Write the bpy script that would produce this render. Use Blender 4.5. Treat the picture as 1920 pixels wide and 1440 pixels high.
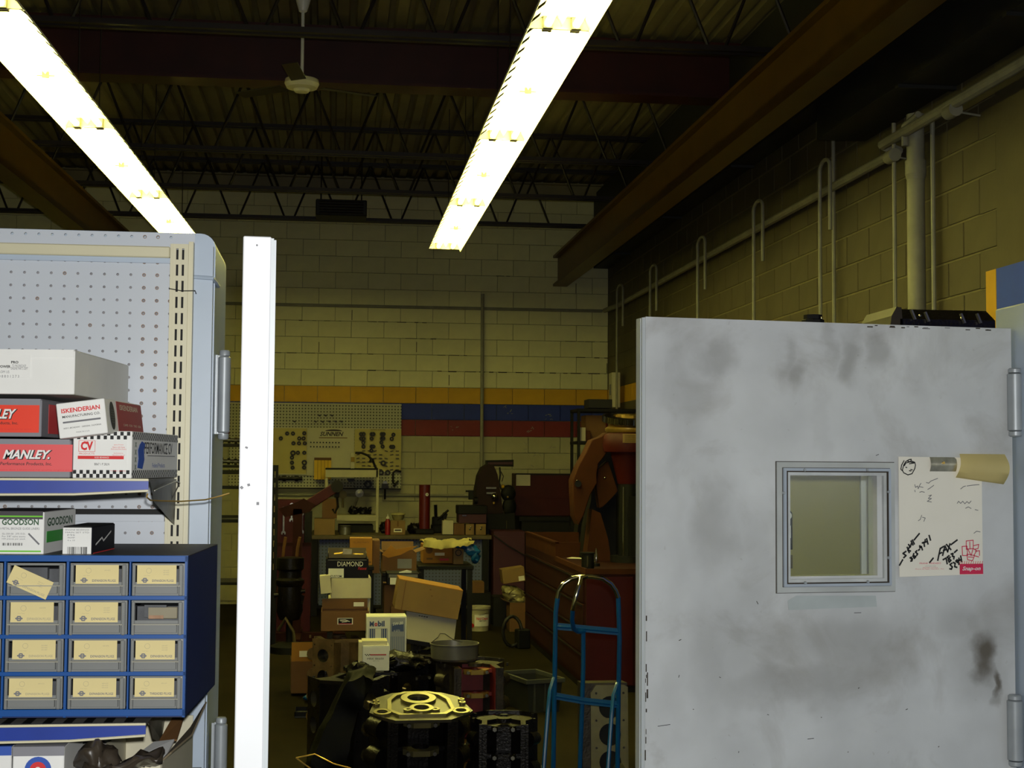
import bpy, bmesh, math, random
from mathutils import Vector, Matrix, Euler
random.seed(7)
S = bpy.context.scene
for o in list(bpy.data.objects): bpy.data.objects.remove(o)
# ------------------------------------------------------------------ camera, world, light, exposure
CAMZ, FPX = 1.72, 2700.0
_y, _p, _r = math.atan(336/2700), math.atan(.0564), .007
_F = Vector((math.sin(_y)*math.cos(_p), math.cos(_y)*math.cos(_p), math.sin(_p)))
_R0 = Vector((math.cos(_y), -math.sin(_y), 0)); _U0 = _R0.cross(_F)
_R = _R0*math.cos(_r) + _U0*math.sin(_r); _U = _U0*math.cos(_r) - _R0*math.sin(_r)
cam = bpy.data.objects.new('camera', bpy.data.cameras.new('camera'))
S.collection.objects.link(cam)
cam.data.sensor_width = 36; cam.data.lens = FPX/1920*36; cam.data.clip_start = .05; cam.data.clip_end = 100
mw = Matrix((_R, _U, -_F)).transposed().to_4x4(); mw.translation = Vector((0, 0, CAMZ)); cam.matrix_world = mw
S.camera = cam
w = bpy.data.worlds.new('world'); S.world = w; w.use_nodes = True
w.node_tree.nodes['Background'].inputs[0].default_value = (.5, .6, .7, 1); w.node_tree.nodes['Background'].inputs[1].default_value = .02
S.view_settings.view_transform = 'Standard'; S.view_settings.look = 'None'
S.view_settings.exposure = 0.0; S.view_settings.gamma = 1.0; S.view_settings.use_curve_mapping = False
# the photographer's flash, just above the lens
fl = bpy.data.lights.new('camera_flash', 'POINT'); fl.energy = 228; fl.color = (1.0, 1.0, .98); fl.shadow_soft_size = .02
flo = bpy.data.objects.new('camera_flash', fl); flo.location = (.02, -.02, CAMZ+.07); S.collection.objects.link(flo)
# soft bluish fill, an added unseen light behind the photographer
dl = bpy.data.lights.new('office_fill_light', 'AREA'); dl.shape = 'RECTANGLE'; dl.size = 1.6; dl.size_y = 1.0; dl.energy = 5; dl.color = (.75, .88, 1.0)
dlo = bpy.data.objects.new('office_fill_light', dl); dlo.location = (1.2, -2.6, 1.7); dlo.rotation_euler = (math.radians(90), 0, math.radians(10)); S.collection.objects.link(dlo)
TUBE_STRENGTH = 30.0
TUBE_COLOR = (1.0, .92, .25)

# ------------------------------------------------------------------ helpers
def ray(px, py):
    return _F + _R*((px-960)/FPX) + _U*((720-py)/FPX)
def P(px, py, D):
    d = ray(px, py); t = D/d.y
    return Vector((d.x*t, D, CAMZ + d.z*t))
def Px(px, py, X):
    d = ray(px, py); t = X/d.x
    return Vector((X, d.y*t, CAMZ + d.z*t))
def Pz(px, py, Z):
    d = ray(px, py); t = (Z-CAMZ)/d.z
    return Vector((d.x*t, d.y*t, Z))
def RC(x0, y0, x1, y1, D):
    a = P(x0, (y0+y1)/2, D); b = P(x1, (y0+y1)/2, D); c = P((x0+x1)/2, y1, D); t = P((x0+x1)/2, y0, D)
    return (a.x+b.x)/2, c.z, b.x-a.x, t.z-c.z           # centre x, base z, width, height
def lin(v):
    v /= 255.0
    return v/12.92 if v <= .04045 else ((v+.055)/1.055)**2.4
def rgb(r, g, b): return (lin(r), lin(g), lin(b), 1)
MATS = {}
def mat(name, col, rough=.6, metal=0, var=.25, scale=8, bump=0, rand=0, coat=0, spec=.5, emit=None, trans=0, dark=None):
    if name in MATS: return MATS[name]
    m = bpy.data.materials.new(name); m.use_nodes = True; nt = m.node_tree; N = nt.nodes; L = nt.links
    b = N['Principled BSDF']; c = rgb(*col)
    b.inputs['Roughness'].default_value = rough; b.inputs['Metallic'].default_value = metal
    b.inputs['Specular IOR Level'].default_value = spec
    b.inputs['Coat Weight'].default_value = coat
    tc = N.new('ShaderNodeTexCoord'); no = N.new('ShaderNodeTexNoise'); no.inputs['Scale'].default_value = scale; no.inputs['Detail'].default_value = 5
    L.new(tc.outputs['Object'], no.inputs['Vector'])
    mx = N.new('ShaderNodeMix'); mx.data_type = 'RGBA'
    rp = N.new('ShaderNodeMapRange'); rp.inputs[1].default_value = .3; rp.inputs[2].default_value = .7
    L.new(no.outputs['Fac'], rp.inputs[0]); L.new(rp.outputs[0], mx.inputs[0])
    d = rgb(*dark) if dark else tuple(x*(1-var) for x in c[:3])+(1,)
    mx.inputs[6].default_value = d; mx.inputs[7].default_value = tuple(min(1, x*(1+var*.3)) for x in c[:3])+(1,)
    out = mx.outputs[2]
    if rand:
        oi = N.new('ShaderNodeObjectInfo'); hs = N.new('ShaderNodeHueSaturation'); mr = N.new('ShaderNodeMapRange')
        mr.inputs[3].default_value = 1-rand; mr.inputs[4].default_value = 1+rand*.4
        L.new(oi.outputs['Random'], mr.inputs[0]); L.new(mr.outputs[0], hs.inputs['Value']); L.new(out, hs.inputs['Color']); out = hs.outputs[0]
    L.new(out, b.inputs['Base Color'])
    if bump:
        bp = N.new('ShaderNodeBump'); bp.inputs['Strength'].default_value = bump; bp.inputs['Distance'].default_value = .004
        n2 = N.new('ShaderNodeTexNoise'); n2.inputs['Scale'].default_value = scale*6; L.new(tc.outputs['Object'], n2.inputs['Vector'])
        L.new(n2.outputs['Fac'], bp.inputs['Height']); L.new(bp.outputs[0], b.inputs['Normal'])
    if emit: b.inputs['Emission Color'].default_value = (*emit[0], 1); b.inputs['Emission Strength'].default_value = emit[1]
    if trans: b.inputs['Transmission Weight'].default_value = trans; b.inputs['IOR'].default_value = 1.45
    MATS[name] = m; return m

def blotches(m, spots, col):
    """stains with their own place and outline: spots = (x, y, z, rx, rz, strength) in object space"""
    nt = m.node_tree; N = nt.nodes; L = nt.links; b = N['Principled BSDF']
    src = b.inputs['Base Color'].links[0].from_socket
    tc = N.new('ShaderNodeTexCoord'); no = N.new('ShaderNodeTexNoise'); no.inputs['Scale'].default_value = 9; no.inputs['Detail'].default_value = 6
    L.new(tc.outputs['Object'], no.inputs['Vector'])
    ad = N.new('ShaderNodeVectorMath'); ad.operation = 'MULTIPLY_ADD'; ad.inputs[1].default_value = (.14, .0, .14)
    sb = N.new('ShaderNodeVectorMath'); sb.operation = 'SUBTRACT'; sb.inputs[1].default_value = (.5, .5, .5)
    L.new(no.outputs['Color'], sb.inputs[0]); L.new(sb.outputs[0], ad.inputs[0]); L.new(tc.outputs['Object'], ad.inputs[2])
    acc = None
    for (x, y, z, rx, rz, s) in spots:
        v = N.new('ShaderNodeVectorMath'); v.operation = 'SUBTRACT'; v.inputs[1].default_value = (x, y, z); L.new(ad.outputs[0], v.inputs[0])
        q = N.new('ShaderNodeVectorMath'); q.operation = 'MULTIPLY'; q.inputs[1].default_value = (1/rx, 0, 1/rz); L.new(v.outputs[0], q.inputs[0])
        l = N.new('ShaderNodeVectorMath'); l.operation = 'LENGTH'; L.new(q.outputs[0], l.inputs[0])
        r = N.new('ShaderNodeMapRange'); r.interpolation_type = 'SMOOTHSTEP'; r.inputs[1].default_value = 1.15; r.inputs[2].default_value = .2; r.inputs[4].default_value = s
        L.new(l.outputs['Value'], r.inputs[0])
        if acc is None: acc = r.outputs[0]
        else:
            a = N.new('ShaderNodeMath'); a.operation = 'MAXIMUM'; L.new(acc, a.inputs[0]); L.new(r.outputs[0], a.inputs[1]); acc = a.outputs[0]
    mx = N.new('ShaderNodeMix'); mx.data_type = 'RGBA'; mx.inputs[7].default_value = rgb(*col)
    L.new(acc, mx.inputs[0]); L.new(src, mx.inputs[6]); L.new(mx.outputs[2], b.inputs['Base Color'])

def tag(o, label=None, cat=None, group=None, kind=None):
    if label: o['label'] = label
    if cat: o['category'] = cat
    if group: o['group'] = group
    if kind: o['kind'] = kind
    return o
class G:
    def __init__(s): s.bm = bmesh.new()
    def _add(s, b2, M=None):
        if M is not None: b2.transform(M)
        me = bpy.data.meshes.new('tmp'); b2.to_mesh(me); s.bm.from_mesh(me); bpy.data.meshes.remove(me); b2.free(); return s
    def box(s, c, sz, rot=None, bev=0, seg=1):
        b = bmesh.new(); bmesh.ops.create_cube(b, size=1); bmesh.ops.scale(b, vec=Vector(sz), verts=b.verts)
        if bev: bmesh.ops.bevel(b, geom=b.edges[:], offset=bev, segments=seg, affect='EDGES', profile=.5)
        M = Matrix.Translation(Vector(c))
        if rot: M = M @ Euler(rot).to_matrix().to_4x4()
        return s._add(b, M)
    def b2(s, x0, x1, y0, y1, z0, z1, bev=0):
        return s.box(((x0+x1)/2, (y0+y1)/2, (z0+z1)/2), (x1-x0, y1-y0, z1-z0), None, bev)
    def cyl(s, p0, p1, r0, r1=None, n=16):
        r1 = r0 if r1 is None else r1; p0 = Vector(p0); p1 = Vector(p1); d = p1-p0
        b = bmesh.new(); bmesh.ops.create_cone(b, cap_ends=True, segments=n, radius1=r0, radius2=r1, depth=d.length)
        q = Vector((0, 0, 1)).rotation_difference(d.normalized())
        return s._add(b, Matrix.Translation((p0+p1)/2) @ q.to_matrix().to_4x4())
    def sph(s, c, r, sc=(1, 1, 1), n=12):
        b = bmesh.new(); bmesh.ops.create_uvsphere(b, u_segments=n, v_segments=n//2+2, radius=r)
        return s._add(b, Matrix.Translation(Vector(c)) @ Matrix.Diagonal((*sc, 1)))
    def tube(s, pts, r, n=8, closed=False):
        pts = [Vector(p) for p in pts]; b = bmesh.new(); rings = []; k = len(pts); ref = None
        for i, p in enumerate(pts):
            if closed: t = pts[(i+1) % k]-pts[i-1]
            else: t = pts[min(i+1, k-1)]-pts[max(i-1, 0)]
            t.normalize()
            if ref is None: ref = Vector((0, 0, 1)) if abs(t.z) < .9 else Vector((1, 0, 0))
            a = (ref - t*ref.dot(t)).normalized(); ref = a; c = t.cross(a)
            rr = r[i] if isinstance(r, (list, tuple)) else r
            rings.append([b.verts.new(p + a*math.cos(2*math.pi*j/n)*rr + c*math.sin(2*math.pi*j/n)*rr) for j in range(n)])
        for i in range(k if closed else k-1):
            A, B = rings[i], rings[(i+1) % k]
            for j in range(n): b.faces.new((A[j], A[(j+1) % n], B[(j+1) % n], B[j]))
        if not closed: b.faces.new(rings[0][::-1]); b.faces.new(rings[-1])
        return s._add(b)
    def lathe(s, prof, c=(0, 0, 0), n=24, M=None):
        b = bmesh.new(); rings = []
        for (r, z) in prof: rings.append([b.verts.new((max(r, 1e-4)*math.cos(2*math.pi*j/n), max(r, 1e-4)*math.sin(2*math.pi*j/n), z)) for j in range(n)])
        for i in range(len(rings)-1):
            for j in range(n): b.faces.new((rings[i][j], rings[i][(j+1) % n], rings[i+1][(j+1) % n], rings[i+1][j]))
        T = Matrix.Translation(Vector(c))
        return s._add(b, T @ M if M is not None else T)
    def prism(s, pts, y0, y1, M=None):
        """polygon in x,z extruded along y"""
        b = bmesh.new(); A = [b.verts.new((x, y0, z)) for x, z in pts]; B = [b.verts.new((x, y1, z)) for x, z in pts]; k = len(pts)
        b.faces.new(A); b.faces.new(B[::-1])
        for i in range(k): b.faces.new((A[i], B[i], B[(i+1) % k], A[(i+1) % k]))
        bmesh.ops.recalc_face_normals(b, faces=b.faces); bmesh.ops.triangulate(b, faces=[f for f in b.faces if len(f.verts) > 4])
        return s._add(b, M)
    def plate(s, outer, holes, t, M=None):
        """flat plate in x,y with real holes, thickness t along z (front face at z = t)"""
        b = bmesh.new(); E = []
        for loop in [outer]+list(holes):
            vs = [b.verts.new((x, y, 0)) for x, y in loop]
            E += [b.edges.new((vs[i], vs[(i+1) % len(vs)])) for i in range(len(vs))]
        bmesh.ops.triangle_fill(b, use_beauty=True, use_dissolve=False, edges=E, normal=(0, 0, 1))
        r = bmesh.ops.extrude_face_region(b, geom=b.faces[:])
        bmesh.ops.translate(b, vec=(0, 0, t), verts=[v for v in r['geom'] if isinstance(v, bmesh.types.BMVert)])
        bmesh.ops.recalc_face_normals(b, faces=b.faces)
        return s._add(b, M)
    def quad(s, pts):
        b = bmesh.new(); b.faces.new([b.verts.new(p) for p in pts]); return s._add(b)
    def done(s, name, m, parent=None, loc=None, rot=None, smooth=35, origin=None):
        if origin is not None: bmesh.ops.translate(s.bm, vec=-Vector(origin), verts=s.bm.verts); loc = origin
        me = bpy.data.meshes.new(name); s.bm.to_mesh(me); s.bm.free()
        if smooth:
            me.polygons.foreach_set('use_smooth', [True]*len(me.polygons)); me.set_sharp_from_angle(angle=math.radians(smooth))
        me.materials.append(m); o = bpy.data.objects.new(name, me); S.collection.objects.link(o)
        if parent is not None: o.parent = parent
        if loc is not None: o.location = loc
        if rot is not None: o.rotation_euler = rot
        return o
def circ(x, y, r, n=16): return [(x+r*math.cos(2*math.pi*i/n), y+r*math.sin(2*math.pi*i/n)) for i in range(n)]
def rect(x0, y0, x1, y1): return [(x0, y0), (x1, y0), (x1, y1), (x0, y1)]
def empty(name, loc, rot=(0, 0, 0)):
    o = bpy.data.objects.new(name, None); S.collection.objects.link(o); o.location = loc; o.rotation_euler = rot; o.empty_display_size = .1; return o
FRONT = Matrix.Rotation(math.pi/2, 4, 'X')                      # plane x,y -> facing -y
_tc = {}
def txt(parent, s, w, h, x, z, y, m, face='front', rot=0, shear=0, bold=0, name='lettering', up=False):
    """flat printed lettering w x h, centred at x (or y for side), z, just proud of its surface"""
    cu = bpy.data.curves.new('t', 'FONT'); cu.body = s; cu.size = 1; cu.shear = shear; cu.offset = bold; cu.resolution_u = 2
    o = bpy.data.objects.new('t', cu); S.collection.objects.link(o); bpy.context.view_layer.update()
    me = bpy.data.meshes.new_from_object(o); bpy.data.objects.remove(o); bpy.data.curves.remove(cu)
    xs = [v.co.x for v in me.vertices]; ys = [v.co.y for v in me.vertices]
    if not xs: return None
    x0, x1, y0, y1 = min(xs), max(xs), min(ys), max(ys)
    for v in me.vertices: v.co = Vector((((v.co.x-x0)/(x1-x0)-.5)*w, ((v.co.y-y0)/(y1-y0)-.5)*h, 0))
    me.name = name; me.materials.clear(); me.materials.append(m)
    q = bpy.data.objects.new(name, me); S.collection.objects.link(q); q.parent = parent
    place(q, x, z, y, face, rot); return q
def place(q, x, z, y, face, rot):
    R = Matrix.Rotation(rot, 4, 'Z')
    if face == 'front': M = Matrix.Translation((x, y, z)) @ FRONT @ R
    elif face == 'right': M = Matrix.Translation((y, x, z)) @ Matrix.Rotation(math.pi/2, 4, 'Z') @ FRONT @ R
    else: M = Matrix.Translation((x, z, y)) @ R
    q.matrix_local = M
def patch(parent, w, h, x, z, y, m, face='front', rot=0, name='printed_patch', t=.0004, pts=None):
    g = G(); g.plate(pts or rect(-w/2, -h/2, w/2, h/2), [], t)
    q = g.done(name, m, parent, smooth=0); place(q, x, z, y, face, rot); return q
def strokes(parent, lines, m, x, z, y, face='front', wd=.002, rot=0, name='pen_mark'):
    g = G()
    for ln in lines:
        for a, b in zip(ln[:-1], ln[1:]):
            a = Vector((*a, 0)); b = Vector((*b, 0)); d = b-a
            if d.length < 1e-6: continue
            n = Vector((-d.y, d.x, 0)).normalized()*wd/2; e = d.normalized()*wd*.3
            g.quad([a-n-e, b-n+e, b+n+e, a+n-e])
    q = g.done(name, m, parent, smooth=0); place(q, x, z, y, face, rot); return q

# ------------------------------------------------------------------ materials
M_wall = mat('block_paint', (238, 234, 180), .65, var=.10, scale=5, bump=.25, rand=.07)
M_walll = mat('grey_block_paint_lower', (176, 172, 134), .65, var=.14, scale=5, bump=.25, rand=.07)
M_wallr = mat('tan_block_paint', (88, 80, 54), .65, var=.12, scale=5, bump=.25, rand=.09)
M_dim = mat('plain_dim_wall', (120, 116, 92), .8, var=.2, scale=2)
M_mort = mat('mortar_paint', (176, 172, 140), .8, var=.3, scale=20)
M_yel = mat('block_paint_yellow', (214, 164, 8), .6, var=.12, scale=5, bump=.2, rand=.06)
M_blu = mat('block_paint_blue', (12, 44, 150), .6, var=.15, scale=6, bump=.2, rand=.06)
M_bluen = mat('partition_blue_paint', (30, 74, 215), .6, var=.1, scale=6)
M_redb = mat('block_paint_red', (120, 10, 16), .6, var=.15, scale=6, bump=.2, rand=.06)
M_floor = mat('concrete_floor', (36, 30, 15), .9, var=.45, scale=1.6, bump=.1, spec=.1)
M_deck = mat('roof_deck_paint', (138, 128, 90), .5, var=.2, scale=3)
M_joist = mat('joist_primer', (34, 26, 23), .45, var=.3, scale=6)
M_gird = mat('girder_red_primer', (62, 20, 15), .45, var=.3, scale=4)
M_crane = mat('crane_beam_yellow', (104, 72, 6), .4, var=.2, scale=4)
M_duct = mat('dark_duct', (30, 30, 28), .6, var=.2, scale=3)
M_white = mat('white_enamel', (232, 230, 222), .35, var=.05, scale=6)
M_refl = mat('reflector_enamel', (238, 236, 220), .35, var=.04, scale=6)
M_tube = mat('lit_tube', (255, 255, 240), .4, var=0, emit=(TUBE_COLOR, TUBE_STRENGTH))
M_hold = mat('lamp_holder', (150, 140, 100), .5, var=.1)
M_pipe = mat('painted_pipe', (150, 148, 128), .5, var=.2, scale=8)
M_part = mat('office_partition_enamel', (172, 186, 202), .38, var=.07, scale=3, bump=.06)
M_peg = mat('pegboard_paint', (190, 196, 204), .42, var=.05, scale=3)
M_hole = mat('hole_shadow_board', (150, 148, 150), .8, var=.2, scale=20)
M_hole2 = mat('crack_dark', (38, 34, 20), .9, var=.2)
M_rust = mat('rusty_rim', (168, 132, 104), .8, var=.3, scale=60)
M_cream = mat('cream_upright', (206, 200, 168), .4, var=.06, scale=6)
M_door = mat('door_grey_paint', (186, 192, 194), .42, var=.10, scale=3.2, bump=.05)
M_leaf = mat('door_edge_paint', (222, 224, 226), .45, var=.05, scale=4, bump=.05)
M_hinge = mat('hinge_steel', (158, 164, 168), .42, metal=.25, var=.1, scale=20)
M_frame = mat('window_trim_alu', (172, 176, 176), .4, metal=.1, var=.12, scale=8)
M_glass = mat('pane_glass', (235, 245, 240), .02, var=0)
_n = M_glass.node_tree.nodes; _l = M_glass.node_tree.links
_t = _n.new('ShaderNodeBsdfTransparent'); _t.inputs[0].default_value = (.93, .96, .94, 1); _g = _n.new('ShaderNodeBsdfGlossy'); _g.inputs['Roughness'].default_value = .03
_m = _n.new('ShaderNodeMixShader'); _m.inputs[0].default_value = .05; _l.new(_t.outputs[0], _m.inputs[1]); _l.new(_g.outputs[0], _m.inputs[2]); _l.new(_m.outputs[0], _n['Material Output'].inputs['Surface'])
M_tan = mat('locker_tan', (158, 150, 88), .5, var=.08, scale=2)
M_paper = mat('paper_cream', (232, 228, 214), .7, var=.07, scale=5)
M_white_card = mat('white_card', (226, 226, 222), .6, var=.06, scale=10)
M_ink = mat('black_ink', (16, 16, 18), .6, var=.1)
M_greyink = mat('grey_ink', (112, 112, 116), .6, var=.1)
M_paleink = mat('pale_ink', (168, 160, 130), .6, var=.1)
M_redink = mat('red_ink', (205, 40, 42), .55, var=.06)
M_pink = mat('magenta_ink', (205, 40, 80), .55, var=.06)
M_blueink = mat('blue_ink', (40, 80, 170), .55, var=.06)
M_green = mat('green_ink', (110, 190, 50), .55, var=.06)
M_dgreen = mat('dark_green_ink', (46, 84, 54), .55, var=.06)
M_orange_red = mat('orange_red_print', (226, 58, 30), .5, var=.06)
M_salmon = mat('faded_red_print', (214, 70, 72), .5, var=.06)
M_grey_card = mat('grey_card', (128, 128, 134), .6, var=.1, scale=10)
M_kraft = mat('kraft_cardboard', (106, 72, 34), .7, var=.12, scale=8)
M_kraft2 = mat('pale_kraft', (132, 104, 60), .7, var=.1, scale=6)
M_orangecard = mat('orange_cardboard', (156, 106, 24), .7, var=.12, scale=8)
M_whitebox = mat('white_carton', (196, 190, 164), .6, var=.08, scale=8)
M_navy = mat('navy_card', (12, 12, 26), .6, var=.1, spec=.2)
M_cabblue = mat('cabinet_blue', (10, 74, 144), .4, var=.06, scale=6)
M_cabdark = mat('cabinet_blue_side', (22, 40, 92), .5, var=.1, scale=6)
M_cabtop = mat('cabinet_top_dark', (66, 62, 66), .6, var=.2, scale=10)  # dark grey for the cabinet top and the guide box lid
M_draw = mat('drawer_plastic', (126, 128, 126), .3, var=.12, scale=12)
M_drawd = mat('drawer_content', (74, 76, 80), .5, var=.4, scale=30)
M_drawe = mat('drawer_edge_plastic', (162, 160, 146), .28, var=.1)
M_card = mat('label_card_buff', (214, 198, 140), .65, var=.06, scale=14)
M_rail = mat('shelf_rail_blue', (28, 56, 146), .35, var=.15, scale=10)
M_shelf = mat('shelf_steel', (110, 108, 104), .5, metal=.2, var=.3, scale=14)
M_bag = mat('smoky_plastic_bag', (62, 54, 44), .4, var=.3, scale=10, coat=.2)
M_iron = mat('cast_iron', (64, 58, 50), .45, metal=.5, var=.5, scale=16, bump=.5)
M_irond = mat('oily_iron', (34, 31, 30), .35, metal=.55, var=.5, scale=16, bump=.5)
M_rusti = mat('rusty_iron', (104, 82, 54), .65, metal=.25, var=.5, scale=14, bump=.6)
M_mach = mat('machined_iron', (150, 142, 98), .34, metal=.75, var=.2, scale=12)
M_machg = mat('machined_grey', (92, 88, 74), .36, metal=.7, var=.25, scale=12)
M_bore = mat('bore_steel', (150, 140, 96), .2, metal=.9, var=.3, scale=30)
M_redp = mat('block_red_paint', (120, 30, 28), .5, var=.3, scale=10)
M_mred = mat('machine_red', (62, 8, 9), .5, var=.2, scale=5, spec=.25)
M_mredd = mat('machine_dull_red', (44, 10, 7), .7, var=.25, scale=5, spec=.2)
M_mor = mat('machine_orange_brown', (70, 34, 8), .7, var=.25, scale=5, spec=.2)
M_maroon = mat('maroon_box', (62, 12, 32), .55, var=.15, scale=6)
M_black = mat('black_paint', (17, 17, 17), .6, var=.25, scale=10, spec=.25)
M_blackr = mat('black_rubber', (14, 14, 15), .6, var=.2)
M_chrome = mat('chrome', (200, 196, 180), .12, metal=1, var=.1, scale=14)
M_truck = mat('hand_truck_blue', (6, 86, 142), .35, var=.12, scale=12, coat=.3)
M_steel = mat('dull_steel', (132, 130, 122), .35, metal=.7, var=.3, scale=20)
M_brass = mat('brass', (212, 176, 96), .3, metal=.8, var=.15, scale=20)
M_bin = mat('grey_plastic_bin', (66, 68, 64), .5, var=.15, scale=6)
M_bucket = mat('white_bucket_plastic', (176, 170, 140), .4, var=.08, scale=8)
M_ragm = mat('cream_cloth', (200, 190, 130), .85, var=.15, scale=14, bump=.4)
M_bluebag = mat('blue_plastic', (20, 90, 150), .25, var=.3, scale=14)
M_board = mat('display_board_cream', (186, 174, 100), .6, var=.08, scale=2)
M_board2 = mat('display_board_grey', (196, 192, 160), .6, var=.1, scale=2)
M_mframe = mat('machine_frame_cream', (182, 176, 136), .45, var=.1, scale=6)
M_wood = mat('bench_wood', (96, 84, 56), .6, var=.3, scale=8)
M_clear = mat('clear_bag', (150, 140, 96), .25, var=.3, scale=12, bump=.3)
def dotted(name, col, hole, pitch, r):
    m = mat(name, col, .6, var=.06, scale=2); nt = m.node_tree; N = nt.nodes; L = nt.links; b = N['Principled BSDF']
    src = b.inputs['Base Color'].links[0].from_socket
    tc = N.new('ShaderNodeTexCoord'); w1 = N.new('ShaderNodeVectorMath'); w1.operation = 'SCALE'; w1.inputs['Scale'].default_value = 1/pitch
    L.new(tc.outputs['Object'], w1.inputs[0]); f = N.new('ShaderNodeVectorMath'); f.operation = 'FRACTION'; L.new(w1.outputs[0], f.inputs[0])
    s = N.new('ShaderNodeVectorMath'); s.operation = 'SUBTRACT'; s.inputs[1].default_value = (.5, .5, .5); L.new(f.outputs[0], s.inputs[0])
    q = N.new('ShaderNodeVectorMath'); q.operation = 'MULTIPLY'; q.inputs[1].default_value = (1, 0, 1); L.new(s.outputs[0], q.inputs[0])
    l = N.new('ShaderNodeVectorMath'); l.operation = 'LENGTH'; L.new(q.outputs[0], l.inputs[0])
    c = N.new('ShaderNodeMath'); c.operation = 'LESS_THAN'; c.inputs[1].default_value = r/pitch; L.new(l.outputs['Value'], c.inputs[0])
    mx = N.new('ShaderNodeMix'); mx.data_type = 'RGBA'; mx.inputs[7].default_value = rgb(*hole)
    L.new(c.outputs[0], mx.inputs[0]); L.new(src, mx.inputs[6]); L.new(mx.outputs[2], b.inputs['Base Color']); return m
M_farpeg = dotted('far_pegboard', (176, 176, 150), (60, 58, 46), .0254*1.5, .009)
M_bluepeg = dotted('bench_panel_pegboard', (92, 102, 142), (58, 62, 74), .0254*1.5, .008)

# ------------------------------------------------------------------ the hall
YB, XR, XL, YF, ZC = 18.0, P(1140, 560, 18.0).x, -6.2, -3.2, 5.28
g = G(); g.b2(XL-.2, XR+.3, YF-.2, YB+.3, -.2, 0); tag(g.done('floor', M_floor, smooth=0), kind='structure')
# corrugated roof deck, ribs running to the back
g = G(); pts = []; x = XL
while x < XR+.1:
    pts += [(x, 0), (x+.085, 0), (x+.10, .045), (x+.14, .045)]; x += .155
pts2 = [(a, ZC+b) for a, b in pts]; poly = pts2+[(pts2[-1][0], ZC+.09), (pts2[0][0], ZC+.09)]
bm = bmesh.new(); A = [bm.verts.new((a, YF-.1, b)) for a, b in pts2]; B = [bm.verts.new((a, YB+.1, b)) for a, b in pts2]
for i in range(len(A)-1): bm.faces.new((A[i], B[i], B[i+1], A[i+1]))
g._add(bm); g.b2(XL-.1, XR+.2, YF-.1, YB+.2, ZC+.06, ZC+.1)
tag(g.done('ceiling', M_deck, smooth=0), kind='structure')
FL = 2.495
BH, BW, JT = .2032, .4064, .005
def block_mesh(name, m, ax):
    g = G(); d = .03
    sz = (BW-JT, d, BH-JT) if ax == 'x' else (d, BW-.012, BH-.012)
    g.box((0, 0, 0), sz, None, .003); o = g.done(name, m, smooth=0); me = o.data; bpy.data.objects.remove(o); return me
Z0 = P(830, 757, YB).z - 12*BH            # the lower edge of the yellow stripe falls on a joint
def blocks(wall, ax, rng, fixed, single, colour):
    """single(u, z) tells if the block is seen and gets its own object; others are joined"""
    ms = {}; st = {}
    n = 0
    for r in range(int((ZC+.1-Z0)/BH)+2):
        z = Z0 + (r+.5)*BH
        if z-BH/2 < 0 or z+BH/2 > ZC+.06: continue
        u = rng[0] + (0 if r % 2 else BW/2)
        if ax == 'y' and r % 2:
            c = colour(u, z); key = c.name+'_half'
            if key not in st: st[key] = (G(), c)
            st[key][0].box((fixed, u+BW/4, z), (.03, BW/2-JT, BH-JT)); u += BW
        while u - BW/2 < rng[1]-.03:
            over = u + BW/2 - rng[1]
            if over > .02:
                c = colour(u, z); sz = BW-over-JT; cc = u-over/2; key = c.name+'_cut'
                if key not in st: st[key] = (G(), c)
                st[key][0].box((cc, fixed, z) if ax == 'x' else (fixed, cc, z), (sz, .03, BH-JT) if ax == 'x' else (.03, sz, BH-JT)); break
            c = colour(u, z); key = c.name
            loc = (u, fixed, z) if ax == 'x' else (fixed, u, z)
            if single(u, z):
                if key not in ms: ms[key] = block_mesh('block', c, ax)
                o = bpy.data.objects.new('block', ms[key]); S.collection.objects.link(o); o.parent = wall
                o.location = (loc[0], loc[1]+random.uniform(-.001, .001), loc[2]) if ax == 'x' else (loc[0]+random.uniform(-.001, .001), loc[1], loc[2]); n += 1
            else:
                if key not in st: st[key] = (G(), c)
                st[key][0].box(loc, (BW-JT, .03, BH-JT) if ax == 'x' else (.03, BW-JT, BH-JT))
            u += BW
    for g, c in st.values(): tag(g.done('block_course', c, wall, smooth=0), kind='stuff')
    print('single blocks', n)
g = G(); g.b2(XL-.2, XR+.3, YB+.022, YB+.25, 0, ZC+.05); wb = tag(g.done('wall_back', M_mort, smooth=0), kind='structure')
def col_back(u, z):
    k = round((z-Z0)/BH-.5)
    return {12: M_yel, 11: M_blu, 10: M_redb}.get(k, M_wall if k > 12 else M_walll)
bx0 = XR - BW*25
def seen_back(u, z):
    if u > XR-.1: return False
    if z > 4.45: return u > -3.4
    if z > 4.05: return u > -1.45
    if z > 2.75: return u > -.85 or -1.45 < u < -1.0
    return u > .75 and z > 1.0
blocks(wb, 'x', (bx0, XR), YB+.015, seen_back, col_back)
g = G()
def jl(x0, x1, y, t=.006):
    z = P((x0+x1)/2, y, YB).z; z = Z0 + round((z-Z0)/BH)*BH; p, q = P(x0, y, YB).x, P(x1, y, YB).x; u = p
    while u < q:
        l = random.uniform(.04, .16); g.b2(u, min(u+l, q), YB-.0015, YB+.002, z-t*random.uniform(.4, 1), z+t*random.uniform(.3, .8)); u += l+random.uniform(.01, .12)
for x0, x1, y, t in ((820, 1135, 699, .008), (690, 760, 696, .007), (640, 700, 665, .006), (1080, 1140, 672, .007), (820, 880, 668, .006), (560, 640, 602, .005), (690, 800, 604, .006), (930, 960, 524, .006), (1060, 1140, 645, .005), (512, 620, 664, .005), (760, 820, 636, .005)): jl(x0, x1, y, t)
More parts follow.
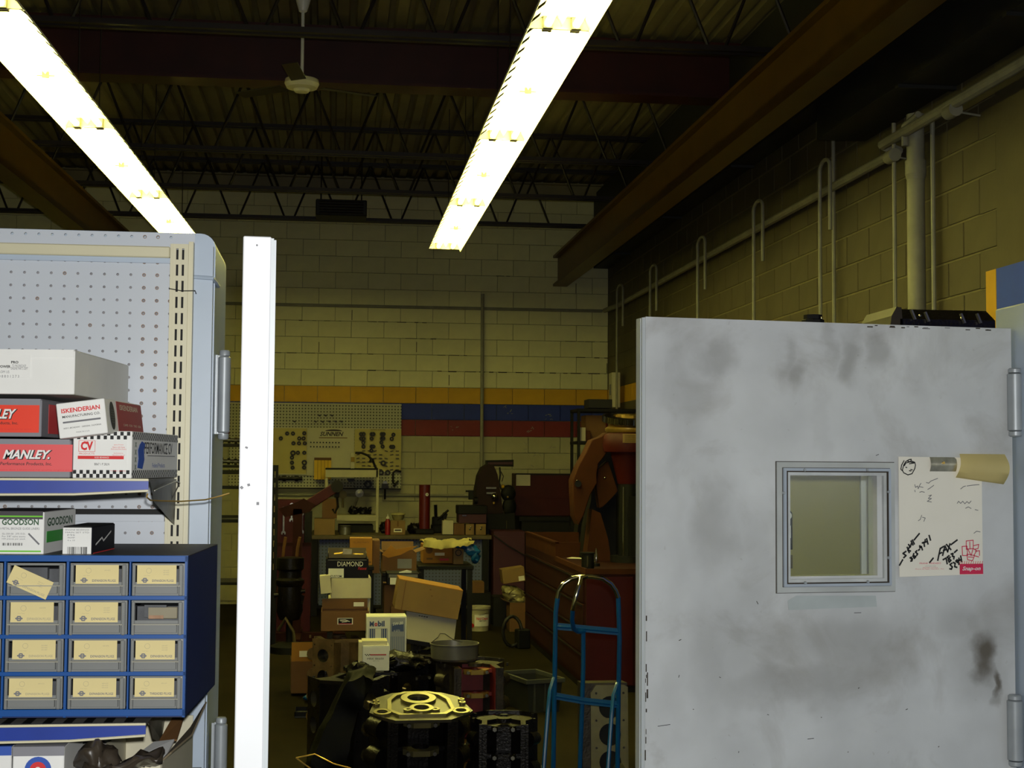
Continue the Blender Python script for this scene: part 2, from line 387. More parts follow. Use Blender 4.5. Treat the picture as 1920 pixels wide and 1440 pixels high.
for x, y in ((598, 650), (781, 650), (842, 712), (1080, 540), (660, 590), (1138, 690)):
    q = P(x, y, YB); g.b2(q.x-.004, q.x+.004, YB-.0015, YB+.002, q.z-.07, q.z+.06)
tag(g.done('joint_cracks', M_hole2, wb, smooth=0), kind='stuff')
g = G()
for i in range(34):
    x, y = random.choice(((942, 764), (953, 775), (1003, 772), (1030, 782), (993, 806), (1000, 812), (852, 796), (855, 802), (990, 830), (1008, 850), (1000, 872), (1035, 838), (985, 845)))
    q = P(x+random.uniform(-7, 7), y+random.uniform(-5, 5), YB); g.box((q.x, YB-.0008, q.z), (random.uniform(.01, .05), .001, random.uniform(.004, .010)), (0, random.uniform(-1.3, 1.3), 0))
tag(g.done('paint_chips', M_pipe, wb, smooth=0), kind='stuff')
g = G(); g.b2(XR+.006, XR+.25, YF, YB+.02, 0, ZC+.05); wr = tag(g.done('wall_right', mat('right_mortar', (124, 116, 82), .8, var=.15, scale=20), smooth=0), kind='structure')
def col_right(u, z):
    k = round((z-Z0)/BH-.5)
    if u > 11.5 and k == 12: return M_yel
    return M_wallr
def seen_right(u, z):
    if z > 4.35: return False
    return z > CAMZ + .092*u
YN = Px(1871, 540, XR).y
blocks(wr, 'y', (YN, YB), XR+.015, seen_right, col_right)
zt = Px(1871, 504, XR).z; ya = Px(1852, 540, XR).y
g = G(); g.b2(XR-.010, XR-.001, YN, ya, 2.0, zt); tag(g.done('trim_1', M_yel, smooth=0), kind='structure')
g = G(); g.b2(XR-.008, XR+.02, YF, YN, 0, zt); tag(g.done('trim_2', M_bluen, smooth=0), kind='structure')
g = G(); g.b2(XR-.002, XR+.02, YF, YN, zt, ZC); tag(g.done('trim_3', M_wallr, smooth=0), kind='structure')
for nm, a in (('wall_left', (XL-.2, XL, YF, YB)), ('wall_front', (XL-.2, XR+.3, YF-.2, YF))):
    g = G(); g.b2(*a, 0, ZC+.05); tag(g.done(nm, M_dim, smooth=0), kind='structure')
# ledger along the back wall under the deck
g = G(); a = P(700, 358, 17.75); b = P(700, 338, 17.75); g.b2(XL+.02, XR-.02, 17.72, 17.98, a.z, b.z); g.b2(XL+.02, XR-.02, 17.66, 17.98, b.z, b.z+.02)
tag(g.done('roof_ledger', M_deck, smooth=0), 'olive steel ledger along the back wall just under the roof deck', 'beam')
# bar joists
ZJ = 4.56
def joist(Dy, label, i):
    zb, zt = ZJ, ZC-.07; x0, x1 = XL+.05, (XR-.35 if i == 0 else XR-.05)
    g = G()
    for dy in (-.045, .045): g.b2(x0, x1, dy-.02, dy+.02, -.018, .018)
    o = g.done('roof_joist', M_joist, loc=(0, Dy, zb), smooth=0); tag(o, label, 'joist', 'steel bar joists under the roof')
    g = G()
    for dy in (-.045, .045): g.b2(XL+.05, XR-.05, dy-.02, dy+.02, zt-zb-.018, zt-zb+.018)
    g.done('top_chord', M_joist, o, smooth=0)
    g = G(); g.cyl((-.26, 0, 0), (.0, 0, zt-zb), .013, n=6); me0 = g.done('web_rod', M_joist, o, smooth=0)
    g = G(); g.cyl((.26, 0, 0), (.0, 0, zt-zb), .013, n=6); me1 = g.done('web_rod', M_joist, o, smooth=0)
    xx = x0+.35; first = True
    while xx < x1-.3:
        for q, me in ((0, me0), (1, me1)):
            c = me if first else me.copy()
            if not first: S.collection.objects.link(c)
            c.location = (xx + (0 if q == 0 else 0), 0, 0)
        first = False; xx += .62
for i, (D, lb) in enumerate(((16.75, 'bar joist nearest the back wall, its lower chord stopping short of the right wall'),
                      (14.98, 'bar joist second from the back wall above the shop'),
                      (13.15, 'bar joist third from the back wall, just behind the red girder'),
                      (9.45, 'bar joist in front of the red girder, nearest the viewer'))):
    joist(D, lb, i)
g = G(); zb, zt = P(900, 168, 11.5).z, P(900, 62, 11.5).z
g.b2(XL+.02, XR-.02, -.13, .13, 0, .025); g.b2(XL+.02, XR-.02, -.13, .13, zt-zb-.025, zt-zb); g.b2(XL+.02, XR-.02, -.008, .008, .02, zt-zb-.02)
tag(g.done('roof_girder', M_gird, loc=(0, 11.6, zb), smooth=0), 'deep red primed I-beam girder crossing the hall under the deck', 'girder')
# crane runway beams
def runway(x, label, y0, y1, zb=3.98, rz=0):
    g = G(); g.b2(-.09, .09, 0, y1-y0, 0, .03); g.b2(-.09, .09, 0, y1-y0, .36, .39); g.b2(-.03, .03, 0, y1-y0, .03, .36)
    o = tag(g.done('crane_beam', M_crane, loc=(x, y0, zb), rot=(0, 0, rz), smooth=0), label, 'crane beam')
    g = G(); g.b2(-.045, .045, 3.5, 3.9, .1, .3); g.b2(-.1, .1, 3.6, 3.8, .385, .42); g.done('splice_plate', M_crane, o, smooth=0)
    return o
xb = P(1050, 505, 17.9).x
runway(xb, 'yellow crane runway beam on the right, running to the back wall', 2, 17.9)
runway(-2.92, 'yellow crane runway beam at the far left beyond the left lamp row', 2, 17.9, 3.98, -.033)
# ducts along the right wall
zd = P(1300, 385, 14.0)
g = G(); g.b2(0, XR-.02-3.26, 0, 17.9-9.0, 0, ZC-.12-4.22); d1 = g.done('air_duct', M_duct, loc=(3.26, 9.0, 4.22), smooth=0); tag(d1, 'large dark rectangular duct high along the right wall', 'duct')
for yy in (2.5, 5, 7.5):
    g = G(); g.b2(-.015, XR-.02-3.26, yy, yy+.04, -.02, 0); g.done('duct_seam', M_duct, d1, smooth=0)
g = G(); g.b2(0, XR-.02-3.12, 0, 9.0-3, 0, ZC-.12-3.86); d2 = g.done('air_duct', M_duct, loc=(3.12, 3.0, 3.86), smooth=0); tag(d2, 'lower nearer section of dark duct above the white pipes on the right wall', 'duct')
for yy in (1.5, 3.3, 4.6):
    g = G(); g.b2(-.015, XR-.02-3.12, yy, yy+.04, -.02, 0); g.done('duct_seam', M_duct, d2, smooth=0)
# fluorescent fixtures
ZL = 3.92
def fixture(x, y, rz, label, group):
    o = empty('strip_light', (x, y, ZL), (0, 0, rz))
    tag(o, label, 'light', group)
    L2 = FL/2-.002; hw = .15
    g = G()                                                  # shallow left shoulder with its row of slots, steep right flange
    k = 13; cell = 2*L2/k; sw = math.hypot(.068, .056); an = math.atan2(.056, .068)
    M = Matrix.Translation((-.172, 0, 0)) @ Matrix.Rotation(-an, 4, 'Y')
    for i in range(k):
        y0 = -L2+cell*i; g.plate(rect(0, y0, sw, y0+cell), [rect(.010, y0+cell*.28, .066, y0+cell*.70)], .0015, M)
    g.b2(-.176, -.170, -L2, L2, -.004, .002)
    g.plate(rect(-L2, 0, L2, .090), [], .0015, Matrix.Translation((hw, 0, -.028)) @ Matrix.Rotation(math.pi/2, 4, 'Z') @ Matrix.Rotation(math.radians(90), 4, 'X') @ Matrix.Rotation(math.radians(-22), 4, 'X'))
    g.b2(-.105, .105, -L2, L2, .056, .06); g.b2(-.055, .055, -L2, L2, .06, .125)
    g.done('reflector', M_refl, o, smooth=0)
    g = G(); g.prism([(-.022, .055), (.022, .055), (0, .012)], -L2, L2); g.done('ridge', M_refl, o, smooth=0)
    for sy in (-1, 1):
        g = G(); g.prism([(-.170, 0.0), (.148, -.002), (.115, .06), (-.105, .06)], sy*L2-.002, sy*L2+.002); g.done('end_plate', M_refl, o, smooth=0)
    for sx in (-1, 1):
        g = G(); g.cyl((sx*.072, -L2+.035, .018), (sx*.072, L2-.035, .018), .019, n=10); g.done('tube', M_tube, o)
        for sy in (-1, 1):
            g = G(); g.b2(sx*.072-.024, sx*.072+.024, sy*(L2-.02)-.012, sy*(L2-.02)+.012, -.004, .058); g.done('socket', M_hold, o, smooth=0)
    g = G(); g.b2(-.02, .02, -.006, .006, -.004, .03); g.b2(-.05, -.02, -.004, .004, .004, .01); g.b2(.02, .05, -.004, .004, .004, .01); g.done('tube_clip', M_hold, o, smooth=0)
    for sy in (-.9, .9):
        g = G(); g.cyl((0, sy, .12), (0, sy, ZC+.01-ZL), .004, n=6); g.done('hanger_rod', M_joist, o)
    return o
h = CAMZ-ZL
yR = [Pz(830, 466, ZL).y - 1.22 - i*2.5 for i in range(4)]
nmR = ['farthest fixture of the right row, ending before the back wall', 'second fixture from the far end of the right row', 'third fixture from the far end of the right row', 'nearest fixture of the right row in view', 'fixture of the right row above the office door']
for i, yy in enumerate(yR):
    fixture(1.12, yy, 0, 'twin tube strip light, '+nmR[i], 'strip lights hung in two rows')
yL = [Pz(184, 240, ZL).y + 1.25 + 2.5*1 - i*2.5 for i in range(4)]
nmL = ['farthest of the left row, its end over the partition', 'second fixture from the far end of the left row', 'third fixture from the far end of the left row', 'nearest fixture of the left row in view', 'fixture of the left row above the partition']
for i, yy in enumerate(yL):
    fixture(-1.50-.028*(14-yy), yy, math.pi-.028, 'twin tube strip light, '+nmL[i], 'strip lights hung in two rows')
# ceiling fan
ct = P(566, 160, 10.4)
f = empty('ceiling_fan', ct, (0, 0, .3)); tag(f, 'cream three bladed ceiling fan on a long down rod', 'fan')
g = G(); g.lathe([(0, -.055), (.05, -.05), (.06, -.03), (.11, -.02), (.125, .01), (.12, .04), (.05, .06), (.02, .08), (0, .08)]); g.done('motor_housing', M_cream, f)
g = G(); g.cyl((0, 0, .06), (0, 0, ZC-.2-ct.z), .012, n=10); g.done('down_rod', M_white, f)
g = G(); g.lathe([(0, 0), (.03, .02), (.06, .12), (.06, .16), (0, .16)], (0, 0, ZC-.3-ct.z)); g.done('canopy', M_white, f)
for k in range(3):
    a = k*2.094+.1; M = Matrix.Rotation(a, 4, 'Z') @ Matrix.Rotation(.15, 4, 'X')
    g = G(); b = bmesh.new(); bmesh.ops.create_cube(b, size=1); bmesh.ops.scale(b, vec=(.42, .11, .006), verts=b.verts); bmesh.ops.bevel(b, geom=b.edges[:], offset=.002, segments=1, affect='EDGES')
    g._add(b, M @ Matrix.Translation((.37, 0, 0))); g.box((0, 0, 0), (.08, .03, .008)); g.bm.verts.ensure_lookup_table()
    g.done('blade', M_joist, f, smooth=0)
# unit heater near the back
cx, z, wd, hh = RC(592, 374, 688, 404, 16.2)
g = G(); g.box((0, .2, hh/2), (wd, .4, hh), None, .01); o = g.done('unit_heater', M_duct, loc=(cx, 16.2, z)); tag(o, 'dark box shaped unit heater hung from the joists near the back', 'heater')
for k in range(5):
    g = G(); g.box((0, -.012, hh*(.15+.17*k)), (wd*.86, .03, .012), (.5, 0, 0)); g.done('louver', M_joist, o, smooth=0)
for sx in (-.4, .4):
    g = G(); g.cyl((sx*wd, .2, hh), (sx*wd, .2, ZC+.01-z), .008, n=6); g.done('hanger_rod', M_joist, o)
# conduits
def pipe(name, pts, r, label, m=M_pipe, cat='pipe', n=8, group=None):
    g = G(); o0 = Vector(pts[-1]); g.tube(pts, r, n); return tag(g.done(name, m, origin=o0), label, cat, group)
a = P(418, 569, YB-.03); b = P(1135, 583, YB-.03)
pipe('conduit', [(a.x-1, a.y, (a.z+b.z)/2), (XR-.08, b.y, (a.z+b.z)/2)], .019, 'long horizontal conduit crossing the back wall above the yellow stripe')
zc = (a.z+b.z)/2
a = P(905, 551, YB-.06); b = P(903, 905, YB-.06)
pipe('conduit', [a, (b.x, a.y, b.z-.6)], .022, 'vertical conduit down the back wall crossing the painted stripes')
a = P(512, 922, YB-.03)
zl = P(900, 929, YB-.03).z
pipe('conduit', [(P(500, 929, YB).x, YB-.03, zl), (P(888, 929, YB).x, YB-.03, zl)], .016, 'low thin pipe on the back wall behind the red cylinder')
# right wall pipework
Xp = XR-.06
pA = Px(1160, 572, Xp); pB = Px(1672, 290, Xp); pC = Px(1655, 272, XR-.16); pD = Px(1940, 105, XR-.16)
g = G(); g.tube([(Xp, YB-.1, zc), pA, pB], .030, 10); mp = g.done('wall_pipe', M_pipe, origin=pA); tag(mp, 'long cream pipe running high along the right wall to the back corner', 'pipe')
g = G(); g.tube([pB, pB+Vector((-.0, -.1, .0)), pC, pD, pD+Vector((0, -2, -.0))], .032, 10); o = g.done('wall_pipe', M_pipe, origin=pC); tag(o, 'nearer offset run of cream pipe below the dark duct on the right wall', 'pipe')
for px, py in ((1672, 293), (1785, 208)):
    q = Px(px, py, XR-.16); g = G(); g.cyl((q.x, q.y-.05, q.z), (q.x, q.y+.05, q.z), .04, n=12); g.cyl((q.x, q.y, q.z), (XR, q.y, q.z-.02), .006, n=6); c = g.done('pipe_bracket', M_pipe, o); c.location = -Vector(pC)
hoops = ((1157, 1168, 538, 'corner'), (1219, 1231, 501, 'second'), (1308, 1322, 449, 'third'), (1413, 1430, 382, 'fourth'), (1537, 1556, 306, 'fifth'))
nh = ['slim hoop pipe on the right wall, nearest the back corner', 'slim hoop pipe on the right wall, second from the back corner', 'slim hoop pipe on the right wall, third from the back corner', 'slim hoop pipe on the right wall, fourth from the back corner', 'slim hoop pipe nearest the thick downpipe on the right wall']
for (x0, x1, yt, _), lb in zip(hoops, nh):
    X = XR-.12; t0 = Px(x0, yt, X); t1 = Px(x1, yt, X); zz = t0.z; r = abs(t0.y-t1.y)/2; yc = (t0.y+t1.y)/2
    bend = [(X, yc+r*math.cos(a), zz-.06+min(r, .06)*math.sin(a)) for a in [i*math.pi/8 for i in range(9)]]
    dz = (Px(x1, yt+50, Xp).z)
    g = G(); g.tube([(X, yc+r, .9)]+bend+[(X, yc-r, zz-.5)], .014, 8); tag(g.done('hoop_pipe', M_pipe, origin=(X, yc, .9)), lb, 'pipe', 'hoop topped pipes on the right wall')
X = XR-.04
q0 = Px(1562, 238, X); pipe('conduit', [q0, (X, q0.y, .9)], .014, 'thin straight conduit rising to the duct on the right wall')
q0 = Px(1676, 262, XR-.15); pipe('conduit', [(q0.x, q0.y, q0.z+.1), (q0.x, q0.y, .9)], .013, 'thin conduit just left of the thick white downpipe')
q0 = Px(1748, 225, XR-.04); pipe('conduit', [q0, (q0.x, q0.y, .9)], .014, 'thin conduit just right of the thick white downpipe')
q0 = Px(1716, 215, XR-.09); g = G(); r = 17/2700*q0.y*1.03
g.cyl((q0.x, q0.y, 0.02), (q0.x, q0.y, q0.z), r, n=20); o = g.done('downpipe', M_pipe, origin=(q0.x, q0.y, 0.02)); tag(o, 'thick white drain downpipe on the right wall', 'pipe')
zz = Px(1716, 318, XR-.09).z; g = G(); g.cyl((0, 0, zz-.05), (0, 0, zz+.03), r*1.18, n=20); g.cyl((0, 0, zz-.08), (0, 0, zz-.05), r*1.02, r*1.18, n=20); g.done('collar', M_pipe, o)
q1 = Px(1696, 236, XR-.16); g = G(); g.tube([(q1.x, q1.y, q1.z-.12), (q1.x, q1.y, q1.z), (q1.x, q1.y-.2, q1.z+.02)], .02, 8); tag(g.done('pipe_elbow', M_pipe, origin=(q1.x, q1.y, q1.z-.12)), 'small elbow pipe rising in front of the thick downpipe top', 'pipe')
# wall box on the right wall near the corner
q = Px(1165, 728, XR-.16); g = G(); g.box((0, 0, .21), (.1, .22, .42), None, .006); o = g.done('wall_phone_box', M_cream, loc=(XR-.11, 17.0, Px(1165, 762, XR-.11).z)); tag(o, 'cream upright wall box by the back right corner', 'wall box')
g = G(); g.b2(-.054, -.05, -.04, .04, .15, .28); g.done('grille', M_hole, o, smooth=0)
# ------------------------------------------------------------------ office partition, doors
DP = 2.90                                                         # plane of the pegboard
top = P(300, 436, DP+.02).z; xr = P(400, 700, DP+.02).x
def rnd(x0, x1, z0, z1, r, n=6):
    p = [(x0, z0), (x1, z0)]
    p += [(x1-r+r*math.cos(a), z1-r+r*math.sin(a)) for a in [i*math.pi/2/n for i in range(n+1)]]
    return p+[(x0, z1)]
xs = P(362, 700, DP+.01).x
g = G(); g.prism(rnd(-3.2, xr, 0, top, .03), DP+.02, DP+.31); o = g.done('wall_partition', M_part, smooth=30); tag(o, kind='structure')
g = G(); xe = P(396, 700, DP).x
g.prism([(xs, 0.02), (xe, .02), (xe, top-.028), (xe-.010, top-.012), (xs, top-.008)], DP-.004, DP+.02); g.done('post_cover', M_part, o, smooth=0)
zz = P(385, 524, DP).z; g = G(); g.tube([(xs, DP-.004, zz+.004), (xe, DP-.006, zz+.002), (xr+.001, DP+.02, zz-.002), (xr+.002, DP+.08, zz-.003)], .004, 8); g.done('weld_bead', M_part, o)
# pegboard with real holes
pz0 = P(355, 438, DP).z; px1 = xs; x0 = px1-.86; z0 = pz0-1.35
hs = []; hx = P(293, 600, DP).x; hz = P(200, 490, DP).z; pt = .02540
for i in range(-1, 28):
    for j in range(-34, 4):
        x = hx-i*pt; z = hz+j*pt
        if j == 0 and False: continue
        if x > px1-.012 or x < x0+.01 or z > pz0-.008 or z < z0+.01: continue
        hs.append(((x, z), i, j))
fr = Matrix.Translation((0, DP+.004, 0)) @ FRONT
hs_vis = [h for h in hs if h[0][1] > 1.50 and h[0][0] > -.70]
g = G(); g.plate(rect(x0, z0, px1, pz0), [circ(h[0][0], h[0][1], .0028, 10) for h in hs_vis], .004, fr)
pb = g.done('pegboard', M_peg, smooth=0); tag(pb, 'large blue-grey pegboard sheet on the office partition behind the stacked boxes', 'pegboard')
g = G(); g.b2(x0+.01, px1-.005, DP+.010, DP+.018, z0+.02, pz0-.01); g.done('backing_board', M_hole, pb, smooth=0)
g = G()
for h in hs_vis:
    if h[1] in (0, 1) or random.random() < .04: g.lathe([(.0028, 0), (.0036, .0004), (.0038, 0)], n=8, M=Matrix.Translation((h[0][0], DP, h[0][1])) @ FRONT)
tag(g.done('rusty_hole_rims', M_rust, pb), kind='stuff')
# slotted upright and top rail
def upright():
    z0 = .3; z1 = P(340, 462, DP).z; xa = P(319, 700, DP-.01).x; xb = P(359, 700, DP-.03).x; w = P(347, 700, DP-.03).x-xa
    holes = []; z = z1-.02
    while z > 1.0:
        for c in (.38, .74): holes.append(rect(w*c-.0022, z-.011, w*c+.0022, z+.011))
        z -= .0318
    # holes listed in local x,y
    g = G(); zt = z1-.02+.0159; zs = zt
    for k in range(0, len(holes), 2):
        g.plate(rect(0, zs-.0318-z0, w, zs-z0), [[(x, y-z0) for x, y in holes[k]], [(x, y-z0) for x, y in holes[k+1]]], .0025, FRONT); zs -= .0318
    g.b2(0, w, -.0025, 0, 0, zs-z0); g.b2(0, w, -.0025, 0, zt-z0, z1-z0)
    o = g.done('shelf_upright', M_cream, loc=(xa, DP-.03, z0), smooth=0); tag(o, 'cream slotted steel shelf upright at the right edge of the pegboard', 'shelf upright')
    g = G(); g.b2(w, w+.002, -.002, .028, 0, z1-z0); g.b2(-.002, 0, -.002, .028, 0, z1-z0); g.b2(w*.1, w*.14, -.004, -.002, 0, z1-z0); 
    g.b2(w+.002, w+.011, .004, .028, 0, z1-z0+.006)
    g.done('side_flange', M_cream, o, smooth=0)
    g = G(); g.b2(.002, w-.002, .006, .010, 0, z1-z0-.01); g.done('slot_shade_strip', M_black, o, smooth=0)  # black strip behind the slots paints the shade inside them
    return o
up = upright()
za = P(150, 460, DP).z; zb = P(150, 481, DP).z; xa = P(318, 470, DP-.02).x
g = G(); g.b2(-1.2, xa, DP-.014, DP-.001, zb, za, .002); o = g.done('shelf_rail', M_cream, smooth=0, origin=(xa, DP, zb)); tag(o, 'cream horizontal rail across the top of the pegboard', 'rail')
g = G(); g.b2(-1.2-xa, 0, -.006, -.001, -.010, 0); g.done('rail_lip', M_part, o, smooth=0)
q0 = P(317, 541, DP-.035); q1 = P(366, 545, DP-.035); g = G(); g.tube([q0, (q0+q1)/2+Vector((0, -.004, -.003)), q1, q1+Vector((.002, .0, -.006))], .0009, 6); tag(g.done('wire_tie', M_black, origin=q0), 'thin dark wire tied across the slotted upright', 'wire')
# dark bar and strip between the shelves
a = P(128, 962, DP-.01); b = P(308, 955, DP-.01)
g = G(); g.b2(-1.2, b.x, DP-.012, DP-.001, a.z-.002, a.z+.008); o = g.done('shelf_rail', M_black, smooth=0, origin=(b.x, DP, a.z)); tag(o, 'dark steel rail with a galvanised lip behind the small boxes', 'rail')
g = G(); g.b2(-1.2-b.x, 0, -.008, -.001, -.016, -.003); g.done('rail_lip', M_peg, o, smooth=0)

# hinges
def hinge(par, loc, h, r, m=M_hinge, side=-1):
    o = empty('hinge', loc); o.parent = par
    g = G(); g.lathe([(0, 0), (r*.75, 0), (r, .003), (r, h-.003), (r*.75, h), (0, h)], n=20); g.done('barrel', m, o)
    g = G(); g.lathe([(0, -.014), (r*.7, -.013), (r*.86, -.010), (r*.86, -.001), (0, -.001)], n=20); g.lathe([(0, h+.001), (r*.86, h+.001), (r*.86, h+.009), (r*.7, h+.012), (0, h+.013)], n=20); g.done('pin_cap', m, o)
    g = G(); g.b2(side*r*1.25-.0025, side*r*1.25+.0025, -r*.6, r*.4, -.002, h+.002); g.b2(min(0, side*r*1.25), max(0, side*r*1.25), r*.1, r*.5, -.002, h+.002); g.done('leaf_plate', m, o, smooth=0)
    return o
# left door leaf, swung open towards the viewer
DT = P(478, 443, 2.09).z
a = P(447, 900, 2.09); b = P(511, 900, 2.09); w = b.x-a.x
d1 = empty('door_1', (a.x+w/2, 2.09, 0.012), (0, 0, .055)); tag(d1, kind='structure')
DWH = .90
g = G(); g.b2(-w/2+.001, w/2-.007, 0, DWH, 0, DT-.012, .0015); g.done('door_slab', M_leaf, d1)
g = G(); g.b2(w/2-.007, w/2-.0035, .0015, DWH, 0, DT-.014); g.b2(w/2-.0035, w/2, .004, DWH, 0, DT-.016); g.done('edge_channel', M_door, d1, smooth=0)
g = G()
for px, py in ((453, 930), (466, 925), (483, 960), (462, 855)):
    q = P(px, py, 2.09); g.box((q.x-a.x-w/2, -.0002, q.z), (.0022+random.random()*.003, .0006, .004), (0, random.random()*3, 0))
g.cyl((P(482, 451, 2.09).x-a.x-w/2, .001, DT-.025), (P(482, 451, 2.09).x-a.x-w/2, -.0006, DT-.025), .0015, n=8)
tag(g.done('chipped_spots', M_greyink, d1, smooth=0), kind='stuff')
hx = P(420, 740, 2.98)
hr = 11.5/2700*2.98
hz0 = P(420, 812, 2.98).z; hz1 = P(420, 668, 2.98).z; hz2 = P(412, 1356, 2.98).z
ho = empty('door_hinges', (0, 0, 0))
bpy.data.objects.remove(ho)
hg = hinge(d1, (0, 0, 0), hz1-hz0, hr)
MI = Matrix.Translation((a.x+w/2, 2.09, .012)) @ Matrix.Rotation(.055, 4, 'Z')
hg.matrix_local = MI.inverted() @ Matrix.Translation((hx.x, 2.98, hz0))
hg2 = hinge(d1, (0, 0, 0), hz1-hz0, hr); hg2.matrix_local = MI.inverted() @ Matrix.Translation((P(414, 1400, 2.98).x, 2.98, hz2-(hz1-hz0)))
# right door leaf, closed
YD0, YD1 = 3.22, 3.33
A = P(1204, 900, YD0); B = P(1899, 900, YD1+.0)
wd = math.hypot(B.x-A.x, YD1-YD0); ang = math.atan2(YD1-YD0, B.x-A.x)
DT2 = (P(1205, 597, YD0).z + P(1899, 613, YD1).z)/2
d2 = empty('door_2', (A.x, YD0, .012), (0, 0, ang)); tag(d2, kind='structure')
MD = Matrix.Translation((A.x, YD0, .012)) @ Matrix.Rotation(ang, 4, 'Z'); MDi = MD.inverted()
def D2(px, py, off=0):
    """point on the face of the right door, in its own space: (x, z)"""
    d = ray(px, py); n = Vector((math.sin(ang), -math.cos(ang), 0)); o = Vector((A.x, YD0, 0))+n*off - Vector((0, 0, CAMZ))
    t = o.dot(n)/d.dot(n) ; q = MDi @ (Vector((0, 0, CAMZ))+d*t); return q
w0 = D2(1455, 866); w1 = D2(1677, 1108)
hx0, hx1, hz1_, hz0_ = D2(1470, 880).x, D2(1644, 880).x, D2(1550, 891).z, D2(1550, 1080).z
hT = DT2-.012
g = G(); g.plate(rect(.008, 0, wd, hT), [rect(hx0, hz0_, hx1, hz1_)], .044, Matrix.Translation((0, .044, 0)) @ FRONT)
md = mat('door_face_paint', (202, 205, 206), .42, var=.22, scale=3.4, bump=.05)
sp = []
for px, py, rx, ry, s in ((1340, 672, 35, 28, .45), (1478, 672, 18, 40, .35), (1500, 690, 22, 35, .5), (1592, 680, 30, 38, .55), (1645, 665, 28, 40, .5), (1555, 640, 14, 40, .3), (1730, 690, 40, 50, .2),
                          (1842, 1228, 40, 52, .95), (1868, 1275, 12, 24, .9), (1838, 1232, 70, 80, .4), (1500, 1280, 160, 45, .5), (1560, 1200, 200, 60, .4), (1340, 980, 45, 90, .4), (1300, 760, 40, 60, .25), (1842, 1215, 60, 75, .35), (1600, 1235, 120, 70, .42), (1450, 1245, 90, 80, .25), (1520, 1215, 70, 30, .25), (1800, 1170, 50, 40, .3), (1420, 1050, 60, 90, .2), (1330, 1220, 50, 90, .25), (1700, 1260, 40, 40, .3), (1262, 800, 18, 220, .22), (1265, 1210, 24, 160, .25), (1540, 800, 12, 90, .22), (1650, 1160, 80, 30, .2), (1870, 1300, 14, 20, .6)):
    q = D2(px, py); k = 3.28/2700; sp.append((q.x, 0, q.z, rx*k*1.35, ry*k*1.35, s*(.34 if rx*4 < ry else .72) if s < .9 else s))
blotches(md, sp, (84, 77, 64))
def grime(m, col, amt):
    nt = m.node_tree; N = nt.nodes; L = nt.links; bs = N['Principled BSDF']; src = bs.inputs['Base Color'].links[0].from_socket
    tc = N.new('ShaderNodeTexCoord'); n1 = N.new('ShaderNodeTexNoise'); n1.inputs['Scale'].default_value = 4.2; n1.inputs['Detail'].default_value = 9; n1.inputs['Roughness'].default_value = .62; n1.inputs['Distortion'].default_value = .6
    L.new(tc.outputs['Object'], n1.inputs['Vector']); r = N.new('ShaderNodeMapRange'); r.inputs[1].default_value = .50; r.inputs[2].default_value = .74; r.inputs[4].default_value = amt; L.new(n1.outputs['Fac'], r.inputs[0])
    n2 = N.new('ShaderNodeTexNoise'); n2.inputs['Scale'].default_value = 60; n2.inputs['Detail'].default_value = 3; L.new(tc.outputs['Object'], n2.inputs['Vector']); r2 = N.new('ShaderNodeMapRange'); r2.inputs[1].default_value = .70; r2.inputs[2].default_value = .74; r2.inputs[4].default_value = .18; L.new(n2.outputs['Fac'], r2.inputs[0])
    ad = N.new('ShaderNodeMath'); ad.operation = 'MAXIMUM'; L.new(r.outputs[0], ad.inputs[0]); L.new(r2.outputs[0], ad.inputs[1])
    mx = N.new('ShaderNodeMix'); mx.data_type = 'RGBA'; mx.inputs[7].default_value = rgb(*col); L.new(ad.outputs[0], mx.inputs[0]); L.new(src, mx.inputs[6]); L.new(mx.outputs[2], bs.inputs['Base Color'])
grime(md, (112, 102, 86), .42)
g.done('door_slab', md, d2, smooth=0)
g = G(); g.b2(0, .008, .002, .044, 0, hT-.002); g.b2(-.002, .0, .010, .034, 0, hT-.004); g.done('edge_channel', M_door, d2, smooth=0)
# window trim: outer moulding and inner stop
def frame(par, x0, z0, x1, z1, t0, y0, y1, m, name, bev=.0015):
    g = G()
    for pts in ([(x0, z0), (x1, z0), (x1-t0, z0+t0), (x0+t0, z0+t0)], [(x0, z1), (x0+t0, z1-t0), (x1-t0, z1-t0), (x1, z1)], [(x0, z0), (x0+t0, z0+t0), (x0+t0, z1-t0), (x0, z1)], [(x1, z0), (x1, z1), (x1-t0, z1-t0), (x1-t0, z0+t0)]):
        g.prism(pts, y0, y1)
    return g.done(name, m, par, smooth=0)
kx = 3.28/2700
M_fr2 = mat('window_inner_trim', (166, 176, 188), .35, var=.12, scale=9); M_fr3 = mat('window_stop_tone', (196, 200, 200), .45, var=.25, scale=14); M_frg = mat('dark_outline_scuff', (58, 50, 40), .8, var=.3)  # trim tones differ to paint in the shading of the profile
frame(d2, w0.x-.0016, w1.z-.0016, w1.x+.0016, w0.z+.0016, .004, -.0012, .0, M_frg, 'trim_outline')  # thin dark frames paint the shade line round each trim step
frame(d2, w0.x+.0128, w1.z+.0128, w1.x-.0128, w0.z-.0128, .004, -.0068, -.005, M_frg, 'trim_outline')
frame(d2, w0.x+.0205, w1.z+.0205, w1.x-.0205, w0.z-.0205, .003, -.0145, -.009, M_frg, 'trim_outline')
fo = frame(d2, w0.x, w1.z, w1.x, w0.z, .016, -.006, .0, mat('window_outer_trim', (182, 186, 184), .42, var=.2, scale=7), 'window_trim')
f2 = frame(d2, w0.x+.014, w1.z+.014, w1.x-.014, w0.z-.014, .008, -.014, -.005, M_fr2, 'window_trim')
f3 = frame(d2, w0.x+.021, w1.z+.021, w1.x-.021, w0.z-.021, .010, -.010, .035, M_fr3, 'window_stop')
g = G()
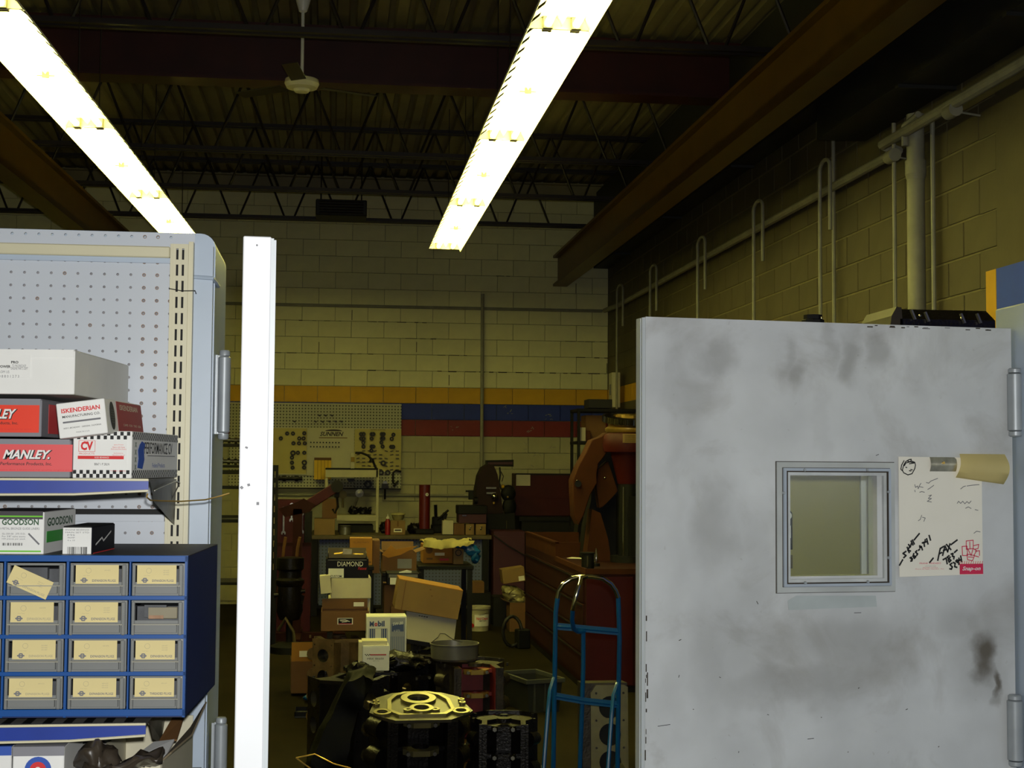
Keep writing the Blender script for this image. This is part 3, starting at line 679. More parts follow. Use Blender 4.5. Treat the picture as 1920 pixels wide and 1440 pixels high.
for px, py in ((1504, 881), (1621, 881), (1661, 922), (1661, 1045), (1505, 1092), (1622, 1090), (1465, 924)):
    q = D2(px, py); g.cyl((q.x, -.0135, q.z), (q.x, -.017, q.z), .0042, .003, n=10)
tag(g.done('trim_screws', M_hinge, d2), kind='stuff')
g = G(); g.b2(hx0-.004, hx1+.004, .019, .023, hz0_-.004, hz1_+.004); g.done('pane', M_glass, d2, smooth=0)
g = G()
for px, py, l, r in ((1608, 1149, .018, 0), (1645, 853, .008, .4), (1520, 1385, .016, .05), (1385, 1410, .004, 1.4), (1273, 1268, .006, 1.3), (1245, 1360, .03, .1), (1484, 1130, .006, 1.2)):
    q = D2(px, py); g.box((q.x, -.0003, q.z), (l, .0006, .0012), (0, -r, 0))
tag(g.done('scratch_marks', M_ink, d2, smooth=0), kind='stuff')
rs_ = random.Random(3); g = G()
for i in range(46):
    z_ = hT*(.0+.62*rs_.random()**1.3); g.box((.0085+rs_.random()*.005, -.0003, z_+.15), (rs_.uniform(.001, .004), .0006, rs_.uniform(.004, .03)))
for i in range(16): g.box((wd*rs_.uniform(.6, .97), -.0003, hT-rs_.uniform(.002, .007)), (rs_.uniform(.004, .016), .0006, rs_.uniform(.001, .003)))
for px, py in ((1420, 1130), (1540, 1345), (1610, 1290), (1350, 1270), (1700, 1330), (1760, 1400), (1300, 1330), (1275, 1200), (1590, 1410), (1440, 1340)):
    q = D2(px, py); g.box((q.x, -.0003, q.z), (rs_.uniform(.002, .008), .0006, .0014), (0, rs_.uniform(-1.5, 1.5), 0))
tag(g.done('edge_chips', M_frg, d2, smooth=0), kind='stuff')
# paint patch under the window
q = D2(1560, 1131); g = G(); g.plate([(-.11, -.014), (.115, -.010), (.112, .016), (-.09, .019), (-.112, .008)], [], .0008); pq = g.done('repair_patch', mat('patch_paint', (176, 184, 184), .4, var=.15), d2, smooth=0); place(pq, q.x, q.z, -.0002, 'front', 0)
# hinges of the right door
for i, (pt, pbm) in enumerate(((692, 818), (1304, 1436))):
    a = P(1903, pt, YD1-.02); b = P(1903, pbm, YD1-.02); h = hinge(d2, (0, 0, 0), a.z-b.z-.022, 15.5/2700*YD1, side=1)
    h.matrix_local = MDi @ Matrix.Translation((a.x, YD1-.02, b.z+.012))
# jamb and partition wall to the right
xj = Px(1866, 580, 10).x
jy = YD1+.10; xj = P(1867, 700, jy).x; jz = P(1868, 580, jy).z
g = G(); g.b2(xj, xj+.10, 1.0, jy, 0, jz, .004); tag(g.done('wall_jamb', M_part, smooth=0), kind='structure')
# paper note on the door
pa = D2(1683, 857); pc = D2(1841, 1078)
pw, ph = pc.x-pa.x, pa.z-pc.z
note = empty('paper_note', MD @ Vector(((pa.x+pc.x)/2, -.0035, pc.z)), (0, 0, ang)); tag(note, 'white notepad sheet with handwritten phone numbers taped beside the door window', 'paper')
g = G(); g.plate([(-pw/2, -.002), (pw/2, .002), (pw/2, ph), (-pw/2, ph+.001)], [], .001, FRONT); g.plate(rect(-pw/2+.001, .001, pw/2-.0005, ph-.001), [], .001, Matrix.Translation((0, -.0004, 0)) @ FRONT); g.done('sheet', M_paper, note, smooth=0)
def NP(px, py):
    q = D2(px, py); return (q.x-(pa.x+pc.x)/2, q.z-pc.z)
yq = -.0022
def ntext(s, px0, py0, px1, py1, m, rot=0, shear=0, bold=0, hh=None):
    (a, b), (c, d) = NP(px0, py0), NP(px1, py1)
    L = math.hypot(c-a, d-b); txt(note, s, L, hh or .012, (a+c)/2, (b+d)/2, yq, m, rot=math.atan2(d-b, c-a), shear=shear, bold=bold)
def pl(pts): return [NP(1420+x/3.84, 820+y/3.84) for x, y in pts]
ink = [pl(l) for l in (
 [(1015,920),(1038,880)], [(1120,738),(1158,692)],
 [(1062,820),(1040,835),(1062,850),(1045,866)], [(1070,790),(1085,830)], [(1085,792),(1075,812),(1095,818)], [(1080,770),(1092,790),(1100,765)], [(1098,745),(1112,775)], [(1108,738),(1122,768)],
 [(1090,868),(1100,862),(1100,876),(1108,872),(1104,888),(1095,890)], [(1118,835),(1112,855),(1122,870),(1132,858),(1120,852)], [(1140,815),(1130,825),(1145,838),(1138,850)], [(1150,812),(1160,806)], [(1172,790),(1160,780),(1162,795),(1172,785),(1180,810)], [(1178,760),(1190,755),(1195,785)], [(1200,735),(1198,755),(1212,750)], [(1210,728),(1220,768)], [(1228,705),(1238,740)],
 [(1232,900),(1258,868)], [(1290,885),(1308,800),(1332,785)], [(1300,838),(1320,828)], [(1325,850),(1342,780),(1362,825)], [(1330,815),(1352,805)], [(1352,770),(1385,808)], [(1378,765),(1362,820)], [(1385,772),(1430,738)],
 [(1328,880),(1350,868),(1358,910)], [(1372,850),(1358,862),(1385,885),(1372,898),(1365,880),(1380,860)], [(1385,840),(1400,835),(1395,855),(1408,858),(1405,875)], [(1410,828),(1430,810)],
 [(1392,905),(1378,915),(1395,932),(1388,948),(1376,945)], [(1400,900),(1415,905),(1412,930),(1428,935)], [(1430,880),(1420,890),(1432,900),(1438,882),(1442,915)], [(1442,868),(1445,885),(1462,878)], [(1455,852),(1462,895)])]
tag(strokes(note, ink, M_ink, 0, 0, yq, wd=.0040, name='handwriting'), kind='stuff')
faint = [pl(l) for l in ([(1125,340),(1130,360),(1145,350),(1150,370),(1160,345),(1170,330)], [(1160,355),(1185,360)], [(1208,325),(1225,330),(1240,315),(1290,295)], [(1218,375),(1235,365),(1262,345)], [(1160,395),(1175,390),(1195,395)], [(1225,420),(1245,415),(1222,440),(1245,440),(1215,460),(1245,465)],
 [(1455,372),(1475,355),(1490,350)], [(1500,350),(1560,342),(1588,340)], [(1430,475),(1440,460),(1455,475),(1470,460),(1485,478),(1500,462),(1515,475),(1530,458)], [(1490,510),(1510,500),(1530,512)], [(1558,520),(1580,525)], [(1150,600),(1165,590),(1175,560)], [(1180,575),(1200,580),(1190,605)], [(1550,690),(1570,675),(1595,680)], [(1125,380),(1128,392)])]
tag(strokes(note, faint, M_greyink, 0, 0, yq, wd=.0016, name='faint_handwriting'), kind='stuff')
sk = [pl(l) for l in ([(1048,168),(1030,200),(1025,230),(1035,240),(1045,200),(1060,175),(1085,160),(1100,158),(1095,175),(1060,185),(1050,205)], [(1100,170),(1125,180),(1130,200),(1125,225),(1105,262),(1075,270),(1045,255),(1035,235)], [(1070,170),(1120,185),(1085,190)], [(1060,215),(1068,218)], [(1095,232),(1108,234)], [(1085,240),(1098,242)])]
strokes(note, sk, M_ink, 0, 0, yq, wd=.0024, name='pen_sketch')
g = [pl(l) for l in ([(1495,745),(1545,740),(1545,800),(1495,805),(1495,745)], [(1465,785),(1500,782),(1505,850),(1468,850),(1465,785)], [(1505,800),(1530,850),(1545,800),(1570,815),(1550,850),(1585,860)], [(1500,840),(1505,880),(1540,888),(1555,850),(1500,840)], [(1545,780),(1585,770),(1580,800),(1555,805)], [(1560,820),(1590,815),(1590,850)], [(1510,860),(1545,862)], [(1520,750),(1522,800)])]
strokes(note, g, M_pink, 0, 0, yq, wd=.0020, name='printed_tool_drawing')
(a, b), (c, d) = NP(1797, 1057), NP(1841, 1076)
patch(note, c-a, b-d, (a+c)/2, (b+d)/2, -.0020, M_pink, name='red_logo_panel')
txt(note, 'Snap-on', (c-a)*.78, (b-d)*.5, (a+c)/2, (b+d)/2, -.0026, M_white_card, shear=.3, bold=.02)
gg = []
for i in range(11):
    x = 1797+i*4.2; gg.append([NP(x, 1057), NP(x+1, 1052)])
strokes(note, gg, M_redink, 0, 0, yq, wd=.0014, name='printed_fringe')
for s, x0, x1, y, h, m in (('FRANK VINDARO', 1722, 1762, 1056, .0040, M_pink), ('authorized dealer', 1732, 1753, 1061, .0018, M_greyink), ('FRANKS TOOLS', 1728, 1756, 1064, .0018, M_pink), ('Phone & Pager Number  Fax', 1714, 1768, 1067, .0026, M_pink)):
    (a, b), (c, d) = NP(x0, y), NP(x1, y); txt(note, s, c-a, h, (a+c)/2, b, yq, m)
# clip and curled card
a = D2(1741, 857); c = D2(1787, 884)
clip = empty('steel_clip', MD @ Vector((a.x, -.006, c.z)), (0, 0, ang)); tag(clip, 'small curved steel clip plate screwed over the top of the note', 'clip')
bm = bmesh.new(); n = 8; cw, chh = c.x-a.x, a.z-c.z; r0 = []
for i in range(n+1):
    z = chh*i/n; yy = -.006*math.sin(math.pi*i/n); r0.append((bm.verts.new((0, yy, z)), bm.verts.new((cw+(.004 if i < n else 0), yy, z)), bm.verts.new((cw, yy+.0015, z)), bm.verts.new((0, yy+.0015, z))))
for i in range(n):
    for k in range(4): bm.faces.new((r0[i][k], r0[i][(k+1) % 4], r0[i+1][(k+1) % 4], r0[i+1][k]))
bmesh.ops.recalc_face_normals(bm, faces=bm.faces)
g = G(); g._add(bm); g.done('plate', mat('clip_steel', (196, 190, 168), .3, metal=.75, var=.5, scale=30), clip)
g = G(); g.cyl((cw*.5, -.004, chh*.6), (cw*.5, -.0085, chh*.6), .0032, n=12); g.done('screw', M_brass, clip)
a = D2(1790, 851); b = D2(1880, 908)
card = empty('curled_card', MD @ Vector((a.x, -.008, b.z)), (0, 0, ang)); tag(card, 'cream card curled into a half cone under the clip, its right end hanging low', 'card')
bm = bmesh.new(); n = 10; W = b.x-a.x; rows = []
for i in range(n+1):
    t = i/n; ya = -.022*math.sin(math.pi*t)
    zl = lambda u, t=t: (a.z-b.z)*(1-.0*u) - ((a.z-b.z)*(.78+.22*u))*t
    rows.append([bm.verts.new((W*u + (.007 if u < .5 else 0)*(1-t) - (.004*t if u > .5 else .004*t), ya*(.6+.5*u)-.002, zl(u))) for u in (0, .25, .5, .75, 1)])
for i in range(n):
    for k in range(4): bm.faces.new((rows[i][k], rows[i+1][k], rows[i+1][k+1], rows[i][k+1]))
bmesh.ops.solidify(bm, geom=bm.faces[:], thickness=.0008)
g = G(); g._add(bm); g.done('card_sheet', mat('card_cream', (236, 222, 158), .7, var=.06), card, smooth=60)

# ------------------------------------------------------------------ goods on the office shelves
def nbox(name, label, cat, px0, px1, pt, pb, D, depth, yaw, m, msidetop=None, roll=0, bev=.0012, lid=True):
    """carton whose front face spans the given pixels at distance D; origin at its front right bottom corner"""
    a = P(px0, (pt+pb)/2, D); b = P(px1, (pt+pb)/2, D); zt = P((px0+px1)/2, pt, D).z; zb = P((px0+px1)/2, pb, D).z
    w, h = b.x-a.x, zt-zb
    g = G(); g.box((-w/2, depth/2, h/2), (w, depth, h), None, bev)
    o = g.done(name, m, loc=(b.x, D, zb), rot=(0, roll, yaw), smooth=0); tag(o, label, cat)
    if lid:
        g = G(); g.b2(-w+.002, -.002, .002, depth-.002, h, h+.0012); g.b2(-w+.002, -.002, -.0012, 0, h-.012, h+.0012); q = g.done('lid_flap', msidetop or m, o, smooth=0)
    return o, w, h
def shelf(zs, D0, D1, x1, label, rail_px):
    o = empty('wire_shelf', (x1, D0, zs)); tag(o, label, 'shelf')
    g = G(); W = 1.0; g.b2(-W, 0, 0, D1-D0, -.004, -.0006); g.done('shelf_board', M_shelf, o, smooth=0)
    g = G()
    for k in range(30): g.b2(-W+.02+k*.0325, -W+.034+k*.0325, .012, D1-D0-.012, -.0006, .0)
    tag(g.done('slot_rows', M_black, o, smooth=0), kind='stuff')
    g = G(); g.b2(-W, 0, -.004, 0, -.003, .001, .0008); g.tube([(-W, -.006, -.026), (-.3, -.006, -.0268), (-.12, -.006, -.0255), (0, -.005, -.019)], .0022, 6); g.done('shelf_lip', M_cream, o)
    g = G(); g.prism([(-W, -.003), (0, -.003), (0, -.018), (-.12, -.0245), (-.3, -.0255), (-W, -.0250)], -.0035, -.001); g.done('price_rail', M_rail, o, smooth=0)
    return o
z1 = P(150, 898, 2.47).z
sh1 = shelf(z1, 2.47, DP-.035, P(279, 900, 2.47).x, 'steel shelf with a blue price rail carrying the red and checkered boxes', 0)
# bracket at its right end
q = [P(281, 899, 2.50), P(331, 898, 2.84), P(327, 985, 2.86), P(288, 940, 2.56)]
g = G()
b0 = bmesh.new(); vs = [b0.verts.new(p) for p in q]; b0.faces.new(vs); bmesh.ops.solidify(b0, geom=b0.faces[:], thickness=.002)
g._add(b0); o = g.done('shelf_bracket', M_steel, smooth=0, origin=q[2]); tag(o, 'thin steel triangular shelf bracket hooked into the slotted upright', 'bracket')
g = G(); g.tube([p-q[2] for p in (P(290, 920, 2.55), P(330, 902, 2.78), P(337, 905, 2.82), P(325, 930, 2.8), P(315, 948, 2.78))], .0012, 6); g.done('wire_loop', M_steel, o)
g = G(); pts = [P(x, y, D) for x, y, D in ((277, 925, 2.5), (275, 932, 2.5), (282, 938, 2.52), (300, 939, 2.56), (340, 940, 2.6), (385, 937, 2.62), (410, 931, 2.63), (430, 925, 2.63))]
g.tube(pts, .0014, 6); tag(g.done('brass_wire', M_brass, origin=pts[0]), 'stiff brass wire bent out past the partition edge below the bracket', 'wire')
# checkered box
cb, w, h = nbox('checkered_box', 'white box with black checkered borders and red initials, right end of the upper shelf', 'box', 133, 247, 808, 897, 2.50, .325, -.13, M_white_card, lid=False)
def checks(par, x0, x1, z0, z1, y, face, n, rows=3, m=M_ink, nm='checker_band'):
    g = G(); dx = (x1-x0)/n; dz = (z1-z0)/rows
    for i in range(n):
        for j in range(rows):
            if (i+j) % 2: g.quad([(x0+i*dx, z0+j*dz, 0), (x0+(i+1)*dx, z0+j*dz, 0), (x0+(i+1)*dx, z0+(j+1)*dz, 0), (x0+i*dx, z0+(j+1)*dz, 0)])
    o = g.done(nm, m, par, smooth=0); place(o, 0, 0, y, face, 0); return o
for zz in ((h-.014, h-.001), (.001, .014)):
    checks(cb, -w+.001, -.003, *zz, -.0006, 'front', 17, 2)
    checks(cb, .001, .324, *zz, .0006, 'right', 50, 3)
patch(cb, w*.90, h*.62, -w*.53, h*.5, -.0007, M_white_card, name='label_sheet')
frame(cb, -w*.90, h*.56, -w*.62, h*.80, .0006, -.0014, -.0011, M_redink, 'logo_box')
txt(cb, 'CV', w*.21, h*.19, -w*.76, h*.685, -.0016, M_redink, bold=.05)
txt(cb, 'PRODUCTS', w*.26, h*.04, -w*.76, h*.52, -.0016, M_redink)
patch(cb, w*.78, h*.07, -w*.52, h*.44, -.0014, M_redink, name='red_bar'); txt(cb, 'ROD BEARINGS', w*.24, h*.035, -w*.5, h*.44, -.0020, M_white_card)
txt(cb, 'BB67 1 P 20LN', w*.25, h*.05, -w*.5, h*.30, -.0016, M_ink)
for k, (l, zz) in enumerate((('Ignition Products', .71), ('Made in USA Clevite', .66), ('Performance Parts Division', .62), ('Engine Parts Specialist Line', .53), ('Manufacturing and', .49), ('For race use only', .16))):
    txt(cb, l, w*(.16+.05*(k % 3)), h*.028, -w*.22, h*zz, -.0016, M_redink)
txt(cb, 'PERFORMANCE CV', .20, h*.26, .18, h*.66, .0008, M_ink, 'right', bold=.01)
patch(cb, .055, h*.56, .055, h*.5, .0007, M_blueink, 'right', name='blue_figure_print', pts=[(-.02, -.022), (.012, -.024), (.024, -.008), (.02, .008), (.027, .02), (.006, .024), (-.008, .018), (-.018, .008), (-.014, -.006)])
for k in range(4): txt(cb, 'X', .012, h*.11, .022, h*(.24+.16*k), .0009, M_dgreen, 'right', bold=.03)
patch(cb, .20, .0012, .2, h*.49, .0008, M_greyink, 'right', name='rule_line'); txt(cb, 'Federal Products', .09, h*.10, .18, h*.28, .0008, M_blueink, 'right')
# red boxes
rb, w, h = nbox('red_box', 'red and grey box lying directly on the upper shelf, left of the checkered box', 'box', -160, 132, 824, 895, 2.50, .30, 0, M_grey_card)
zs = (P(0, 824, 2.5).z-P(0, 895, 2.5).z)
def RBX(px): return P(px, 860, 2.5).x-P(132, 860, 2.5).x
patch(rb, RBX(150)-RBX(-150), h*.72, (RBX(150)+RBX(-150))/2-.012, h*.52, -.0026, M_salmon, name='red_panel')
txt(rb, 'MANLEY.', RBX(98)-RBX(6), h*.26, RBX(52)+.001, h*.60, -.0032, M_ink, shear=.35, bold=.075)
txt(rb, 'MANLEY.', RBX(96)-RBX(6), h*.24, RBX(51), h*.61, -.0038, M_white_card, shear=.35, bold=.03)
txt(rb, 'Performance Products, Inc.', RBX(99)-RBX(2), h*.10, RBX(50), h*.36, -.0032, M_ink, shear=.1, bold=.01)
txt(rb, '1960 Swarthmore Ave Lakewood NJ quality engine parts', RBX(120)-RBX(-60), h*.05, RBX(50), h*.20, -.0032, M_redink)
rb2, w, h = nbox('red_box', 'bright orange-red and grey box on top of the lower red box, under the white carton', 'box', -160, 78, 748, 818, 2.52, .30, -.08, M_grey_card)
def R2(px): return P(px, 780, 2.52).x-P(78, 780, 2.52).x
patch(rb2, R2(74)-R2(-150), h*.74, (R2(74)+R2(-150))/2, h*.48, -.0016, M_orange_red, name='red_panel')
txt(rb2, 'MANLEY', R2(32)-R2(-52), h*.28, R2(-10)+.001, h*.60, -.0022, M_ink, shear=.35, bold=.075)
txt(rb2, 'MANLEY', R2(31)-R2(-52), h*.26, R2(-11), h*.61, -.0028, M_white_card, shear=.35, bold=.03)
txt(rb2, 'Performance Products, Inc.', R2(34)-R2(-60), h*.09, R2(-13), h*.36, -.0022, M_ink, bold=.01)
txt(rb2, 'Lakewood New Jersey engine parts since', R2(60)-R2(-60), h*.05, R2(0), h*.20, -.0022, M_redink)
patch(rb2, .16, h*.8, .12, h*.5, .0008, M_salmon, 'right', name='red_side_panel')
# white carton on top
wc, w, h = nbox('white_carton', 'large dusty white carton on top of the two red boxes', 'box', -130, 140, 655, 738, 2.50, .375, -.10, M_white_card)
def R3(px): return P(px, 700, 2.5).x-P(140, 700, 2.5).x
patch(wc, R3(55)-R3(-60), h*.52, (R3(55)+R3(-60))/2, h*.63, -.0016, M_white_card, name='shipping_label')
for s, a, b, z, m in (('PRO', 18, 32, .72, M_ink), ('POWER', -6, 17, .62, M_ink), ('TO: MACHINE SHOP', 20, 47, .64, M_greyink), ('ENGINE PARTS DEPT', 18, 51, .58, M_greyink), ('FROM US', -8, 15, .50, M_greyink), ('3 0 8 8 0 1 2 7 3', -10, 34, .40, M_greyink)):
    txt(wc, s, R3(b)-R3(a), h*.06, (R3(a)+R3(b))/2, h*z, -.0022, m, bold=.03 if m is M_ink else 0)
# tilted cam box
ib, w, h = nbox('camshaft_box', 'tilted white box with red lettering wedged over the checkered box', 'box', 110, 203, 742, 808, 2.46, .27, -.09, M_white_card, roll=-.13, lid=False)
ib.location.z -= .003
txt(ib, 'ISKENDERIAN', w*.80, h*.13, -w*.5, h*.77, -.0012, M_redink, bold=.03)
txt(ib, 'MANUFACTURING CO.', w*.78, h*.07, -w*.5, h*.60, -.0012, M_ink, bold=.01)
patch(ib, w*.78, h*.05, -w*.5, h*.44, -.0012, M_greyink, name='grey_bar')
txt(ib, '16020 S. BROADWAY   GARDENA, CALIFORNIA', w*.78, h*.05, -w*.5, h*.27, -.0012, M_ink)
txt(ib, 'MADE IN U.S.A.', w*.28, h*.04, -w*.5, h*.13, -.0012, M_greyink)
patch(ib, .190, h-.004, .172, h/2, .0007, mat('brick_red_print', (150, 30, 34), .55, var=.08), 'right', name='red_side_panel')
g = G(); g.plate([(.017*math.cos(i*math.pi/12), .024*math.sin(i*math.pi/12)) for i in range(24)], [], .0005); e = g.done('oval_print', M_ink, ib, smooth=0); place(e, .042, h*.52, .0007, 'right', 0)
for k in range(6): txt(ib, 'valve gear', .024, .0022, .042, h*(.33+.07*k), .0014, M_greyink, 'right')
txt(ib, 'ISKENDERIAN', .135, h*.16, .165, h*.80, .0014, M_cream, 'right', bold=.01)
txt(ib, 'CAMS  FOR  THE  USA', .135, h*.07, .180, h*.28, .0014, M_cream, 'right')
# drawer cabinet
zc0, zc1 = P(350, 1345, 2.45).z, P(350, 1042, 2.45).z; H = zc1-zc0; xc = P(350, 1190, 2.45).x
cab = empty('drawer_cabinet', (xc, 2.45, zc0), (0, 0, -.058)); tag(cab, 'blue steel parts cabinet of small plastic drawers with buff cards', 'drawer cabinet')
WC = .60; DC = .355; t = .0065
g = G(); g.b2(-WC, 0, .004, DC, H-.002, H, .0005); g.done('cabinet_top', M_cabtop, cab, smooth=0)
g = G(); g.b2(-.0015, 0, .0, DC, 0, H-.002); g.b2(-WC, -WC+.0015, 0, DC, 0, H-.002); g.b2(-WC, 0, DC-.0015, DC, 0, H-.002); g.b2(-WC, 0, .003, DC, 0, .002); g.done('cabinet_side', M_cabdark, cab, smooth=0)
def cz(py): return P(175, py, 2.45).z-zc0
rows = ((1057, 1118), (1127, 1192), (1199, 1261), (1270, 1331))
bars = ((1042, 1054), (1118, 1126), (1191, 1199), (1261, 1269), (1332, 1345))
g = G()
for a, b in bars: g.b2(-WC, 0, 0, .012, cz(b), cz(a), .0006)
g.b2(-.005, 0, 0, .012, 0, H); g.b2(-WC, -WC+.005, 0, .012, 0, H)
cols = (( -118, -2), (3, 118), (124, 238), (242, 346))
def cx_(px): return P(px, 1190, 2.45).x-xc
for a, b in ((-2, 3), (118, 124), (238, 242)): g.b2(cx_(a)+.0005, cx_(b)-.0005, .002, .014, 0, H)
g.done('face_frame', M_cabblue, cab, smooth=0)
cards = {(0, 1): ('tilt', 'EXPANSION PLUGS'), (2, 2): None, }
jit = {(0, 1): (0, -4), (1, 1): (-2, 0), (2, 1): (3, 1), (3, 1): (-1, 0)}
for r, (pt, pb_) in enumerate(rows):
    for c, (pa_, pb2) in enumerate(cols):
        x0, x1 = cx_(pa_+2), cx_(pb2-2); z0, z1 = cz(pb_), cz(pt); W = x1-x0; Hh = z1-z0; xm = (x0+x1)/2
        dr = empty('drawer', (xm, .001, z0)); dr.parent = cab
        g = G(); g.plate([(-W/2, 0), (W/2, 0), (W/2, Hh), (-W/2, Hh)], [rect(-W/2+.006, Hh*.42, W/2-.009, Hh*.93)], .0015, Matrix.Translation((0, .003, 0)) @ FRONT)
        g.b2(-W/2+.001, -W/2+.006, -.004, .003, 0, Hh*.97, .001); g.b2(W/2-.009, W/2-.002, -.005, .003, 0, Hh*.97, .0015)
        g.b2(-W/2+.003, W/2-.003, .003, .25, 0, .0015)
        g.done('drawer_front', M_draw, dr, smooth=0)
        g = G(); g.prism([(-W/2+.008, Hh*.30), (W/2-.012, Hh*.30), (W/2-.011, Hh*.27), (W/2-.011, Hh*.08), (-W/2+.008, Hh*.08)], -.006, .0); g.done('drawer_pull', M_drawe if False else M_draw, dr, smooth=0)
        g = G(); g.b2(-W/2+.004, W/2-.006, -.008, -.0, Hh*.30, Hh*.33); g.done('pull_lip', M_drawe, dr, smooth=0)
        g = G(); g.b2(-W/2+.006, W/2-.009, .02, .2, .004, Hh*.80); g.b2(-W/2+.02, W/2-.03, .0065, .019, Hh*.5, Hh*.86); g.done('drawer_contents', M_drawd, dr, smooth=0)
        if (r, c) == (1, 3):
            g = G(); g.b2(-W*.2, W*.36, .0062, .012, Hh*.46, Hh*.80, .001); g.done('paper_slip', mat('stained_slip', (140, 132, 108), .6, var=.2), dr, smooth=0)
            g = G(); g.b2(-W*.18, W*.1, .0055, .0062, Hh*.46, Hh*.56); g.done('rusty_plug', M_rust, dr, smooth=0)
            continue
        cw, ch = W*.745, Hh*.58; dx, dz = jit.get((r, c), (0, 0))
        ox = -W*.03+dx*.0009; oz = Hh*.66+dz*.0006
        g = G(); g.plate(rect(-cw/2, -ch/2, cw/2, ch/2), [], .0006)
        cd = g.done('label_card', M_card, dr, smooth=0); rot = 0
        if (r, c) == (0, 1): rot = -.42; oz = Hh*.42; ox = -W*.08
        place(cd, ox, oz, -.0066 if rot else -.0004, 'front', rot)
        title = 'THREADED PLUGS' if (r, c) == (3, 3) else 'EXPANSION PLUGS'
        faded = c == 1
        txt(cd, title, cw*.55, ch*.13, cw*.16, -ch*.33, .0009, M_paleink if faded else M_greyink, 'flat', bold=.02)
        g = G(); g.lathe([(ch*.075, 0), (ch*.15, 0), (ch*.15, .0002), (ch*.075, .0002)], n=6, M=Matrix.Translation((-cw*.30, -ch*.31, .0008))); g.plate(rect(-cw*.385, -ch*.345, -cw*.215, -ch*.275), [], .0003, Matrix.Translation((0, 0, .0009))); g.done('round_emblem', M_greyink, cd, smooth=0)
        k = 3 if (r+c) % 2 else 1
        for i in range(k): txt(cd, '600-%d' % (4000+r*37+c*11+i), cw*.14, ch*.06, cw*.24, ch*(.22-.11*i), .0009, M_paleink, 'flat')
        txt(cd, 'Cup Type', cw*.16, ch*.05, -cw*.25, -ch*.06, .0009, M_paleink, 'flat')
        g = G(); g.lathe([(ch*.13, 0), (ch*.145, 0), (ch*.145, .0002), (ch*.13, .0002)], n=16, M=Matrix.Translation((-cw*.2, ch*.2, .0008))); g.done('plug_drawing', M_paleink, cd, smooth=0)
# boxes on the cabinet
gb, w, h = nbox('valve_guide_box', 'white box with green stripes on the left of the drawer cabinet top', 'box', -60, 82, 960, 1042, 2.50, .19, -.10, M_white_card, M_cabtop)
def R4(px): return P(px, 1000, 2.5).x-P(82, 1000, 2.5).x
patch(gb, R4(80)-R4(-58), h*.035, (R4(80)+R4(-58))/2, h*.90, -.0016, M_green, name='green_stripe'); patch(gb, R4(78)-R4(-58), h*.035, (R4(78)+R4(-58))/2, h*.10, -.0016, M_green, name='green_stripe')
txt(gb, 'GOODSON', R4(73)-R4(2), h*.14, R4(37), h*.77, -.0018, M_dgreen, bold=.03)
txt(gb, 'BI-METAL BRONZE GUIDE LINERS', R4(74)-R4(-4), h*.05, R4(35), h*.62, -.0018, M_greyink)
for k, s in enumerate(('GL-250-50  .375 O.D.', 'For 3/8" valve stems', '100 pieces per pack')): txt(gb, s, R4(48)-R4(3), h*.04, R4(25), h*(.50-.06*k), -.0018, M_greyink)
strokes(gb, [[(0, 0), (.017, -.017)]], M_greyink, R4(54), h*.50, -.0018, wd=.0028, name='pin_drawing')
def barcode(par, x, z, y, w, h, n=22):
    g = G(); u = -w/2
    while u < w/2:
        ww = random.choice((.0006, .0010, .0016)); g.quad([(u, -h/2, 0), (u+ww, -h/2, 0), (u+ww, h/2, 0), (u, h/2, 0)]); u += ww+random.choice((.0007, .0012, .0018))
    q = g.done('barcode', M_ink, par, smooth=0); place(q, x, z, y, 'front', 0)
barcode(gb, R4(22), h*.26, -.0018, .032, h*.06)
patch(gb, .155, h*.26, .09, h*.42, .0012, mat('leaf_green_print', (60, 160, 60), .55), 'right', name='green_side_band')
txt(gb, 'GOODSON', .15, h*.20, .09, h*.76, .0012, M_dgreen, 'right', bold=.03)
bb, w, h = nbox('bearing_box', 'small black and red box with a white barcode label end on the cabinet', 'box', 116, 173, 988, 1043, 2.50, .15, -.10, M_navy, M_black)
patch(bb, w*.96, h*.95, -w*.5, h*.5, -.0018, M_white_card, name='end_label')
barcode(bb, -w*.5, h*.20, -.0024, w*.64, h*.24)
for k, s in enumerate(('ENGINE BEARINGS', 'MAIN SET STD', 'MS', '909P', '4 x 10')): txt(bb, s, w*(.8 if k < 2 else .25), h*.05, -w*(.5 if k < 2 else .7), h*(.90-.09*k), -.0024, M_greyink)
patch(bb, .14, h*.10, .075, h*.06, .0008, M_redink, 'right', name='red_stripe')
strokes(bb, [[(-.05, -.006), (-.01, .004), (.0, -.002), (.05, .012)]], M_white_card, .07, h*.5, .0008, 'right', wd=.003, name='white_script')
# lower shelf and the things under it
z2 = P(150, 1352, 2.47).z
sh2 = shelf(min(z2, zc0-.0006), 2.44, DP-.035, P(274, 1352, 2.44).x, 'steel shelf with a blue price rail carrying the drawer cabinet', 0)
g = G(); b0 = bmesh.new(); q = [P(278, 1352, 2.5), P(318, 1348, 2.84), P(312, 1400, 2.86), P(286, 1385, 2.55)]; b0.faces.new([b0.verts.new(p) for p in q]); bmesh.ops.solidify(b0, geom=b0.faces[:], thickness=.002); g._add(b0)
o = g.done('shelf_bracket', M_steel, smooth=0, origin=q[2]); tag(o, 'grey shelf bracket under the drawer cabinet above the torn carton', 'bracket')
g = G(); g.b2(-.01, .002, 0, .006, -.01, .02); g.done('bracket_hook', M_steel, o, smooth=0)
z3 = 1.135
g = G(); g.b2(-1.1, -.24, 2.38, DP-.035, z3-.02, z3, .002); o = g.done('lower_shelf', M_shelf, smooth=0, origin=(-.6, 2.6, z3-.02)); tag(o, 'lowest steel shelf under the loose boxes and plastic bag', 'shelf')
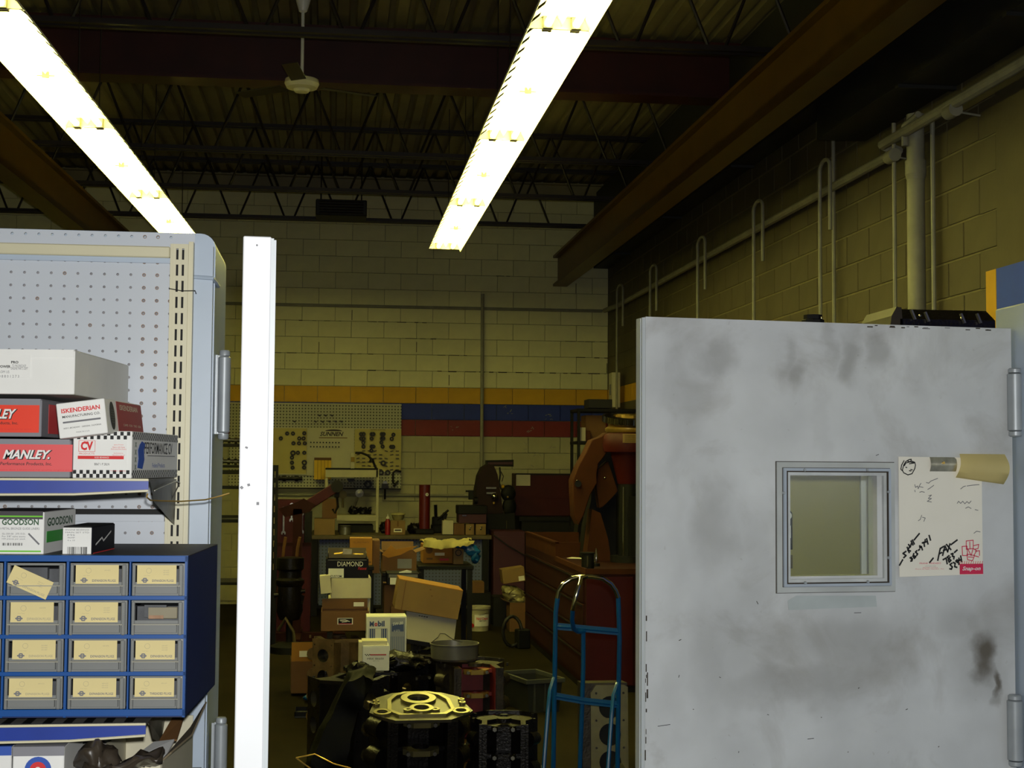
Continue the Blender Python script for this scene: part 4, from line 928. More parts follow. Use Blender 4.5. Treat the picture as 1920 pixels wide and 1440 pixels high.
g = G(); g.b2(-.5, .36, -.226, -.220, -.02, .022); g.done('price_rail', M_rail, o, smooth=0)
def lbox(name, label, cat, px0, px1, pt, D, depth, yaw, m, mt, z=z3):
    pbm = 1440
    a = P(px0, pt, D); b = P(px1, pt, D); h = a.z-z; w = b.x-a.x
    g = G(); g.box((0, depth/2, h/2), (w, depth, h), None, .0015); o = g.done(name, m, loc=((a.x+b.x)/2, D, z+.0005), rot=(0, 0, yaw), smooth=0); tag(o, label, cat)
    g = G(); g.b2(-w/2, w/2, -.001, depth, h, h+.001); g.b2(-w/2, w/2, -.0015, 0, h-.014, h+.001); g.done('lid_flap', mt, o, smooth=0)
    return o, w, h
o, w, h = lbox('spark_plug_box', 'white box with a blue and red round emblem, front of the lowest shelf', 'box', 24, 121, 1402, 2.42, .16, -.02, M_white_card, M_grey_card)
e = patch(o, .05, .05, 0, h-.036, -.002, M_blueink, name='emblem_disc', pts=circ(0, 0, .021, 24)); patch(o, .03, .03, 0, h-.036, -.0026, M_redink, name='emblem_centre', pts=circ(0, 0, .013, 20)); patch(o, .014, .014, 0, h-.036, -.0032, M_white_card, name='emblem_dot', pts=circ(0, 0, .005, 16))
patch(o, .01, h*.9, w*.5-.006, h*.4, -.002, M_blueink, name='blue_edge_print', pts=[(-.006, -.05), (.004, -.05), (.004, .03)]); patch(o, .01, h*.9, -w*.5+.005, h*.4, -.002, M_blueink, name='blue_edge_print', pts=[(-.004, -.05), (.006, -.05), (-.004, .03)])
o, w, h = lbox('spark_plug_box', 'white box with grey dusty lid standing behind the emblem box', 'box', 49, 140, 1387, 2.60, .14, 0, M_white_card, M_grey_card)
patch(o, .02, h*.5, w*.5-.010, h*.5, -.002, M_blueink, name='blue_edge_print'); patch(o, .012, h*.4, w*.5-.002, h*.3, -.0026, M_redink, name='red_edge_print')
o, w, h = lbox('blue_box', 'small blue and white box squeezed between the emblem box and plastic bag', 'box', 140, 172, 1408, 2.56, .14, 0, M_blueink, M_white_card)
o, w, h = lbox('white_tray_box', 'white and blue box at the far left end of the lowest shelf', 'box', -60, 22, 1402, 2.50, .16, 0, M_white_card, M_blueink)
# torn open carton
a = P(158, 1430, 2.44); b = P(305, 1424, 2.44); w = b.x-a.x; hh = a.z-z3
tc_ = empty('torn_carton', ((a.x+b.x)/2, 2.44, z3), (0, 0, -.06)); tag(tc_, 'torn cream carton with raised flaps at the right of the lowest shelf', 'carton')
g = G()
for bx in ((-w/2, w/2, 0, .003, 0, hh), (-w/2, w/2, .32, .323, 0, hh+.02), (-w/2, -w/2+.003, 0, .32, 0, hh), (w/2-.003, w/2, 0, .32, 0, hh), (-w/2, w/2, 0, .32, 0, .003)): g.b2(*bx)
g.done('carton_body', M_whitebox, tc_, smooth=0)
g = G(); g.quad([(w/2, .0, hh), (w/2, .30, hh), (w/2+.035, .25, hh+.055), (w/2+.03, .12, hh+.02), (w/2+.012, .02, hh+.01)]); bmesh.ops.solidify(g.bm, geom=g.bm.faces[:], thickness=.003); g.done('side_flap', mat('weathered_flap', (120, 108, 84), .7, var=.2), tc_, smooth=0)
g = G(); g.quad([(w*.05, .01, hh), (w/2, .01, hh), (w*.48, .13, hh+.012), (w*.2, .13, hh+.008)]); bmesh.ops.solidify(g.bm, geom=g.bm.faces[:], thickness=.003); g.done('top_flap', M_white_card, tc_, smooth=0)
g = G(); g.quad([(w*.25, .14, hh+.006), (w/2, .14, hh+.01), (w*.46, .24, hh+.03), (w*.3, .24, hh+.03)]); bmesh.ops.solidify(g.bm, geom=g.bm.faces[:], thickness=.003); g.done('back_flap', M_kraft, tc_, smooth=0)
# smoky plastic bag lying over it
def blob(name, m, label, cat, loc, pts, sub=2, noise=.012, seed=1):
    rnd_ = random.Random(seed); b = bmesh.new(); bmesh.ops.create_icosphere(b, subdivisions=sub+1, radius=1)
    from mathutils import noise as NZ
    out = G()
    for (c, sc, rot) in pts:
        b2 = b.copy(); M = Matrix.Translation(Vector(c)) @ Euler(rot).to_matrix().to_4x4() @ Matrix.Diagonal((*sc, 1)); b2.transform(M)
        for v in b2.verts:
            n = NZ.noise_vector(v.co*38+Vector((seed*7.1, 0, 0))); v.co += n*noise
            n = NZ.noise_vector(v.co*90+Vector((seed*3.1, 5, 0))); v.co += n*noise*.35
        out._add(b2)
    b.free()
    bm = out.bm; lo = min(v.co.z for v in bm.verts); 
    o = out.done(name, m, loc=loc, smooth=75); tag(o, label, cat); return o
q = P(235, 1400, 2.52)
bag = blob('plastic_bag', M_bag, 'smoky crumpled plastic bag lying over the torn carton', 'bag', (q.x, 2.425, q.z-.030), [((-.038, .02, .030), (.024, .03, .026), (0, .3, 0)), ((-.015, .02, .020), (.03, .03, .018), (0, .5, 0)), ((.030, -.01, .022), (.050, .03, .013), (0, -.35, .1)), ((-.005, 0, .006), (.05, .05, .010), (0, .2, 0))], noise=.016)
# ------------------------------------------------------------------ the shop beyond the doors
def grp(o, g): o['group'] = g; return o
def pprism(name, pts, D, dep, m, label=None, cat=None, parent=None, bev=0, base=None):
    """outline given in pixels, stood up at distance D and given real thickness"""
    W = [P(x, y, D) for x, y in pts]; zb = min(p.z for p in W); xc = sum(p.x for p in W)/len(W)
    org = Vector((xc, D, zb)) if parent is None else Vector(base)
    g = G(); g.prism([(p.x-org.x, p.z-org.z) for p in W], D-org.y, D-org.y+dep)
    if bev: bmesh.ops.bevel(g.bm, geom=[e for e in g.bm.edges if e.calc_face_angle(0) > .5], offset=bev, segments=1, affect='EDGES')
    o = g.done(name, m, parent, loc=None if parent is not None else org, smooth=30)
    return tag(o, label, cat) if parent is None else o
def carton(px0, py0, px1, py1, D, dep, label, m=None, yaw=0, tilt=0, name='carton', cat='box', flaps='closed', tape=True, group=None):
    cx, zb, w, h = RC(px0, py0, px1, py1, D); m = m or M_kraft
    o = empty(name, (cx, D, zb), (0, tilt, yaw)); tag(o, label, cat, group)
    g = G()
    if flaps == 'closed': g.box((0, dep/2, h/2), (w, dep, h), None, .002)
    else:
        t = .004
        g.b2(-w/2, w/2, 0, t, 0, h); g.b2(-w/2, w/2, dep-t, dep, 0, h); g.b2(-w/2, -w/2+t, t, dep-t, 0, h); g.b2(w/2-t, w/2, t, dep-t, 0, h); g.b2(-w/2, w/2, 0, dep, 0, t)
    g.done('carton_body', m, o, smooth=0)
    if flaps == 'closed':
        g = G(); g.b2(-w/2+.001, w/2-.001, .001, dep/2-.001, h, h+.003); g.done('top_flap', m, o, smooth=0)
        g = G(); g.b2(-w/2+.001, w/2-.001, dep/2+.001, dep-.001, h, h+.003); g.done('top_flap', m, o, smooth=0)
        if tape:
            g = G(); g.b2(-w/2-.0005, w/2+.0005, dep/2-.02, dep/2+.02, h+.003, h+.0035); g.done('tape', M_kraft2, o, smooth=0)
    elif flaps == 'open':
        for s in (-1, 1):
            g = G(); g.box((s*(w/2+.03), dep/2, h+.012), (.08, dep-.01, .003), (0, s*-.35, 0)); g.done('top_flap', m, o, smooth=0)
        g = G(); g.box((0, dep+.015, h+.03), (w-.01, .003, .08), (-.45, 0, 0)); g.done('top_flap', m, o, smooth=0)
    return o, w, h
# ---- engine block standing on its end
def engine_block(loc, rotz, L, label, m, cap_m=None, inner=None, deck_m=None, tilt=(0, 0), k=1.0, plate='plain'):
    o = empty('engine_block', loc, (tilt[0], tilt[1], rotz)); tag(o, label, 'engine block', 'engine blocks standing on end on the floor')
    S2 = lambda pts: [(x*k, y*k) for x, y in pts]
    half = [(.15, -.19), (.15, -.03), (.227, .099), (.099, .227), (.03, .13)]
    outer = S2(half + [(-x, y) for x, y in half[::-1]] + [(-.115, -.19), (-.115, -.02), (-.05, .04), (.05, .04), (.115, -.02), (.115, -.19)])
    bm = bmesh.new(); A = [bm.verts.new((x, y, .0)) for x, y in outer]; B = [bm.verts.new((x, y, L)) for x, y in outer]; n = len(outer)
    bm.faces.new(A); bm.faces.new(B[::-1])
    for i in range(n):
        if i in (2, 6): continue
        bm.faces.new((A[i], B[i], B[(i+1) % n], A[(i+1) % n]))
    bmesh.ops.recalc_face_normals(bm, faces=bm.faces); bmesh.ops.triangulate(bm, faces=[f for f in bm.faces if len(f.verts) > 4])
    g = G(); g._add(bm); g.done('casting', m, o, smooth=30)
    # bulges of the water jacket and side ribs
    for s in (-1, 1):
        g = G()
        for i in range(4):
            z = L*(.14+.235*i); g.cyl((s*.17*k, -.01*k, z), (s*.225*k, .06*k, z+.0), .052*k, .045*k, n=12)
        g.b2(s*.155*k-.008, s*.155*k+.008, -.19*k, -.17*k, 0, L)
        tag(g.done('water_jacket', m, o, smooth=50), kind='stuff')
    dm = deck_m or m
    for s in (-1, 1):
        x0, y0, x1, y1 = .227*k, .099*k, .099*k, .227*k; wdk = math.hypot(x1-x0, y1-y0)
        holes = [circ(wdk/2, L*(.14+.235*i), .047*k, 18) for i in range(4)]
        for i in range(5): holes += [circ(wdk*.1, L*(.025+.235*i), .006, 6), circ(wdk*.9, L*(.025+.235*i), .006, 6)]
        M = Matrix.Translation((s*x0, y0, 0)) @ Matrix.Rotation(math.atan2(y1-y0, s*(x1-x0)), 4, 'Z') @ Matrix.Rotation(math.pi/2, 4, 'X')
        g = G(); g.plate(rect(0, 0, wdk, L), holes, .008 if s > 0 else -.008, M); g.done('deck', dm, o, smooth=0)
        for i in range(4):
            g = G(); nrm = Vector((s*.7071, .7071, 0)); c = Vector((s*(x0+x1)/2, (y0+y1)/2, L*(.14+.235*i)))
            b = bmesh.new(); q = nrm.cross(Vector((0, 0, 1))).normalized(); r = .0465*k
            ra = [b.verts.new(c + q*math.cos(a)*r + Vector((0, 0, 1))*math.sin(a)*r + nrm*.006) for a in [j*math.pi/10 for j in range(20)]]
            rb_ = [b.verts.new(v.co - nrm*.085*k) for v in ra]
            for j in range(20): b.faces.new((ra[j], rb_[j], rb_[(j+1) % 20], ra[(j+1) % 20]))
            b.faces.new(rb_); g._add(b); g.done('cylinder_bore', M_bore if s < 0 else M_machg, o, smooth=50)
    # main bearing webs and caps in the open crankcase
    for i in range(5):
        z = L*(.05+.225*i)
        g = G(); arc = [(.042*k*math.cos(a), -.075*k+.042*k*math.sin(a)) for a in [j*math.pi/8 for j in range(9)]]
        bm = bmesh.new(); loop = [(-.115*k, .04*k), (-.115*k, -.075*k)] + [(x, y) for x, y in arc[::-1]] + [(.115*k, -.075*k), (.115*k, .04*k)]
        A = [bm.verts.new((x, y, z-.010)) for x, y in loop]; B = [bm.verts.new((x, y, z+.010)) for x, y in loop]; n = len(loop)
        bm.faces.new(A); bm.faces.new(B[::-1])
        for j in range(n): bm.faces.new((A[j], B[j], B[(j+1) % n], A[(j+1) % n]))
        bmesh.ops.recalc_face_normals(bm, faces=bm.faces); bmesh.ops.triangulate(bm, faces=[f for f in bm.faces if len(f.verts) > 4]); g._add(bm); g.done('bearing_web', inner or m, o, smooth=0)
        g = G(); arc2 = [(.042*k*math.cos(a), -.077*k-.042*k*math.sin(a)) for a in [j*math.pi/8 for j in range(9)]]
        bm = bmesh.new(); loop = [(.085*k, -.077*k), (.085*k, -.11*k), (.04*k, -.145*k), (-.04*k, -.145*k), (-.085*k, -.11*k), (-.085*k, -.077*k)] + arc2[::-1]
        A = [bm.verts.new((x, y, z-.013)) for x, y in loop]; B = [bm.verts.new((x, y, z+.013)) for x, y in loop]; n = len(loop)
        bm.faces.new(A); bm.faces.new(B[::-1])
        for j in range(n): bm.faces.new((A[j], B[j], B[(j+1) % n], A[(j+1) % n]))
        bmesh.ops.recalc_face_normals(bm, faces=bm.faces); bmesh.ops.triangulate(bm, faces=[f for f in bm.faces if len(f.verts) > 4]); g._add(bm)
        cp = g.done('bearing_cap', cap_m or m, o, smooth=30)
        for s in (-1, 1):
            g = G(); g.cyl((s*.062*k, -.128*k, z), (s*.062*k, -.150*k, z), .010, n=6); g.done('cap_bolt', M_steel, cp)
    if inner:
        g = G(); g.b2(-.114*k, -.110*k, -.18*k, -.02*k, 0, L); g.b2(.110*k, .114*k, -.18*k, -.02*k, 0, L); g.b2(-.11*k, .11*k, .02*k, .03*k, 0, L); g.done('painted_lining', inner, o, smooth=0)
    if plate == 'plain':
        g = G(); ol = S2([(.24, -.12), (.19, .02), (.235, .10), (.10, .24), (-.10, .24), (-.235, .10), (-.19, .02), (-.24, -.12), (-.16, -.20), (.16, -.20)])
        g.plate(ol, [circ(0, -.077*k, .05*k, 20), circ(0, .06*k, .028*k, 14)]+[circ(x*k, y*k, .007, 8) for x, y in ((.21, -.1), (.12, .21), (-.12, .21), (-.21, -.1), (.2, .1), (-.2, .1))], .018, Matrix.Translation((0, 0, L)))
        g.done('end_flange', m, o, smooth=0)
    elif plate == 'bell':
        g = G(); ol = S2([(.245, -.08), (.215, .05), (.20, .13), (.12, .20), (.03, .215), (-.03, .215), (-.12, .20), (-.20, .13), (-.215, .05), (-.245, -.08), (-.20, -.14), (-.13, -.20), (.13, -.20), (.20, -.14)])
        hl = [circ(0, -.085*k, .042*k, 24), circ(0, .085*k, .052*k, 24), circ(.185*k, -.105*k, .026*k, 16), circ(-.185*k, -.105*k, .026*k, 16)]
        g.plate(ol, hl, .014, Matrix.Translation((0, 0, L))); g.done('end_flange', M_machg, o, smooth=0)
        # raised machined gasket rail
        def loop(sc, dy=0): return [(x*sc*k, (y*sc+dy)*k) for x, y in ((.155, -.02), (.15, .07), (.115, .145), (.06, .185), (-.06, .185), (-.115, .145), (-.15, .07), (-.155, -.02), (-.16, -.09), (-.11, -.155), (.11, -.155), (.16, -.09))]
        g = G(); g.plate(loop(1.0), [loop(.88)], .012, Matrix.Translation((0, 0, L+.014))); 
        g.plate(circ(0, .085*k, .085*k, 28), [circ(0, .085*k, .053*k, 24)], .014, Matrix.Translation((0, .0, L+.014)))
        for s in (-1, 1): g.plate(circ(s*.185*k, -.105*k, .042*k, 18), [circ(s*.185*k, -.105*k, .026*k, 16)], .012, Matrix.Translation((0, 0, L+.014)))
        g.done('gasket_rail', M_mach, o, smooth=0)
        g = G(); g.plate(circ(0, -.085*k, .056*k, 24), [circ(0, -.085*k, .036*k, 24)], .022, Matrix.Translation((0, 0, L+.014)))
        for s in (-1, 1): g.plate(circ(s*.064*k, -.10*k, .022*k, 12), [circ(s*.064*k, -.10*k, .009, 10)], .02, Matrix.Translation((0, 0, L+.014)))
        g.done('bearing_boss', M_mach, o, smooth=0)
        g = G()
        for x, y in ((.205, .06), (.205, .015), (-.205, .06), (-.205, .015)): g.plate(circ(x*k, y*k, .016*k, 12), [circ(x*k, y*k, .008*k, 10)], .012, Matrix.Translation((0, 0, L+.014)))
        tag(g.done('dowel_rings', M_mach, o, smooth=0), kind='stuff')
    return o
# A: the machined block in front
cA = Pz(783, 1331, .57)
engine_block((cA.x, cA.y-.02, 0.006), .03, .595, 'dark block whose bright machined end face with two large holes looks up in front', M_irond, M_mach, tilt=(.16, 0), k=.97, plate='bell')
# B: left block with lit bores
cB = Pz(668, 1265, .60)
engine_block((cB.x-.02, cB.y, 0), 2.75, .58, 'brown-black block at the left of the front group, cylinder bores showing', M_irond, None, k=.92)
cC = Pz(640, 1196, .58)
engine_block((cC.x, cC.y+.05, 0), 3.35, .57, 'rusty scalloped block behind the left front, beneath the brown mail carton', M_rusti, None, k=.9)
cD = Pz(888, 1240, .60)
engine_block((cD.x, cD.y+.02, 0), .10, .58, 'grey block with red painted crankcase under the round pan', M_iron, M_brass, M_redp, k=.86)
cE = Pz(935, 1345, .58)
engine_block((cE.x+.03, cE.y+.05, 0), -.12, .56, 'dark block with open crankcase at the lower right of the group', M_irond, None, k=.66)
cG = Pz(745, 1245, .47)
engine_block((cG.x+.14, 9.6, 0), .4, .45, 'low block carrying the motor oil carton in the middle of the group', M_irond, None, k=.78)
engine_block((P(728, 1250, 8.45).x, 8.5, 0), 3.0, .515, 'oily block under the small white carton in the middle', M_irond, None, k=.72)
cH = P(810, 1216, 10.05)
engine_block((cH.x+.12, cH.y+.22, 0), -.3, cH.z-.02, 'oily block under the tilted white carton behind the round pan', M_irond, None, k=.9)
cI = P(850, 1240, 9.2)
# F: block deck leaning by the hand truck
qa = P(1098, 1283, 7.2); qb = P(1176, 1283, 7.2)
o = empty('cylinder_block', ((qa.x+qb.x)/2, 7.2, 0), (-.06, 0, 0)); tag(o, 'inline block on end behind the hand truck, pale deck with round bores facing out', 'engine block')
w = qb.x-qa.x+.02; h = qa.z
g = G(); g.b2(-w/2, w/2, .01, .15, 0, h); g.done('casting', M_iron, o, smooth=0)
holes = [circ(w*.10, h-.12-.135*i, .056, 20) for i in range(5)]
for i in range(5):
    for sx in (-.2, .4): holes.append(circ(w*sx, h-.05-.135*i, .006, 8))
holes = [h_ for h_ in holes if min(y for x, y in h_) > .01]
g = G(); g.plate([(-w*.32, .0), (w*.5, .0), (w*.5, h-.02), (w*.42, h-.01), (-w*.2, h-.01), (-w*.32, h-.05)], holes, .014, Matrix.Translation((0, .01, 0)) @ FRONT); g.done('deck', M_mach, o, smooth=0)
for i in range(5):
    if h-.12-.135*i < .07: continue
    g = G(); g.lathe([(.056, -.013), (.056, .0), (.05, 0)], n=20, M=Matrix.Translation((w*.10, .008, h-.12-.135*i)) @ FRONT); g.lathe([(0, .001), (.055, .001)], n=20, M=Matrix.Translation((w*.10, .010, h-.12-.135*i)) @ FRONT); g.done('cylinder_bore', M_black, o)
g = G()
for i in range(6): g.cyl((-w*.42, .0, h-.06-.11*i), (-w*.42, .03, h-.06-.11*i), .018, n=10); 
g.b2(-w*.5, -w*.34, .004, .02, 0, h)
tag(g.done('side_bosses', M_iron, o), kind='stuff')
# dark bag hanging over the left block
pts = [(655, 1262), (690, 1250), (705, 1262), (690, 1300), (672, 1330), (660, 1400), (640, 1500), (560, 1530), (572, 1440), (600, 1370), (630, 1310)]
DB = cB.y-.42
Wp = [P(x, y, DB) for x, y in pts]; org = Vector((Wp[7].x, DB, 0.0))
bm = bmesh.new(); c = sum(((p-org) for p in Wp), Vector())/len(Wp)
ring0 = [bm.verts.new(Vector((p.x-org.x, 0, max(0.01, p.z-org.z)))) for p in Wp]; ring1 = [bm.verts.new(Vector(((v.co.x-c.x)*.86+c.x, -.09+.03*math.sin(i*2.1), (v.co.z-c.z)*.9+c.z))) for i, v in enumerate(ring0)]; ring2 = [bm.verts.new(Vector((v.co.x, .10, v.co.z))) for v in ring0]
n = len(ring0); bm.faces.new(ring1)
for i in range(n): bm.faces.new((ring0[i], ring0[(i+1) % n], ring1[(i+1) % n], ring1[i])); bm.faces.new((ring2[i], ring2[(i+1) % n], ring0[(i+1) % n], ring0[i]))
bm.faces.new(ring2[::-1]); bmesh.ops.recalc_face_normals(bm, faces=bm.faces); bmesh.ops.triangulate(bm, faces=bm.faces[:]); bmesh.ops.subdivide_edges(bm, edges=bm.edges[:], cuts=3, use_grid_fill=True)
from mathutils import noise as NZ
for v in bm.verts: v.co += NZ.noise_vector(v.co*9)*.02 + NZ.noise_vector(v.co*26)*.008
for v in bm.verts: v.co.z = max(v.co.z, .002)
g = G(); g._add(bm); tag(g.done('black_bag', mat('black_plastic_film', (6, 6, 6), .6, var=.3, scale=10, bump=.2, spec=.12), loc=org, smooth=60), 'black plastic sheet slumped down the left side of the front block', 'bag')
# wires on the floor at lower left
p0 = [P(x, y, 6.7) for x, y in ((555, 1421), (590, 1414), (625, 1432), (655, 1440), (700, 1462))]; p1 = [P(x, y, 6.72) for x, y in ((555, 1421), (575, 1436), (600, 1452), (610, 1500))]
g = G(); g.tube(p0, .0035, 6); g.tube(p1, .0035, 6); o = g.done('bent_wire', M_brass, origin=Vector((p1[-1].x, 6.72, p1[-1].z))); tag(o, 'thin bent wire sticking out at the foot of the black plastic', 'wire')
# greasy engine top parts around the front
def greasy(label, px, py, D, sc, seed, m=M_irond, name='engine_part', z=None):
    q = P(px, py, D); return blob(name, m, label, 'engine part', (q.x, D, z if z is not None else q.z), [((0, 0, sc[2]*.8), sc, (0, .1, 0)), ((sc[0]*.5, .02, sc[2]*.9), (sc[0]*.5, sc[1]*.7, sc[2]*.7), (.2, .3, .4)), ((-sc[0]*.5, -.01, sc[2]*.7), (sc[0]*.45, sc[1]*.8, sc[2]*.8), (.1, .4, 1))], noise=.03, seed=seed)
greasy('oily intake casting lying across the blocks behind the small white box', 752, 1262, 8.45, (.13, .09, .055), 3, z=.535)
greasy('greasy manifold lump on the left block beside the small white box', 672, 1266, 7.8, (.06, .07, .03), 5, z=.602)
# mail carton stack
cw, w, h = carton(602, 1147, 692, 1184, 9.5, .30, 'brown open carton with a small eagle mail label, lowest of the left stack', M_kraft, name='mail_carton', flaps='none')
g = G(); g.b2(-w/2+.004, w/2-.004, .29, .296, h-.01, h+.058); g.done('back_flap', M_kraft, cw, smooth=0)
patch(cw, .10, .042, 0.0, h*.52, -.001, M_white_card, name='mail_label'); patch(cw, .088, .034, .0, h*.52, -.0016, M_navy, name='label_field')
strokes(cw, [[(-.035, .008), (0, .010), (.02, .002)], [(-.03, .002), (.005, .002), (.03, -.002)], [(-.02, -.006), (.01, -.003)]], M_white_card, 0, h*.52, -.0022, wd=.004, name='eagle_mark'); patch(cw, .088, .004, 0, h*.52-.016, -.0022, M_redink, name='red_line')
patch(cw, .07, .028, w*.30, h*1.0+.02, .288, M_white_card, name='paper_slip')
cx, zb, ww, hh = RC(604, 1124, 694, 1147, 9.9)
o, w, h = carton(615, 1123, 694, 1175, 9.85, .28, 'plain white carton behind and above the mail carton', M_whitebox, tape=False)
o, w, h = carton(621, 1085, 696, 1122, 9.8, .30, 'plain white carton just below the dark blue piston box', M_whitebox, tape=False, yaw=.02)
o, w, h = carton(602, 1080, 622, 1113, 9.72, .12, 'narrow white box leaning at the left of the white cartons', M_whitebox, tape=False, tilt=-.10, name='small_box')
db, w, h = carton(611, 1049, 691, 1084, 9.8, .28, 'dark blue piston box with white lettering, top of the left stack', M_navy, tape=False, name='piston_box')
txt(db, 'DIAMOND', w*.60, h*.26, .02, h*.76, -.001, M_white_card); txt(db, 'Pistons', w*.20, h*.16, .10, h*.52, -.001, M_redink, shear=.3)
patch(db, w*.36, h*.50, -w*.26, h*.27, -.001, M_white_card, name='white_label'); txt(db, 'CUSTOM', w*.26, h*.12, -w*.26, h*.10, -.0016, M_ink, bold=.02); patch(db, w*.9, .004, 0, h*.97, -.001, M_greyink, name='pale_edge_line')
ztop = db.location.z+h
o = empty('parts_tray', (db.location.x, 9.94, ztop+.0035)); tag(o, 'shallow oily tray of loose small parts on the dark blue piston box', 'tray')
g = G(); g.b2(-.13, .13, -.12, .12, 0, .005); g.b2(-.13, .13, -.12, -.115, 0, .03); g.b2(-.13, .13, .115, .12, 0, .06); g.b2(-.13, -.125, -.12, .12, 0, .04); g.b2(.125, .13, -.12, .12, 0, .04); g.done('tray_body', M_wood, o, smooth=0)
g = G(); g.box((.0, -.02, .035), (.06, .03, .05), (0, .1, 0)); g.done('parts_bag', M_clear, o, smooth=0)
g = G(); g.cyl((-.09, 0, .02), (-.02, .02, .03), .012); g.cyl((.04, 0, .02), (.11, -.03, .02), .011); tag(g.done('loose_parts', M_brass, o), kind='stuff')
o, w, h = carton(656, 1010, 698, 1060, 10.6, .2, 'upright orange carton standing behind the piston box', M_orangecard, name='orange_carton', tape=False)
txt(o, 'FEL-PRO PARTS', w*.7, h*.06, 0, h*.86, -.001, M_kraft)
patch(o, w*.9, h*.05, 0, h*.12, -.001, M_kraft, name='printed_band')
carton(698, 1014, 712, 1075, 10.7, .3, 'tall kraft carton edge right of the orange carton', M_kraft, tape=False, name='narrow_carton')
# second column
o, w, h = carton(717, 1036, 781, 1072, 11.2, .35, 'open kraft carton with an orange flap standing up, centre of the pile', M_kraft, flaps='open', name='open_carton')
patch(o, w*.42, h*.5, w*.15, h*.42, -.001, M_grey_card, name='shipping_label')
pprism('torn_flap', [(716, 1040), (733, 1022), (742, 1030), (784, 1023), (752, 1040), (728, 1046)], 11.12, .01, M_orangecard, parent=o, base=tuple(o.location))
mid = P(750, 1072, 11.2).z
bx_, w, h = carton(726, 1076, 786, 1096, 10.6, .3, 'dark blue box with pale label strip below the open kraft carton', M_navy, tape=False, name='blue_black_box')
patch(bx_, w*.9, h*.3, 0, h*.8, -.001, M_greyink, name='pale_strip')
patch(bx_, w*.22, h*.7, -w*.3, -h*.05+h*.4, -.001, M_white_card, name='white_label')
tr = [P(x, y, 10.6) for x, y in ((748, 1074), (765, 1070), (772, 1073), (758, 1076))]
pprism('wrench_tool', [(748, 1073), (763, 1069), (772, 1071), (771, 1075), (760, 1074), (750, 1077)], 10.65, .02, M_white_card, 'bright white glove-like scrap on the dark blue box', 'scrap')
carton(720, 1098, 748, 1150, 10.7, .32, 'brown carton standing behind the left end of the big tilted carton', M_kraft, name='brown_carton')
carton(733, 1138, 760, 1151, 10.62, .2, 'small brown carton in shadow left of the tilted white carton', M_kraft, name='brown_carton')
# big tilted cartons
def tilted(pts, D, dep, m, label, name='carton'):
    W = [P(x, y, D) for x, y in pts]; org = Vector(min(W, key=lambda p: p.z)); org.y = D
    g = G(); g.prism([(p.x-org.x, p.z-org.z) for p in W], 0, dep); o = g.done(name, m, loc=org, smooth=0); tag(o, label, 'box')
    return o, [(p-org) for p in W]
tb, q = tilted([(762, 1147), (856, 1163), (850, 1212), (763, 1198)], 9.9, .30, M_whitebox, 'white carton tipped to the right under the big tan carton', 'white_carton')
g = G(); g.prism([((q[3]).x, q[3].z-.0), (q[2].x, q[2].z), (q[2].x, q[2].z-.03), (q[3].x, q[3].z-.03)], .002, .29); g.done('dark_base', M_navy, tb, smooth=0)
g = G(); g.prism([(q[0].x, q[0].z), (q[1].x, q[1].z), (q[1].x, q[1].z+.004), (q[0].x, q[0].z+.004)], .0, .295); g.done('lid_flap', M_whitebox, tb, smooth=0)
g = G()
for k in range(4):
    a = q[0].lerp(q[1], .26+.05*k); g.box((a.x, -.001, a.z-.012), (.012, .002, .006))
tag(g.done('staples', M_chrome, tb, smooth=0), kind='stuff')
kb, q = tilted([(749, 1087), (868, 1109), (858, 1162), (740, 1141)], 9.85, .38, M_kraft2, 'big tan carton tipped to the right on the white carton', 'tan_carton')
g = G(); g.prism([(q[0].x, q[0].z), (q[1].x, q[1].z), (q[1].x+.002, q[1].z+.006), (q[0].x, q[0].z+.006)], .0, .38); g.done('lid_edge', M_orangecard, kb, smooth=0)
g = G(); a, b = q[0].lerp(q[1], .10), q[3].lerp(q[2], .10); g.prism([(a.x, a.z), (a.x+.005, a.z), (b.x+.005, b.z), (b.x, b.z)], -.002, 0); g.done('side_seam', M_kraft, kb, smooth=0)
strokes(kb, [[(q[0].lerp(q[1], t).x, q[0].lerp(q[1], t).z-.03-.04*i), (q[0].lerp(q[1], t).x+.008, q[0].lerp(q[1], t).z-.03-.04*i)] for i, t in enumerate((.48, .5))], M_kraft, 0, 0, -.001, wd=.006, name='dent_mark')
# right column with the cloth
o1, w, h = carton(793, 1022, 850, 1056, 12.2, .34, 'orange-brown parts carton with round logo under the cream cloth, left of pair', M_orangecard, name='parts_carton')
patch(o1, .06, .06, -w*.30, h*.72, -.001, M_kraft, name='round_logo', pts=circ(0, 0, .03, 16)); patch(o1, w*.32, h*.16, w*.05, h*.5, -.001, M_paper, name='paper_label'); patch(o1, w*.2, h*.1, -w*.28, h*.25, -.001, M_kraft, name='logo_word')
patch(o1, w*.3, h*.12, w*.2, h*.2, -.001, M_redink, name='red_print')
o2, w, h = carton(850, 1028, 869, 1058, 12.1, .34, 'narrow tan parts carton with round logo, right of pair under the cloth', M_kraft2, name='parts_carton')
patch(o2, .06, .06, 0, h*.72, -.001, M_ink, name='round_logo', pts=circ(0, 0, .028, 16)); patch(o2, .044, .044, 0, h*.72, -.0016, M_kraft2, name='round_logo', pts=circ(0, 0, .02, 16))
cl = [(790, 1010), (800, 1004), (820, 1002), (850, 1001), (868, 1003), (884, 1009), (872, 1015), (850, 1020), (830, 1022), (800, 1022), (792, 1019)]
W = [P(x, y, 12.1) for x, y in cl]; org = Vector((W[4].x-.1, 12.0, o1.location.z+.172))
bm = bmesh.new(); n0 = 26; n1 = 12; gr = []
xa, xb = W[0].x-org.x, W[5].x-org.x
